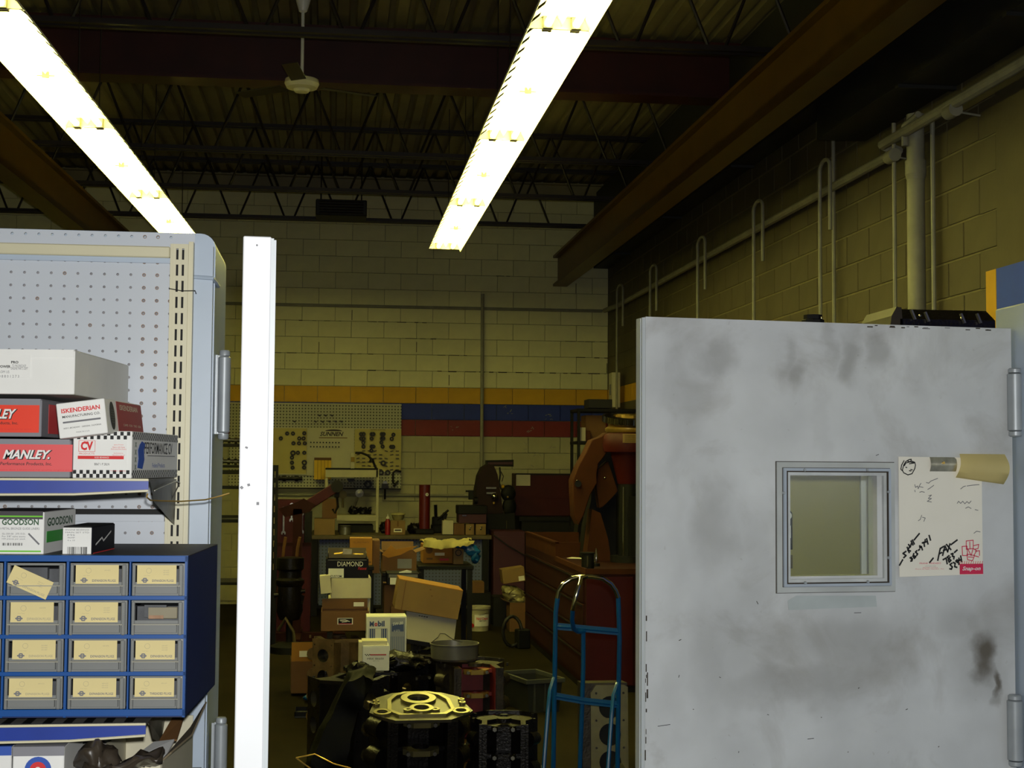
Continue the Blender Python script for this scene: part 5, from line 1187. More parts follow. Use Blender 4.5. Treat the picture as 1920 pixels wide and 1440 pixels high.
for i in range(n0+1):
    row = []
    for j in range(n1+1):
        u, v = i/n0, j/n1; x = xa+(xb-xa)*u; y = -.10+.40*v; z = .012+.035*abs(NZ.noise(Vector((x*9, y*9, 1)))) + .02*abs(NZ.noise(Vector((x*25, y*25, 3))))
        if j == 0: z -= .055*(1-abs(u-.35))
        if u > .85: z -= .0
        row.append(bm.verts.new((x + .02*math.sin(v*9), y+.03*math.sin(u*14), z)))
    gr.append(row)
for i in range(n0):
    for j in range(n1): bm.faces.new((gr[i][j], gr[i+1][j], gr[i+1][j+1], gr[i][j+1]))
bmesh.ops.solidify(bm, geom=bm.faces[:], thickness=.012)
g = G(); g._add(bm); tag(g.done('cloth_rag', M_ragm, loc=org, smooth=70), 'crumpled cream shop cloth spread over the two orange parts cartons', 'cloth')
q = P(876, 1030, 12.1); blob('blue_bag', M_bluebag, 'crumpled blue plastic bag hanging right of the parts cartons', 'bag', (q.x+.03, 12.0, q.z), [((0, 0, 0), (.07, .05, .045), (0, .3, 0)), ((-.08, 0, .03), (.08, .04, .02), (0, .2, 0)), ((.03, 0, -.06), (.04, .04, .05), (0, 0, 0))], noise=.02, seed=4)
# supports in the dark: low wooden pallets and a parts bench
def pallet(px, D, w, dep, z, label):
    q = P(px, 1200, D); o = empty('parts_table', (q.x, D, 0)); tag(o, label, 'table')
    g = G(); g.b2(-w/2, w/2, 0, dep, z-.03, z, .003); g.done('table_top', M_black, o, smooth=0)
    for sx in (-1, 1):
        for sy in (0, 1):
            g = G(); g.b2(sx*(w/2-.03)-.02, sx*(w/2-.03)+.02, .01+sy*(dep-.06), .05+sy*(dep-.06), 0, z-.03); g.done('leg', M_black, o, smooth=0)
    g = G(); g.b2(-w/2+.03, w/2-.03, .03, dep-.03, .12, .14); g.done('lower_shelf', M_black, o, smooth=0)
    return o
zt = P(750, 1098, 10.6).z; pallet(752, 10.55, .34, .52, P(750, 1150, 10.7).z-.003, 'low dark steel stand under the middle column of cartons')
pallet(752, 11.12, .30, .5, mid, 'dark steel stand carrying the open kraft carton')
pallet(835, 11.9, .46, .6, P(830, 1058, 12.1).z, 'dark steel stand carrying the two orange parts cartons')
pallet(655, 10.5, .34, .5, P(656, 1060, 10.6).z, 'dark steel stand behind the left stack of cartons')
# motor oil carton
mo, w, h = carton(687, 1157, 762, 1238, 9.2, .2, 'white and silver motor oil carton with big blue lettering', M_white_card, yaw=0, tape=False, name='oil_carton')
stp = mat('steel_blue_print', (66, 84, 130), .5, var=.06); slv = mat('silver_print', (150, 154, 164), .4, var=.1)
txt(mo, 'M', w*.105, h*.12, -w*.37, h*.845, -.002, stp, bold=.04); txt(mo, 'o', w*.075, h*.085, -w*.265, h*.83, -.002, M_redink, bold=.04); txt(mo, 'bil', w*.17, h*.13, -w*.135, h*.85, -.002, stp, bold=.04)
patch(mo, w*.46, h*.43, -w*.21, h*.52, -.0015, stp, name='blue_panel')
g = G()
for i in range(9):
    x = -w*.43+i*w*.053; g.quad([(x, h*.31, 0), (x+w*.012, h*.31, 0), (x+w*.012, h*.73, 0), (x, h*.73, 0)])
e = g.done('fine_white_lines', M_white_card, mo, smooth=0); place(e, 0, 0, -.0021, 'front', 0)
txt(mo, '1', w*.15, h*.36, -w*.21, h*.55, -.0026, M_white_card, bold=.04)
patch(mo, w*.38, h*.9, w*.28, h*.53, -.0012, slv, name='silver_panel'); patch(mo, w*.30, h*.17, w*.28, h*.75, -.0018, stp, name='grade_panel'); txt(mo, '5W-30', w*.26, h*.07, w*.28, h*.85, -.0024, M_white_card, bold=.03, rot=.12, shear=.2); txt(mo, '6 QTS', w*.15, h*.05, w*.26, h*.68, -.0024, M_white_card)
g = G()
for i in range(8):
    x = w*(.11+.045*i); g.quad([(x, h*.06, 0), (x+w*.012, h*.06, 0), (x+w*.012, h*.55, 0), (x, h*.55, 0)])
e = g.done('fine_blue_lines', stp, mo, smooth=0); place(e, 0, 0, -.0019, 'front', 0)
# small white box
sb, w, h = carton(680, 1212, 730, 1258, 8.2, .15, 'small white carton with red and black print standing before the oil carton', M_white_card, yaw=-.0, tape=False, name='filter_box')
g = G(); g.b2(-w/2-.004, w/2-.012, .02, .15, h, h+.028); g.done('raised_lid', M_whitebox, sb, smooth=0)
g = G(); g.b2(-w/2-.022, -w/2-.001, .03, .15, .0, h+.02); g.done('side_panel', M_whitebox, sb, smooth=0)
checks(sb, -w*.42, -w*.22, h*.62, h*.69, -.0012, 'front', 5, 2); patch(sb, w*.60, h*.05, w*.08, h*.66, -.0012, M_redink, name='red_bar'); txt(sb, 'CLEVITE 77', w*.5, h*.04, w*.08, h*.66, -.0016, M_greyink)
txt(sb, 'MRK 86600', w*.62, h*.08, -w*.02, h*.50, -.0012, M_ink); txt(sb, '4.005 4 CYL', w*.24, h*.035, 0, h*.41, -.0012, M_greyink)
# round pan
q = Pz(857, 1236, .606); q = P(857, 1238, 8.15)
pn = empty('drain_pan', (q.x, 8.33, .604)); tag(pn, 'round dark steel pan with a wire bail on the grey and red block', 'pan')
R = 45/2700*8.3
g = G(); g.lathe([(0, 0), (R*.9, 0), (R*.97, .012), (R, .085), (R*1.03, .088), (R*1.03, .094), (R*.985, .094), (R*.95, .016), (0, .006)], n=36); g.done('pan_body', mat('pan_steel', (118, 116, 110), .4, metal=.5, var=.2, scale=12), pn)
g = G(); pts = [(-R*1.0, 0, .085), (-R*.96, -.02, .10), (-R*.72, -.04, .13), (-R*.62, -.02, .15), (-R*.40, .0, .145), (-R*.05, .02, .11), (R*.35, .06, .09)]; g.tube(pts, .003, 6); g.done('bail_handle', M_steel, pn)
# left: floor carton with label, blue rag, tray
o, w, h = carton(546, 1240, 590, 1300, 10.9, .3, 'tall orange-brown carton on the floor at the left of the blocks', M_kraft, flaps='none', name='floor_carton', yaw=.05)
g = G(); g.b2(-w/2, w/2, .003, .009, h, h+.14); g.done('front_flap', M_orangecard, o, smooth=0); patch(o, w*.66, .045, w*.16, h+.055, -.0005, M_paper, name='paper_label')
q = Pz(582, 1316, .0); blob('blue_rag', M_bluebag, 'small blue rag on the floor in front of the tall carton', 'rag', (q.x, q.y, .03), [((0, 0, 0), (.05, .05, .025), (0, 0, 0)), ((.02, 0, .03), (.03, .04, .03), (0, .3, 0))], noise=.012, seed=11)
q = Pz(580, 1346, .0); o = empty('floor_tray', (q.x, q.y, 0)); tag(o, 'low grey rectangular tray on the floor beside the black plastic', 'tray')
g = G(); g.b2(-.10, .10, 0, .22, 0, .012, .003); g.done('tray_base', M_bin, o, smooth=0)
g = G()
for a in ((-.10, -.095, 0, .22), (.095, .10, 0, .22), (-.10, .10, 0, .005), (-.10, .10, .215, .22)): g.b2(*a, .01, .04)
g.done('tray_rim', M_black, o, smooth=0)
# left engine on stand
q = P(541, 1190, 13.2); o = empty('hose_reel_stand', (q.x, 13.4, 0)); tag(o, 'dark greasy upright machine with hoses in front of the red cabinet', 'machine')
g = G(); g.lathe([(0, 0), (.17, 0), (.17, .06), (.10, .09), (.03, .10), (.03, .3)], n=24); g.done('round_base', M_black, o)
g = G(); g.lathe([(0, .28), (.09, .3), (.12, .38), (.11, .6), (.13, .63), (.13, .66), (.10, .68), (.10, .74), (.125, .76), (.125, .86), (.06, .87), (0, .87)], n=20); g.done('drum', M_irond, o)
for k, (x0, x1) in enumerate(((-.07, -.045), (.055, .085))):
    g = G(); g.tube([(x0, 0, .84), (x0+.01, -.02, .95), (x1+.0, -.04, 1.05)], .014, 8); g.done('hose', M_kraft, o)
g = G(); g.tube([(-.1, 0, .2), (-.03, -.10, .32), (.04, -.1, .2), (.05, -.08, .1)], .016, 8); g.done('hose', M_wood, o)
g = G(); g.box((.02, -.02, .5), (.2, .1, .08), (0, .2, .3)); g.cyl((-.14, -.03, .52), (.14, -.03, .56), .02); g.done('bracket_arm', M_irond, o, smooth=30)
# red tool cabinet on the left
cx, zb, w, h = RC(513, 940, 583, 1150, 15.0)
o = empty('red_cabinet', (cx, 15.0, 0)); H = P(540, 938, 15).z; tag(o, 'red steel cabinet against the back left with wrenches hanging on its upper half', 'cabinet')
zm = P(540, 1018, 15).z
g = G(); g.b2(-w/2, w/2, 0, .5, 0, zm); g.done('cabinet_body', M_mred, o, smooth=0)
g = G(); g.b2(-w/2, w*.30, .1, .5, zm, H); g.done('upper_panel', M_mred, o, smooth=0); g = G(); g.b2(-w/2, w/2, -.01, .0, zm-.03, zm+.005); g.done('trim_edge', M_mredd, o, smooth=0)
g = G(); g.b2(w*.32, w*.5, .1, .5, zm, H-.12); g.done('dark_box', M_black, o, smooth=0)
for k, (px, ya, yb) in enumerate(((547, 943, 978), (532, 950, 1002), (566, 960, 1000))):
    a = P(px, ya, 15.05); b = P(px, yb, 15.05); c = Vector((cx, 15.0, 0)); 
    g = G(); L_ = a.z-b.z; g.b2(-.008, .008, -.005, .003, .03, L_-.03); g.plate(circ(0, L_-.02, .020, 14), [circ(0, L_-.02, .010, 10)], .008, FRONT)
    g.plate([(-.010, .034), (.010, .034), (.022, .022), (.022, .0), (.010, -.004), (.008, .014), (-.008, .014), (-.010, -.004), (-.022, .0), (-.022, .022)], [], .008, FRONT)
    q = g.done('wrench', M_chrome if k == 0 else M_steel, loc=(a.x, 15.085, b.z), smooth=30); tag(q, ('bright open end wrench hanging at the middle of the red cabinet', 'dull wrench hanging left on the red cabinet', 'dull short wrench hanging right on the red cabinet')[k], 'wrench')
# engine crane arm
o = empty('engine_crane', (P(575, 945, 14.3).x, 14.3, 0)); tag(o, 'red engine hoist with a boom slanting up to the right before the tool boards', 'hoist')
a = P(573, 950, 14.3)-o.location; b = P(632, 912, 14.3)-o.location
g = G(); d = b-a; g.box((a+b)/2, (d.length, .09, .10), (0, -math.atan2(d.z, d.x), 0), .006); g.done('boom', M_mred, o, smooth=0)
g = G(); g.cyl(b+Vector((0, -.06, .0)), b+Vector((0, .06, 0)), .06, n=16); g.box(b+Vector((.0, 0, -.06)), (.05, .03, .1)); g.done('boom_end', M_black, o)
g = G(); g.prism([(a.x-.20, a.z-.10), (a.x+.04, a.z-.05), (a.x+.1, a.z+.02), (a.x-.02, a.z+.08), (a.x-.12, a.z+.03), (a.x-.26, a.z-.02)], -.05, .05); g.done('boom_heel', M_mredd, o, smooth=0)
g = G(); g.b2(a.x-.12, a.x-.03, -.05, .05, 0.08, a.z-.02); g.done('mast', M_mredd, o, smooth=0)
g = G(); g.b2(a.x-.4, a.x+.4, -.06, .06, 0, .08); g.b2(a.x-.12, a.x-.02, -.6, .5, .0, .08); g.done('base_leg', M_mredd, o, smooth=0)
g = G(); g.tube([b+Vector((0, -.03, -.1)), b+Vector((.01, -.03, -.2)), b+Vector((-.02, -.03, -.26)), b+Vector((-.04, -.03, -.22))], .012, 8); g.done('hook', M_irond, o)
# black rack post
q = P(516, 872, 14.0); o = empty('steel_rack', (q.x, 14.0, 0)); tag(o, 'black slotted steel rack post standing left of the red cabinet', 'rack')
hs = [rect(-.006, q.z-.12-.11*i, .006, q.z-.06-.11*i) for i in range(9)]
g = G(); g.plate(rect(-.03, 0, .03, q.z), hs, .004, FRONT); g.b2(.026, .03, 0, .05, 0, q.z); g.done('post', M_black, o, smooth=0)
for zc_ in (.09, .52):
    g = G(); g.b2(-.6, -.03, -.0, .03, q.z-zc_, q.z-zc_+.04); g.done('cross_bar', M_black, o, smooth=0)
# camshaft rack seen in the gap left of the open door
q = P(418, 820, 11.0); o = empty('camshaft_rack', (P(430, 900, 11.0).x, 11.0, 0)); tag(o, 'dark shelf rack of camshafts seen between the hinges and the open door', 'rack')
zs = [P(430, y, 11.0).z for y in (832, 872, 912, 975, 1092)]
for z in zs:
    g = G(); g.b2(-.5, .14, 0, .4, z-.02, z); g.done('rack_shelf', M_black, o, smooth=0)
g = G(); g.b2(.11, .14, 0, .03, 0, P(430, 800, 11).z); g.done('post', M_black, o, smooth=0); g = G(); g.b2(.11, .14, .37, .4, 0, P(430, 800, 11).z); g.done('post', M_black, o, smooth=0)
g = G(); g.b2(-.5, -.47, 0, .03, 0, P(430, 800, 11).z); g.done('post', M_black, o, smooth=0); g = G(); g.b2(-.5, -.47, .37, .4, 0, P(430, 800, 11).z); g.done('post', M_black, o, smooth=0)
for k, (z, lb) in enumerate(((zs[0], 'camshaft lying on the top shelf seen in the hinge gap'), (zs[1], 'camshaft lying on the second shelf seen in the hinge gap'))):
    g = G(); g.cyl((-.3, 0, 0), (.3, 0, 0), .014, n=12)
    for i in range(12): g.cyl((-.28+.05*i, .004*math.cos(i*2), .004*math.sin(i*2)), (-.26+.05*i, .004*math.cos(i*2), .004*math.sin(i*2)), .024, n=12)
    c = g.done('camshaft', M_chrome, loc=(o.location.x-.14, 11.06, z+.028)); tag(c, lb, 'camshaft')
    g = G(); g.cyl((.3, 0, 0), (.33, 0, 0), .02, n=12); g.done('shaft_nose', M_steel, c)
# workbench
z = P(700, 1004, 16.5).z; xa = P(583, 1004, 16.5).x; xb2 = P(922, 1004, 16.5).x; W = xb2-xa
wbh = empty('workbench', ((xa+xb2)/2, 16.5, 0)); tag(wbh, 'long dusty workbench along the back wall under the tool boards', 'workbench')
g = G(); g.b2(-W/2, W/2, 0, 1.32, z-.045, z, .004); g.done('bench_top', M_wood, wbh, smooth=0)
for x in (-W/2+.04, -.35, W/2-.07):
    for y in (.04, 1.24):
        g = G(); g.b2(x-.035, x+.035, y-.035, y+.035, 0, z-.045); g.done('leg', M_black, wbh, smooth=0)
a = P(599, 1010, 17.0).x-wbh.location.x; b = P(905, 1010, 17).x-wbh.location.x
g = G(); g.b2(a, b, .10, .115, .12, z-.05); g.done('peg_panel', M_bluepeg, wbh, smooth=0)
g = G(); g.b2(a-.02, b+.02, .09, .13, .08, .12); g.done('kick_rail', M_black, wbh, smooth=0)
ZB = z
# big pegboard and tool boards on the back wall
def wallboard(name, px0, py0, px1, py1, y, t, m, label, cat='board', nframe=True):
    cx, zb, w, h = RC(px0, py0, px1, py1, y); g = G(); g.b2(-w/2, w/2, 0, t, 0, h, .001); o = g.done(name, m, loc=(cx, y, zb), smooth=0); tag(o, label, cat)
    if nframe:
        for za_ in (0, h-.012):
            g = G(); g.b2(-w/2, w/2, -.004, 0, za_, za_+.012); g.done('edge_strip', M_board2, o, smooth=0)
    return o, w, h
wallboard('pegboard', 430, 756, 752, 914, 17.955, .02, M_farpeg, 'wide pegboard screwed to the back wall behind the tool boards', 'pegboard')
wallboard('tool_board', 480, 801, 575, 890, 17.93, .012, M_board, 'yellowish tool board with rows of hanging rings, left of three')
mb, w, h = wallboard('tool_board', 575.5, 802, 664, 892, 17.93, .012, M_board2, 'plain middle tool board with the dark italic name at its top')
txt(mb, 'SUNNEN', w*.50, h*.09, w*.02, h*.87, -.003, mat('purple_black_print', (52, 38, 52), .6), shear=.3, bold=.03)
g = G(); arc = [(w*.06+w*.18*math.cos(t), h*.93+h*.035*math.sin(t)) for t in [i*math.pi/12 for i in range(13)]]; g.plate(arc, [], .001, FRONT); g.done('emblem_arc', mat('purple_black_print', (52, 38, 52)), mb, smooth=0)
patch(mb, w*.6, .01, w*.05, h*.79, -.003, M_kraft, name='orange_caption')
g = G()
for r in (0, 1):
    for i in range(10): g.cyl((-w*.42+i*w*.066, 0, h*(.69-.09*r)), (-w*.42+i*w*.066, -.03, h*(.69-.09*r)), .010, n=6)
tag(g.done('peg_pins', M_irond, mb), kind='stuff')
rb_, w, h = wallboard('tool_board', 664.5, 803, 752, 885, 17.93, .012, M_board, 'tool board crowded with dark bushings and small hooks, right of three')
txt(rb_, 'HONING ADAPTERS', w*.32, .016, 0, h*.965, -.003, M_ink)
g = G()
for r in range(6):
    for i in range(8):
        if (r*5+i*3) % 4: g.box((-w*.42+i*w*.12, -.012, h*(.48-.085*r)), (.04, .02, .010), (0, .2*(i % 3-1), 0))
tag(g.done('small_hooks', M_irond, rb_, smooth=0), kind='stuff')
lb_, w2, h2 = wallboard('lower_pegboard', 664.5, 886, 752, 916, 17.93, .012, M_farpeg, 'lower strip of pegboard with hanging C clamp and pliers', 'pegboard', False)
RL = ((1108, 262), (1195, 262), (1365, 258), (1013, 335), (1290, 335), (1355, 335), (1202, 408), (1286, 408), (1373, 408), (1195, 555), (1270, 550), (1365, 550), (1180, 622), (1180, 698), (1190, 775), (1365, 698), (1362, 772))
BL = ((945, 500), (970, 500), (1050, 500), (1068, 500), (1152, 500), (1170, 500), (1268, 507), (945, 545), (970, 545), (1050, 545), (1152, 545), (1168, 545), (1250, 548), (968, 583), (1148, 583), (968, 625), (1050, 625), (1068, 625), (1160, 625), (1245, 628), (1265, 628), (1048, 665), (1165, 790), (1145, 885), (1210, 885))
HL = ((528, 322), (588, 322), (652, 322), (278, 382), (487, 382), (560, 385), (628, 382), (690, 382), (748, 382))
ORD = ['first', 'second', 'third', 'fourth', 'fifth', 'sixth', 'seventh', 'eighth', 'ninth']
def spot_label(what, x, y, pts):
    rows_ = []
    for q in sorted(pts, key=lambda p: p[1]):
        if not rows_ or q[1]-rows_[-1][-1][1] > 22: rows_.append([])
        rows_[-1].append(q)
    for i, r in enumerate(rows_):
        if (x, y) in r:
            k = sorted(r).index((x, y)); s = '%s, %s row from the top' % (what, ORD[i])
            return s if len(r) == 1 else s + ', %s from left' % ORD[k]
def ring_mesh(R, r):
    g = G(); g.tube([(R*math.cos(i*math.pi/8), 0, R*math.sin(i*math.pi/8)) for i in range(16)], r, 6, closed=True); o = g.done('honing_ring', M_irond); me = o.data; bpy.data.objects.remove(o); return me
rs, rbg = ring_mesh(.017, .0085), ring_mesh(.024, .009)
for (x, y) in RL:
    q = P(x/8+400, y/8+780, 17.91); o = bpy.data.objects.new('honing_ring', rbg if (x, y) in ((1195, 555), (1365, 698)) else rs); S.collection.objects.link(o); o.location = q; tag(o, spot_label('dark steel ring on the left tool board', x, y, RL), 'ring', 'rings hanging on the left tool board')
for (x, y) in BL:
    q = P(x/5.333+500, y/5.333+720, 17.90); o = bpy.data.objects.new('bushing', rbg if y in (790, 885) else rs); S.collection.objects.link(o); o.location = q; tag(o, spot_label('dark bushing on the right tool board', x, y, BL), 'bushing', 'bushings hanging on the right tool board')
g = G(); g.cyl((0, 0, 0), (0, -.04, 0), .005, n=6); g.box((0, -.035, .008), (.035, .01, .016), (0, .3, 0)); o = g.done('peg_hook', M_irond); mk = o.data; bpy.data.objects.remove(o)
for (x, y) in HL:
    o = bpy.data.objects.new('peg_hook', mk); S.collection.objects.link(o); o.location = P(x/5.333+500, y/5.333+720, 17.955); tag(o, spot_label('short dark hook in the upper pegboard', x, y, HL), 'hook', 'hooks in the upper pegboard')
# tools on the lower pegboard
q = P(744, 905, 17.9)
g = G(); g.tube([P(752, 884, 17.88)-q, P(742, 882, 17.88)-q, P(737, 886, 17.88)-q, P(737, 905, 17.88)-q, P(743, 909, 17.88)-q], .012, 8); o = g.done('c_clamp', M_irond, loc=q); tag(o, 'dark C shaped clamp hanging at the right of the lower pegboard', 'clamp')
g = G(); g.cyl(P(747, 901, 17.88)-q, P(737, 912, 17.88)-q, .012, n=8); g.done('clamp_screw', M_irond, o)
q = P(722, 912, 17.9)
g = G(); g.box((0, 0, 0), (.08, .03, .07)); g.cyl((.0, 0, -.03), (0, 0, -.16), .012, n=8); o = g.done('hand_tool', M_irond, loc=(q.x, 17.89, q.z), smooth=0); tag(o, 'dark blocky hand tool with a shank below the right tool board', 'tool')
g = G(); g.box((0, -.01, .05), (.05, .02, .03)); g.done('tool_head', M_steel, o, smooth=0)
g = G(); g.tube([(.036*math.cos(i*math.pi/8), 0, .036*math.sin(i*math.pi/8)) for i in range(16)], .012, 6, closed=True); o = g.done('pulley_ring', M_irond, loc=P(690, 908, 17.85)); tag(o, 'dark pulley ring hanging below the cream machine frame beam', 'ring')
pprism('hanging_bracket', [(650, 897), (665, 897), (663, 903), (654, 904)], 17.88, .04, M_irond, 'small dark bracket hanging in the middle under the frame beam', 'bracket')
g = G(); a = P(522, 897, 17.92); b = P(567, 897, 17.92); g.cyl((0, 0, 0), (b.x-a.x, 0, 0), .022, n=10); g.cyl((.05, 0, 0), (.09, 0, 0), .035, n=10); g.cyl((.2, 0, 0), (.24, 0, 0), .035, n=10); tag(g.done('honing_mandrel', M_irond, loc=a), 'dark horizontal mandrel bar below the left tool board', 'bar')
# yellow chart
ch, w, h = wallboard('wall_chart', 589, 858, 621, 899, 17.84, .004, mat('yellow_paper', (226, 184, 50), .7, var=.08), 'yellow ruled chart hanging on the middle tool board', 'chart', False)
patch(ch, w, h*.12, 0, h*.94, -.001, M_kraft, name='brown_header')
g = G()
for i in range(1, 5): g.quad([(-w/2+w*i/5, 0, 0), (-w/2+w*i/5+.004, 0, 0), (-w/2+w*i/5+.004, h*.88, 0), (-w/2+w*i/5, h*.88, 0)])
e = g.done('ruled_lines', M_kraft, ch, smooth=0); place(e, 0, 0, -.001, 'front', 0)
# shelf line under boards
g = G(); q = P(600, 915, 17.9); q2 = P(752, 916, 17.9); g.b2(P(480, 915, 17.9).x-q.x, q2.x-q.x, -.03, .05, -.012, .0); tag(g.done('wall_ledge', M_black, loc=q, smooth=0), 'thin dark ledge running under the tool boards', 'ledge')
# cream machine frame with lamp
D = 17.2
o = empty('honing_machine_frame', (P(660, 960, D).x, D, ZB)); tag(o, 'cream steel frame of the honing machine standing on the workbench', 'machine frame'); L0 = o.location
def seg(nm, px0, py0, px1, py1, dep, m, dy=0):
    a = P(px0, py1, D)-L0; b = P(px1, py0, D)-L0; g = G(); g.b2(a.x, b.x, dy, dy+dep, a.z, b.z, .003); return g.done(nm, m, o, smooth=0)
seg('top_beam', 610, 881, 709, 895, .5, M_mframe); seg('post', 608, 896, 615, 1001, .06, M_mframe); seg('post', 704, 880, 711, 1001, .06, M_mframe); seg('lower_beam', 631, 966, 705, 977, .5, M_mframe); seg('top_edge', 610, 878, 709, 881, .5, M_black)
seg('machine_bed', 634, 985, 700, 1001, .45, M_black, .05)
seg('lamp_box', 657, 849, 665, 879, .06, M_mframe); seg('lamp_label', 658, 857, 665, 866, .01, mat('ochre_label', (150, 120, 24)), -.008)
g = G(); g.tube([P(x, y, D)-L0 for x, y in ((666, 849), (678, 849), (690, 854), (699, 864), (706, 880))], .014, 8); g.done('gooseneck', M_blackr, o)
g = G(); a = P(697, 864, D)-L0; g.lathe([(0, .03), (.02, .03), (.035, -.02), (0, -.02)], n=14, M=Matrix.Translation(a)); g.done('lamp_head', M_black, o)
g = G(); a = P(643, 927, 17.6)-L0; g.lathe([(0, -.02), (.05, -.015), (.05, .015), (0, .02)], n=20, M=Matrix.Translation(a) @ FRONT); g.cyl(a, a+Vector((0, 0, -.16)), .014, n=8); g.done('dial_gauge', M_wood, o)
g = G(); a = P(674, 925, 17.6)-L0; g.lathe([(0, -.02), (.05, -.015), (.05, .015), (0, .02)], n=20, M=Matrix.Translation(a) @ FRONT); g.cyl(a, a+Vector((-.06, 0, -.16)), .016, n=8); g.done('hand_wheel', M_steel, o)
q = P(672, 958, 17.5); blob('machine_parts', M_irond, 'dark fixtures and chucks gathered on the machine frame shelf', 'parts', (q.x, 17.5, q.z), [((-.06, 0, 0), (.05, .05, .06), (0, 0, 0)), ((.05, 0, 0), (.06, .05, .05), (0, .3, 0)), ((.13, 0, -.01), (.03, .05, .05), (0, 0, 0))], noise=.03, seed=21)
# goods on the bench
def can(name, px, py0, py1, wpx, D, m, label, cat, prof=None, cap=None):
    a = P(px, py1, D); h = P(px, py0, D).z-a.z; r = wpx/2/2700*D*1.02
    prof = prof or [(0, 0), (r, 0), (r, h*.97), (r*.95, h), (0, h)]
    g = G(); g.lathe([(x if prof is None else x, z) for x, z in prof], n=20); o = g.done(name, m, loc=(a.x, D+r, a.z)); tag(o, label, cat)
    return o, r, h
DBn = 16.6
carton(589, 973, 628, 1003, DBn, .25, 'orange-brown carton at the left end of the workbench', M_kraft2, name='bench_carton')
carton(604, 936, 632, 972, DBn+.05, .2, 'dark kraft carton stacked behind the red hoist boom', M_kraft, name='bench_carton')
o, r, h = can('paint_can', 647, 986, 1003, 22, DBn, M_steel, 'squat dull can on the bench below the machine frame', 'can')
g = G(); g.tube([(r*math.cos(t), r*math.sin(t), h*.9) for t in [i*math.pi/8 for i in range(16)]], .004, 6, closed=True); g.done('rim', M_black, o)
a = P(727, 1003, DBn); h = P(727, 973, DBn).z-a.z
g = G(); g.lathe([(0, 0), (.030, 0), (.031, h*.8), (.02, h*.97), (.012, h), (0, h)], n=16); o = g.done('squeeze_bottle', mat('bottle_red', (150, 16, 30), .4), loc=(a.x, DBn+.05, a.z)); tag(o, 'red squeeze bottle with yellowish nozzle on the workbench', 'bottle')
g = G(); g.lathe([(0, h), (.02, h), (.018, h+.02), (.006, h+.03), (.004, h+.055), (0, h+.056)], n=12); g.done('nozzle', M_paper, o)
o, w, h = carton(732, 977, 760, 1003, DBn, .18, 'small tan carton with a black and white label on the workbench', M_kraft2, name='small_carton')
patch(o, w*.55, h*.26, 0, h*.33, -.001, M_paper, name='label'); patch(o, w*.42, h*.10, 0, h*.34, -.0016, M_ink, name='label_word'); g = G(); g.b2(-.008, .008, -.001, .001, h*.6, h); g.done('front_tape', M_kraft, o, smooth=0)
a = P(747, 975, DBn+.25); o = empty('glass_bowl', (a.x, DBn+.33, ZB+.14)); tag(o, 'clear bowl with a cream lid behind the small tan carton', 'bowl')
g = G(); g.lathe([(0, 0), (.045, 0), (.07, .05), (.075, .08), (.07, .08), (.04, .01), (0, .01)], n=18); g.done('bowl_body', M_clear, o); g = G(); g.lathe([(0, .085), (.085, .082), (.085, .098), (.03, .105), (0, .105)], n=18); g.done('lid', M_ragm, o)
g = G(); g.cyl((0, 0, -.14), (0, 0, 0), .05, n=14); g.done('stand', M_black, o)
a = P(797, 1003, DBn+.15); hh = P(797, 909, DBn+.3).z-ZB; r = 10.3/2700*16.9
g = G(); g.cyl((0, 0, .035), (0, 0, hh), r, n=24); o = g.done('red_cylinder', mat('cylinder_red_paint', (96, 20, 18), .38, var=.15), loc=(a.x, DBn+.3, ZB)); tag(o, 'tall dark red steel column standing on the workbench', 'column')
g = G(); g.box((0, 0, .03), (.22, .2, .06), None, .01); g.done('base_block', M_black, o); a2 = P(803, 928, DBn)
g = G(); g.lathe([(.006, 0), (.02, 0), (.02, .006), (.006, .006)], n=14, M=Matrix.Translation((a2.x-a.x, -r*.86, a2.z-ZB)) @ Matrix.Rotation(.4, 4, 'Z') @ FRONT); g.done('round_button', M_white, o)
def blobp(px, py, D, sc, label, seed, m=M_irond, name='machine_part', cat='part', z=None):
    q = P(px, py, D); zz = z if z is not None else q.z
    return blob(name, m, label, cat, (q.x, D, zz), [((0, 0, sc[2]), sc, (0, .1, 0)), ((sc[0]*.6, 0, sc[2]*1.3), (sc[0]*.4, sc[1]*.6, sc[2]*.8), (0, .5, 0)), ((-sc[0]*.5, 0, sc[2]*.8), (sc[0]*.45, sc[1]*.6, sc[2]*.7), (0, -.3, 0))], noise=.03, seed=seed)
blobp(775, 1000, 16.9, (.07, .07, .06), 'dark machine parts heaped left of the red column', 31, z=ZB)
blobp(722, 990, 17.0, (.07, .06, .07), 'dark fixture heap by the right post of the cream frame', 32, z=ZB)
q = P(824, 985, 17.2); o = empty('bench_vise', (q.x, 17.2, ZB)); tag(o, 'black bench vise with its bar pointing up right of the red column', 'vise')
g = G(); g.box((0, 0, .05), (.20, .16, .10), None, .012); g.box((-.02, 0, .14), (.14, .1, .1), None, .012); g.done('vise_body', M_black, o); g = G(); g.box((.06, 0, .20), (.05, .12, .07), (0, .3, 0), .006); g.done('vise_jaw', M_black, o)
g = G(); g.cyl((-.03, -.04, .15), (.10, -.06, .27), .013, n=8); g.cyl((-.04, 0, .14), (-.05, 0, .33), .02, n=8); g.done('vise_bar', M_irond, o)
o, w, h = carton(830, 977, 850, 1002, DBn, .15, 'cream upright box on the bench right of the black vise', M_whitebox, name='cream_box', tape=False)
o, w, h = carton(851, 982, 871, 1003, DBn, .15, 'small orange-brown box on the bench under the maroon chest', M_kraft, name='orange_box', tape=False)
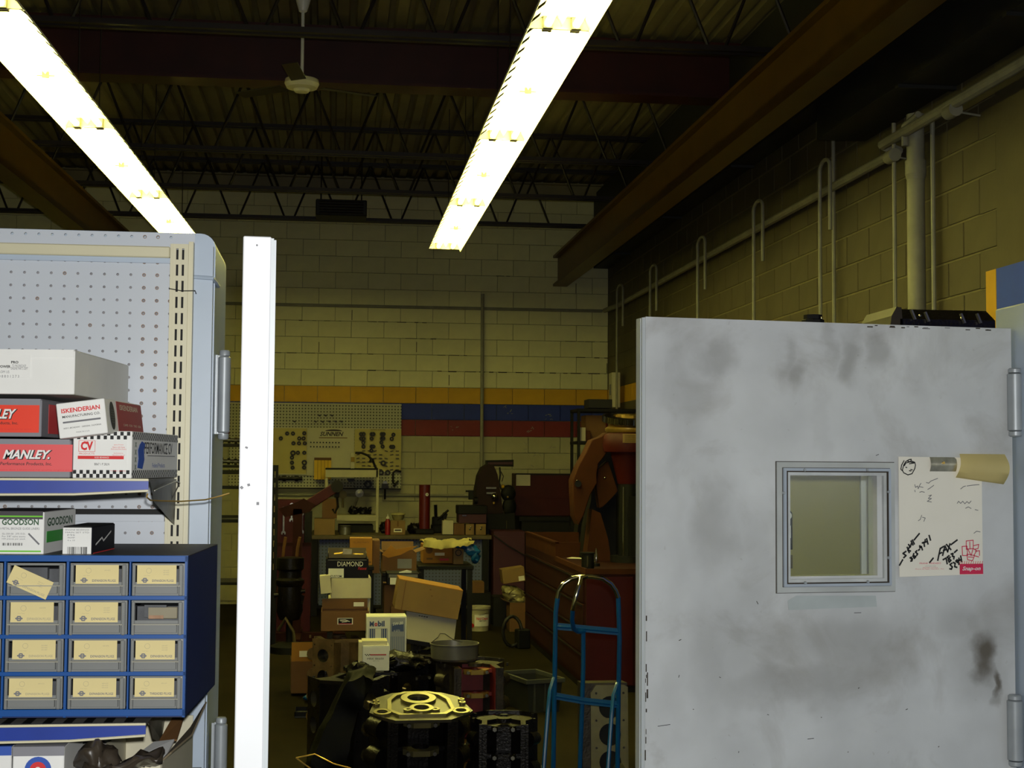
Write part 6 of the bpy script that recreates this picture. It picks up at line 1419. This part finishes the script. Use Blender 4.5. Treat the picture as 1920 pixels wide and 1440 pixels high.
for (x0, x1, lb) in ((873, 889, 'small tan bag with glints, left of two under the maroon chest'), (892, 911, 'small tan bag with glints, right of two under the maroon chest')):
    o, w, h = carton(x0, 983, x1, 1003, DBn, .12, lb, M_kraft2, name='parts_bag', cat='bag', tape=False)
    g = G(); g.sph((0, -.003, h*.55), .010, (1, .4, 1.4), 8); g.sph((.01, -.003, h*.75), .007, (1, .4, 1.4), 8); g.done('shiny_clip', M_chrome, o)
q = P(886, 981, DBn); o = empty('maroon_chest', (q.x, DBn+.0, q.z)); tag(o, 'maroon tool chest with black lid on the bench left of the drill machine', 'tool chest')
a = P(859, 964, DBn); b = P(911, 981, DBn); w = b.x-a.x; h = a.z-b.z
g = G(); g.b2(-w/2, w/2, 0, .3, 0, h, .003); g.done('chest_body', M_maroon, o, smooth=0); g = G(); g.b2(-w/2-.01, w/2+.01, -.01, .31, h, h+.10, .006); g.done('chest_lid', M_black, o, smooth=0); g = G(); g.box((-w*.30, -.008, h*.85), (.05, .012, .015)); g.done('latch', M_chrome, o, smooth=0)
carton(855, 983, 913, 1003, 16.75, .14, 'low dark block supporting the maroon tool chest', M_black, name='support_block', tape=False)
# drill / valve machine
D = 16.98; q = P(930, 1001, D); o = empty('valve_machine', (q.x, D, ZB)); tag(o, 'dark maroon valve grinding machine with arched body on the right of the bench', 'machine'); L0 = o.location; B0 = (L0.x, L0.y, L0.z)
md_ = mat('machine_dark_maroon', (34, 12, 12), .6, var=.25, scale=6, spec=.25)
pprism('machine_body', [(889, 1001), (893, 920), (898, 892), (905, 877), (916, 870), (926, 873), (933, 890), (939, 925), (944, 965), (948, 1001)], D, .35, md_, parent=o, base=B0)
pprism('hood_light', [(913, 863), (963, 862), (963, 875), (913, 874)], D+.05, .2, M_black, parent=o, base=B0); pprism('hood_stripe', [(915, 867), (961, 866), (961, 871), (915, 871)], D+.04, .01, M_maroon, parent=o, base=B0)
g = G(); g.tube([P(x, y, D+.1)-L0 for x, y in ((937, 876), (938, 890), (936, 905), (940, 918))], .01, 6); g.tube([P(x, y, D+.1)-L0 for x, y in ((939, 884), (944, 893), (941, 903))], .005, 6); g.done('lamp_cable', M_blackr, o)
g = G(); g.sph(P(927, 931, D-.06)-L0, .042, n=16); g.done('chrome_ball', M_chrome, o)
g = G(); g.sph(P(953, 925, D+.05)-L0, .09, (1, .5, 1.1), n=16); g.sph(P(955, 950, D+.05)-L0, .085, (1, .5, 1.3), n=16); g.done('dark_wheel', M_black, o); g = G(); g.sph(P(943, 912, D-.04)-L0, .022, n=12); g.done('yellow_knob', mat('knob_yellow', (200, 160, 30), .4), o)
g = G(); g.sph(P(926, 943, D-.05)-L0, .018, n=12); g.sph(P(952, 932, D-.07)-L0, .012, n=10); g.done('brass_knob', M_brass, o)
g = G(); a = P(921, 915, D-.01)-L0; g.box(a, (.12, .015, .02)); g.box(a+Vector((0, 0, -.06)), (.11, .015, .02)); g.done('name_plate', M_steel, o, smooth=0)
pprism('machine_base', [(884, 1001), (890, 965), (965, 962), (966, 1001)], D-.05, .5, M_black, parent=o, base=B0)
g = G(); g.box(P(883, 928, D)-L0, (.05, .1, .11)); g.box(P(881, 921, D)-L0, (.1, .03, .02)); g.cyl(P(889, 938, D)-L0, P(895, 938, D)-L0, .04); g.done('tailstock', M_black, o, smooth=0)
g = G()
for x, y0, y1 in ((945, 955, 964), (950, 976, 996)): g.cyl(P(x, y0, D-.07)-L0, P(x, y1, D-.07)-L0, .006, n=8)
g.done('chrome_lever', M_chrome, o)
# red board cabinet
D = 17.4; cx, zb, w, h = RC(966, 888, 1092, 967, D); o = empty('red_tool_chest', (cx, D, zb)); tag(o, 'wide red tool chest with a pale label at its upper left, back right', 'tool chest')
g = G(); g.b2(-w/2, w/2, 0, .35, 0, h, .004); g.done('chest_body', M_mred, o, smooth=0); g = G(); g.b2(-w/2, w/2, -.012, 0, h*.42, h-.01); g.done('chest_lid', M_mred, o, smooth=0)
patch(o, w*.21, h*.26, -w*.385, h*.84, -.014, M_whitebox, name='pale_label'); g = G(); g.b2(-w/2, w/2, -.014, -.012, h-.02, h); g.done('lid_edge', M_black, o, smooth=0)
o2 = empty('dark_bench', (cx, 17.0, 0)); tag(o2, 'dark bench under the wide red tool chest', 'bench')
g = G(); g.b2(-w/2, w/2, 0, .85, zb-.05, zb); g.done('bench_top', M_black, o2, smooth=0); g = G(); g.b2(-w/2+.03, w/2-.03, .02, .8, .1, zb-.05); g.done('bench_body', M_black, o2, smooth=0)
for x in (-w/2+.05, w/2-.05):
    g = G(); g.b2(x-.04, x+.04, .02, .8, 0, .1); g.done('leg', M_black, o2, smooth=0)
# maroon floor cabinet
D = 16.4; cx, zb, w, h = RC(925, 996, 984, 1140, D); H = P(950, 996, D).z; o = empty('maroon_cabinet', (cx, D, 0)); tag(o, 'maroon floor cabinet between the workbench and the red machine', 'cabinet')
g = G(); g.b2(-w/2, w/2, 0, .48, .04, H, .004); g.done('cabinet_body', M_maroon, o, smooth=0); g = G(); g.b2(-w/2+.01, w/2-.01, -.012, 0, .06, H-.06); g.done('cabinet_door', M_maroon, o, smooth=0); g = G(); g.b2(-w/2+.03, w/2-.03, .03, .45, 0, .04); g.done('plinth', M_black, o, smooth=0)
g = G(); g.tube([P(925, 1003, D-.05)-o.location, P(955, 1025, D-.07)-o.location, P(985, 1042, D-.05)-o.location], .008, 6); g.done('cable', M_blackr, o)
# red machine cabinet running to the right wall side
X0 = 1.93; ya = Px(986, 992, X0).y; yb = Px(1042, 1018, X0).y; yc = Px(1099, 1078, X0).y; zf = Px(1042, 1017, X0).z; z1_ = Px(1036, 1041, X0).z-.01
X1 = XR-.3; o = empty('red_machine', (X0, yc, 0)); tag(o, 'long dull red machine cabinet with a raised tray at its far end', 'machine')
g = G(); g.b2(0, X1-X0, 0, ya-yc, .05, z1_); g.done('machine_body', M_mredd, o, smooth=0)
t = .03; y0, y1 = yb-yc, ya-yc; wx = .95
g = G(); g.b2(0, t, y0, y1, z1_, zf); g.b2(wx-t, wx, y0, y1, z1_, zf); g.b2(t, wx-t, y0, y0+t, z1_, zf); g.b2(t, wx-t, y1-t, y1, z1_, zf); g.done('raised_tray', M_mor, o, smooth=0)
g = G(); g.b2(-.006, .012, 0, y0, z1_-.03, z1_+.012); g.b2(-.006, wx, -.006, .012, z1_-.03, z1_+.012); g.b2(-.008, .03, y0, y1, zf-.01, zf+.006); g.done('top_rim', M_mor, o, smooth=0)
for k in range(4):
    g = G(); zz0 = .10+k*(z1_-.16)/4; g.b2(-.012, 0, .06, ya-yc-.08, zz0, zz0+(z1_-.16)/4-.012); dn = g.done('drawer', M_mredd, o, smooth=0)
    g = G(); g.b2(-.02, -.012, .1, ya-yc-.12, zz0+(z1_-.16)/4-.03, zz0+(z1_-.16)/4-.02); g.done('drawer_pull', M_black, dn, smooth=0)
w = P(1136, 1100, yc).x-X0
g = G(); g.b2(.0, .36, -.015, -.001, .06, z1_-.05); g.done('front_panel', M_mred, o, smooth=0)
g = G(); g.b2(0, X1-X0, .02, ya-yc-.02, 0, .05); g.done('plinth', M_black, o, smooth=0)
# bits on the lower deck
q = Pz(1078, 1048, z1_+.0); pprism_pts = [(-.07, .0), (-.02, .05), (.04, .03), (.08, -.03), (.0, -.02)]
g = G(); g.plate(pprism_pts, [], .004, Matrix.Rotation(.1, 4, 'X')); tag(g.done('paper_scrap', M_paper, loc=(q.x, q.y, z1_+.004), smooth=0), 'small torn white paper on the deck of the red machine', 'paper')
q = Pz(1102, 1066, z1_); g = G(); g.lathe([(0, 0), (.05, 0), (.05, .11), (.06, .115), (.06, .125), (0, .125)], n=18); o = g.done('round_fixture', M_black, loc=(q.x, q.y, z1_)); tag(o, 'short black cylindrical fixture at the near end of the red machine', 'fixture')
g = G(); g.cyl((-.012, -.054, .01), (-.012, -.054, .1), .006, n=8); g.cyl((.05, -.02, .05), (.05, -.02, .12), .008, n=8); g.done('bright_pin', M_chrome, o)
q = Pz(1090, 1010, zf); g = G(); g.cyl((0, 0, -.14), (0, 0, .12), .04, n=14); g.box((0, 0, .10), (.14, .1, .08), (0, .1, .2)); o = g.done('drill_chuck', M_black, loc=(q.x, 12.9, zf), smooth=40); tag(o, 'black chuck standing in the raised tray of the red machine', 'chuck')
g = G(); g.cyl((0, 0, -.16), (0, 0, -.02), .018, n=10); g.sph((0, -.04, .07), .02, n=10); g.done('bright_shank', M_chrome, o)
q = P(1105, 1040, 11.3); a = P(1118, 1013, 11.3); g = G(); g.lathe([(0, 0), (.012, 0), (.02, .03), (.012, .08), (.003, .12), (0, .12)], n=12); o = g.done('oil_can_spout', M_chrome, loc=(a.x, 11.3, z1_)); o.scale = (1, 1, 1.2); tag(o, 'bright pointed steel spout on the red machine behind the black fixture', 'oil can')
g = G(); g.lathe([(0, -.0), (.03, 0), (.03, .02), (0, .02)], n=12); g.done('foot', M_black, o)
# hoses / press head on the right
D = 11.9; q = P(1150, 1000, D); o = empty('radial_press', (q.x, D, z1_)); tag(o, 'big orange-brown and red machine head with a toothed ring beside the door edge', 'machine'); L0 = Vector((q.x, D, z1_)); B0 = tuple(L0)
pprism('cast_arm', [(1128, 818), (1140, 810), (1147, 828), (1136, 852), (1122, 870), (1119, 890), (1120, 905), (1106, 930), (1095, 965), (1085, 985), (1077, 968), (1075, 930), (1074, 900), (1084, 875), (1098, 850), (1110, 825)], D, .22, M_mor, parent=o, base=B0, bev=.006)
g = G(); g.cyl(P(1084, 907, D-.04)-L0, P(1084, 907, D+.02)-L0, .028, n=14); g.done('pivot_bolt', M_black, o); g = G(); g.sph(P(1082, 901, D-.04)-L0, .008, n=8); g.done('glint_nut', M_chrome, o)
pprism('side_web', [(1122, 880), (1140, 865), (1158, 920), (1150, 930), (1130, 950), (1124, 952), (1118, 910)], D+.08, .12, M_mor, parent=o, base=B0)
pprism('dark_gap_fill', [(1088, 1078), (1098, 985), (1108, 940), (1110, 900), (1122, 862), (1140, 835), (1168, 830), (1180, 1078)], D+.32, .2, M_black, parent=o, base=B0)  # black filler added behind the arm to darken the gap
pprism('lower_rib', [(1110, 955), (1126, 962), (1140, 1010), (1150, 1078), (1095, 1078), (1104, 1010)], D+.05, .2, M_mor, parent=o, base=B0)
g = G(); g.sph(P(1134, 896, D+.04)-L0, .012, n=8); g.done('glint_nut', M_chrome, o)
C = P(1178, 900, D-.1)-L0
zz = lambda y: (P(1178, y, D)-L0).z; rr = lambda px: px/2700*D
g = G(); g.lathe([(rr(20), zz(907)), (rr(36), zz(840)), (rr(38), zz(830)), (0, zz(830))], (C.x, C.y, 0), n=36); g.lathe([(0, zz(907)), (rr(20), zz(907))], (C.x, C.y, 0), n=36); g.done('cone_housing', M_mred, o)
g = G(); g.lathe([(rr(46), zz(848)), (rr(49), zz(835)), (rr(46), zz(818)), (rr(40), zz(812)), (0, zz(812))], (C.x, C.y, 0), n=36); g.lathe([(rr(36), zz(848)), (rr(46), zz(848))], (C.x, C.y, 0), n=36); g.done('red_collar', M_mred, o)
g = G(); g.lathe([(rr(42), zz(812)), (rr(44), zz(808)), (rr(44), zz(804)), (rr(38), zz(800)), (rr(38), zz(795)), (0, zz(795))], (C.x, C.y, 0), n=36); g.done('brass_band', M_brass, o)
g = G(); N_ = 40; ro, ri = rr(50), rr(46)
outl = []
for i in range(N_):
    t = 2*math.pi*i/N_; d = math.pi/N_*.5
    outl += [(ri*math.cos(t-d*1.6), ri*math.sin(t-d*1.6)), (ro*math.cos(t-d*.7), ro*math.sin(t-d*.7)), (ro*math.cos(t+d*.7), ro*math.sin(t+d*.7)), (ri*math.cos(t+d*1.6), ri*math.sin(t+d*1.6))]
g.plate(outl, [circ(0, 0, rr(30), 24)], .05, Matrix.Translation((C.x, C.y, zz(792))) @ Matrix.Rotation(.18, 4, 'X')); g.done('toothed_ring', M_chrome, o, smooth=0)
g = G(); a = C+Vector((-.03, -rr(48), 0)); g.box((a.x, a.y, zz(823)), (.12, .006, .075)); q = g.done('rating_plate', M_brass, o, smooth=0)
for k in range(5):
    g = G(); g.box((a.x, a.y-.004, zz(823)-.025+.012*k), (.09, .002, .003)); g.done('plate_line', M_black, q, smooth=0)
g = G(); g.cyl((C.x, C.y, 0), (C.x, C.y, zz(907)), rr(19), n=24); g.done('column', M_black, o)
g = G(); g.cyl((C.x-.06, C.y-rr(20), .02), (C.x-.06, C.y-rr(20), zz(912)), .007, n=8); g.done('guide_rod', M_chrome, o)
g = G(); g.cyl((C.x, C.y, 0), (C.x, C.y, zz(1040)), rr(34), n=24); g.b2(C.x-.02, C.x+.5, C.y-.1, C.y+.5, 0, zz(930)); g.done('gearcase', M_black, o)
# dark shelf unit behind it
D = 15.6; xa = P(1083, 800, D).x; o = empty('steel_shelving', (xa, D, 0)); tag(o, 'dark steel shelving with bins in the back right corner', 'shelving')
H = P(1090, 768, D).z
for x, y in ((.015, 0), (.015, .45), (1.0, 0), (1.0, .45)):
    g = G(); g.b2(x-.015, x+.015, y, y+.03, 0, H); g.done('post', M_black, o, smooth=0)
for py in (768, 829, 900): 
    z = P(1090, py, D).z; g = G(); g.b2(0, 1.02, -.01, .5, z-.02, z+.012); g.done('shelf_board', M_black, o, smooth=0)
o, w, h = carton(1104, 749, 1148, 765, D+.02, .3, 'dark grey storage bin on top of the corner shelving', M_duct, name='storage_bin', tape=False)
zsh = P(1090, 829, D).z
o, w, h = carton(1098, 779, 1136, 827, D+.1, .3, 'orange-brown carton on the corner shelving below the bin', M_kraft, name='shelf_carton')
o, w, h = carton(1087, 802, 1098, 827, D+.04, .1, 'small cream box at the left end of the corner shelving', M_whitebox, name='cream_box', tape=False)
o, w, h = carton(1099, 808, 1107, 827, D+.01, .07, 'small dark brown box beside the cream box on the shelving', M_mor, name='brown_box', tape=False)
# bucket
q = Pz(899, 1184, 0); o = empty('bucket', (q.x, q.y+.1, 0)); tag(o, 'white plastic bucket with a red printed label on the floor', 'bucket')
k = (q.y+.1)/2700; Rt, Rb, H = 21*k, 18.5*k, P(899, 1138, q.y).z
g = G(); g.lathe([(0, 0), (Rb, 0), (Rt, H), (Rt*1.08, H), (Rt*1.08, H-.025), (Rt*1.02, H-.03), (Rt*1.02, H), (Rt*.97, H), (Rb*.96, .01), (0, .01)], n=32); g.done('bucket_shell', M_bucket, o)
def bend(q, R):
    for v in q.data.vertices:
        p = q.matrix_basis @ v.co; a = p.x/R; p2 = Vector((R*math.sin(a), -R*math.cos(a), p.z)); v.co = q.matrix_basis.inverted() @ p2
    return q
lab = G(); W_, H_ = .17, .12
b = bmesh.new()
for i in range(10):
    x0, x1 = -W_/2+W_*i/10, -W_/2+W_*(i+1)/10; b.faces.new([b.verts.new((x, y, 0)) for x, y in ((x0, -H_/2), (x1, -H_/2), (x1, H_/2), (x0, H_/2))])
lab._add(b); e = lab.done('printed_label', M_white_card, o, smooth=0); place(e, .03, H*.45, 0, 'front', 0); bend(e, Rt*.985)
for s, ww, h_, z_, m in (('Hand Cleaner', .14, .030, H*.53, M_redink), ('HEAVY DUTY', .08, .014, H*.43, M_ink)):
    e = txt(o, s, ww, h_, .035, z_, 0, m, bold=.02); bend(e, Rt*1.0)
e = patch(o, .04, .04, -.08, H*.24, 0, M_redink, name='red_sticker', pts=circ(0, 0, .022, 14)); bend(e, Rt*.98)
g = G(); g.tube([(-Rt*1.08, 0, H-.02), (-Rt*.9, -Rt*.6, H-.06), (0, -Rt*1.1, H-.08), (Rt*.9, -Rt*.6, H-.06), (Rt*1.08, 0, H-.02)], .002, 6); g.done('bail', M_steel, o)
# boxes beside the machine at the right back
o, w, h = carton(944, 1066, 986, 1092, 14.9, .25, 'kraft carton with a paper label tipped on the plastic bag', M_kraft2, tilt=-.14, name='tipped_carton'); patch(o, w*.26, h*.34, w*.33, h*.22, -.001, M_paper, name='paper_label')
o, w, h = carton(956, 1130, 985, 1187, 14.9, .3, 'brown paper sack like carton on the floor beside the red machine', M_kraft, name='sack_carton', flaps='open')
q = P(965, 1120, 14.9); blob('clear_bag', M_clear, 'crumpled clear plastic bag on the brown carton by the red machine', 'bag', (q.x, 15.0, q.z-.04), [((0, 0, .06), (.12, .09, .08), (0, .2, 0)), ((-.06, -.03, .11), (.07, .06, .05), (0, 0, 0)), ((.05, 0, .0), (.1, .08, .06), (0, 0, 0))], noise=.03, seed=13)
carton(881, 1092, 908, 1112, 15.6, .25, 'small brown carton on the floor stack behind the bucket', M_kraft, name='small_brown_carton')
o, w, h = carton(872, 1112, 920, 1172, 15.6, .35, 'black crate under the small brown carton behind the bucket', M_black, name='black_crate', tape=False)
carton(925, 1120, 950, 1176, 15.4, .3, 'dark crate between the bucket and the brown paper sack', M_black, name='dark_crate', tape=False)
q = Pz(972, 1216, 0); o = empty('hose_coil', (q.x-.06, q.y, 0)); tag(o, 'black rubber hose coil on the floor against the red machine', 'hose')
g = G(); g.tube([(.09*math.cos(i*.5), .02*math.sin(i*.9), .16+.14*math.sin(i*.5)) for i in range(26)], .016, 8); g.done('hose', M_blackr, o)
g = G(); g.box((.10, .02, .09), (.12, .12, .18), (0, 0, .2), .01); g.done('pump_body', M_black, o)
# grey plastic bin
cx, zb, w, h = RC(995, 1270, 1050, 1334, 9.9); q = Pz(1005, 1336, 0)
o = empty('storage_tote', (q.x+.06, q.y-.02, 0), (0, 0, .28)); tag(o, 'grey open plastic tote on the floor left of the hand truck', 'tote')
w, d, h = .27, .46, .235
g = G()
def wall4(g, w, d, h, t, tp=.02):
    for s in (-1, 1):
        bm = bmesh.new(); vs = [bm.verts.new(p) for p in ((s*(w/2-tp), tp, 0), (s*(w/2-tp), d-tp, 0), (s*w/2, d, h), (s*w/2, 0, h))]; bm.faces.new(vs); bmesh.ops.solidify(bm, geom=bm.faces[:], thickness=t); g._add(bm)
    for s in (0, 1):
        yy = d*s; y2 = tp if s == 0 else d-tp
        bm = bmesh.new(); vs = [bm.verts.new(p) for p in ((-(w/2-tp), y2, 0), ((w/2-tp), y2, 0), (w/2, yy, h), (-w/2, yy, h))]; bm.faces.new(vs); bmesh.ops.solidify(bm, geom=bm.faces[:], thickness=t); g._add(bm)
    g.b2(-w/2+tp, w/2-tp, tp, d-tp, 0, .005)
wall4(g, w, d, h, .005); g.done('tote_shell', M_bin, o, smooth=0)
g = G(); g.b2(-w/2-.015, w/2+.015, -.015, .005, h-.03, h, .002); g.b2(-w/2-.015, w/2+.015, d-.005, d+.015, h-.03, h, .002); g.b2(-w/2-.015, -w/2+.005, 0, d, h-.03, h, .002); g.b2(w/2-.005, w/2+.015, 0, d, h-.03, h, .002); g.done('rim', M_bin, o, smooth=0)
for x in (-.08, 0, .08):
    g = G(); g.b2(x-.005, x+.005, -.004, .02, .01, h-.03); g.done('rib', M_bin, o, smooth=0)
# hand truck
D = 6.8
def T(px, py, dd=0): return P(px, py, D+dd)
xl, xr2 = T(1044, 1200).x, T(1162, 1200).x; xm = (xl+xr2)/2; zt_ = T(1100, 1083).z
ht = empty('hand_truck', (xm, D, 0)); tag(ht, 'blue hand truck with a bright chrome loop handle beside the red machine', 'hand truck'); hw = (xr2-xl)/2; L0 = ht.location
lean = .10
def hp(px, py, dd=0):
    q = T(px, py); return Vector((q.x-L0.x, dd + lean*(1.2-q.z), q.z))
# the rails: blue lower part, chrome loop
rl = [hp(1043, y) for y in (1150, 1250, 1350, 1440)]; bot = hp(1043, 1440); bl = Vector((bot.x, bot.y+.03, .10))
r_ = .0115
g = G(); g.tube([hp(1046, 1122)]+rl+[bl], r_, 10); g.done('side_rail', M_truck, ht)
rr_ = [hp(1160, 1120), hp(1164, 1200), hp(1164, 1300), hp(1165, 1440)]; g = G(); g.tube(rr_+[Vector((rr_[-1].x, rr_[-1].y+.03, .10))], r_, 10); g.done('side_rail', M_truck, ht)
loop = [hp(x, y) for x, y in ((1046, 1122), (1048, 1108), (1057, 1094), (1072, 1085), (1090, 1081), (1110, 1081), (1130, 1084), (1146, 1095), (1155, 1108), (1160, 1121))]
g = G(); g.tube(loop, r_, 12); g.done('handle_loop', M_chrome, ht)
lp = [hp(1100, 1081, 0), hp(1086, 1083, -.05), hp(1078, 1095, -.11), hp(1070, 1120, -.13), hp(1067, 1140, -.12)]
g = G(); g.tube(lp, r_*.95, 10); g.done('hand_grip', M_chrome, ht)
lp2 = [lp[-1], hp(1068, 1160, -.09), hp(1074, 1178, -.05), hp(1084, 1185, -.02), hp(1098, 1184, 0)]; g = G(); g.tube(lp2, r_*.95, 10); g.done('grip_bend', M_truck, ht)
def bar(y0, y1, yb_, nm, th=.032):
    a = hp(1044, y0); b = hp(1164, y1); c = hp(1100, yb_); g = G(); g.tube([a, (a+c)/2, c, (b+c)/2, b], .010, 8)
    for v in g.bm.verts: v.co.z = v.co.z
    g.done(nm, M_truck, ht)
    g = G(); pts = [a, c, b]
    for p_, q_ in zip(pts[:-1], pts[1:]):
        d = q_-p_; g.box((p_+q_)/2+Vector((0, -.004, 0)), (d.length, .006, th), (0, -math.atan2(d.z, d.x), math.atan2(d.y, d.x)))
    g.done('flat_crossbar', M_truck, ht, smooth=0)
bar(1175, 1186, 1180, 'crossbar'); bar(1308, 1325, 1318, 'crossbar')
c0, c1 = hp(1096, 1184, .005), hp(1094, 1440, .005); g = G(); g.tube([c0, hp(1097, 1250, .005), hp(1096, 1340, .005), c1, Vector((c1.x, c1.y+.03, .1))], .011, 8); g.done('centre_bar', M_truck, ht)
for a, b, c, e in ((1041, 1274, 1031, 1), (1161, 1284, 1150, 1)):
    pts = [hp(a, b, -.01), hp(c, b+20, -.06), hp(c-5, b+55, -.09), hp(c-11, b+110, -.13), hp(c-17, b+170, -.17)]
    pts.append(Vector((pts[-1].x-.02, pts[-1].y-.02, .16)))
    g = G(); g.tube(pts, .0105, 8); g.done('brace', M_truck, ht)
g = G(); g.b2(-hw-.02, hw+.02, -.26, .16, .0, .012); g.done('toe_plate', M_truck, ht, smooth=0)
for s in (-1, 1):
    g = G(); g.lathe([(0, -.03), (.05, -.025), (.10, -.03), (.13, -.015), (.13, .015), (.10, .03), (.05, .025), (0, .03)], n=28, M=Matrix.Translation((s*(hw+.05), .24, .13)) @ Matrix.Rotation(math.pi/2, 4, 'Y')); wq = g.done('wheel', M_blackr, ht)
    g = G(); g.lathe([(0, -.034), (.04, -.032), (.04, .032), (0, .034)], n=18, M=Matrix.Translation((s*(hw+.05), .24, .13)) @ Matrix.Rotation(math.pi/2, 4, 'Y')); g.done('wheel_hub', M_steel, wq)
g = G(); g.cyl((-hw-.06, .24, .13), (hw+.06, .24, .13), .01, n=10); g.done('axle', M_steel, ht)
# tan locker behind the right door, seen through its window
YL = 4.0; a = P(1466, 900, YL); b = P(1860, 900, YL); zt_ = P(1700, 624, YL).z
lk = empty('tan_locker', (a.x, YL, 0)); tag(lk, 'tan steel locker standing behind the closed door, seen through its window', 'locker'); W = b.x-a.x
g = G(); g.b2(0, W, .01, .45, .03, zt_); g.done('locker_body', M_tan, lk, smooth=0)
xs_ = P(1612, 980, YL).x-a.x; xe_ = P(1640, 980, YL).x-a.x
g = G(); g.b2(.004, xs_-.002, -.008, .01, .06, zt_-.03, .002); dd = g.done('locker_door', M_tan, lk, smooth=0)
g = G(); g.b2(xs_, xe_, -.012, .01, .06, zt_-.03); g.done('white_stile', M_white_card, lk, smooth=0)
g = G(); g.b2(xe_, xe_+.02, -.02, .01, .06, zt_-.03); g.done('edge_shade_strip', M_wood, lk, smooth=0); g = G(); g.b2(0, W, 0, .44, 0, .03); g.done('plinth', M_black, lk, smooth=0)  # dark strip paints the shaded edge beside the white stile
hx_ = P(1483, 1000, YL).x-a.x; h0, h1, h2 = P(1483, 956, YL).z, P(1483, 1030, YL).z, P(1483, 975, YL).z
g = G(); g.prism([(hx_-.012+.012*math.cos(t)*1.0, h0-.014+.014*math.sin(t)) for t in [i*math.pi/8 for i in range(9)]]+[(hx_-.024, h1), (hx_+.0, h1)], -.014, -.008); g.done('latch_plate', M_black, dd, smooth=0)
g = G(); g.prism([(hx_-.011+.008*math.cos(t), h0-.016+.010*math.sin(t)) for t in [i*math.pi/8 for i in range(16)]], -.018, -.014); g.b2(hx_-.018, hx_-.008, -.024, -.014, h2-.05, h2-.015); g.done('latch_cup', M_white_card, dd, smooth=0)
g = G(); g.b2(0, hx_+.0, -.0145, -.008, P(1483, 1052, YL).z-.02, P(1483, 1040, YL).z); g.done('door_label', M_wood, dd, smooth=0)
# valley cover lying on the locker, and a small black part
D = YL+.02; o = empty('valve_cover', (P(1770, 600, D).x, D, zt_)); tag(o, 'long dark ribbed engine cover lying above the top edge of the right door', 'engine cover')
a = P(1688, 600, D).x-o.location.x; b = P(1866, 600, D).x-o.location.x; z0 = 0; z1c = P(1770, 577, D).z-zt_
g = G(); bm = bmesh.new()
prof = [(0, 0), (0, z1c*.55), (.06, z1c), (.20, z1c), (.28, z1c*.5), (.28, 0)]
A = [bm.verts.new((a+(.0 if i else -.0), y, z)) for i, (y, z) in enumerate(prof)]; B = [bm.verts.new((b, y, z)) for y, z in prof]
bm.faces.new(A); bm.faces.new(B[::-1])
for i in range(len(prof)): bm.faces.new((A[i], B[i], B[(i+1) % 6], A[(i+1) % 6]))
bmesh.ops.recalc_face_normals(bm, faces=bm.faces); g._add(bm); g.done('cover_shell', M_irond, o, smooth=0)
g = G(); c = P(1668, 600, D).x-o.location.x; g.prism([(c, 0), (c+.006, z1c*.65), (c+.022, z1c), (a+.004, z1c*.98), (a+.01, 0)], .0, .24); g.done('end_web', mat('aged_brass_green', (48, 38, 14), .6, var=.3), o, smooth=0)
for k, (x, y) in enumerate(((1738, 594), (1805, 597), (1835, 597), (1712, 590))):
    q = P(x, y, D-.01)-o.location; g = G(); g.box(q, (.005, .012, .03), (0, -.4, 0)); g.done('rib', M_steel, o, smooth=0)
g = G()
for x, y in ((1725, 592), (1803, 597)): g.sph(P(x, y, D-.012)-o.location, .005, n=8)
g.done('bright_stud', M_chrome, o)
D = YL+.05; q = P(1524, 604, D); o = empty('distributor_cap', (q.x, D, zt_)); tag(o, 'small black knob shaped part peeking over the middle of the right door', 'engine part')
h_ = P(1524, 591, D).z-zt_
g = G(); g.lathe([(0, 0), (.034, 0), (.034, h_*.7), (.028, h_*.75), (.028, h_), (0, h_)], n=10); g.done('knob_body', M_black, o, smooth=20); g = G(); g.sph((.016, -.03, h_*.78), .004, n=8); g.done('bright_screw', M_chrome, o)
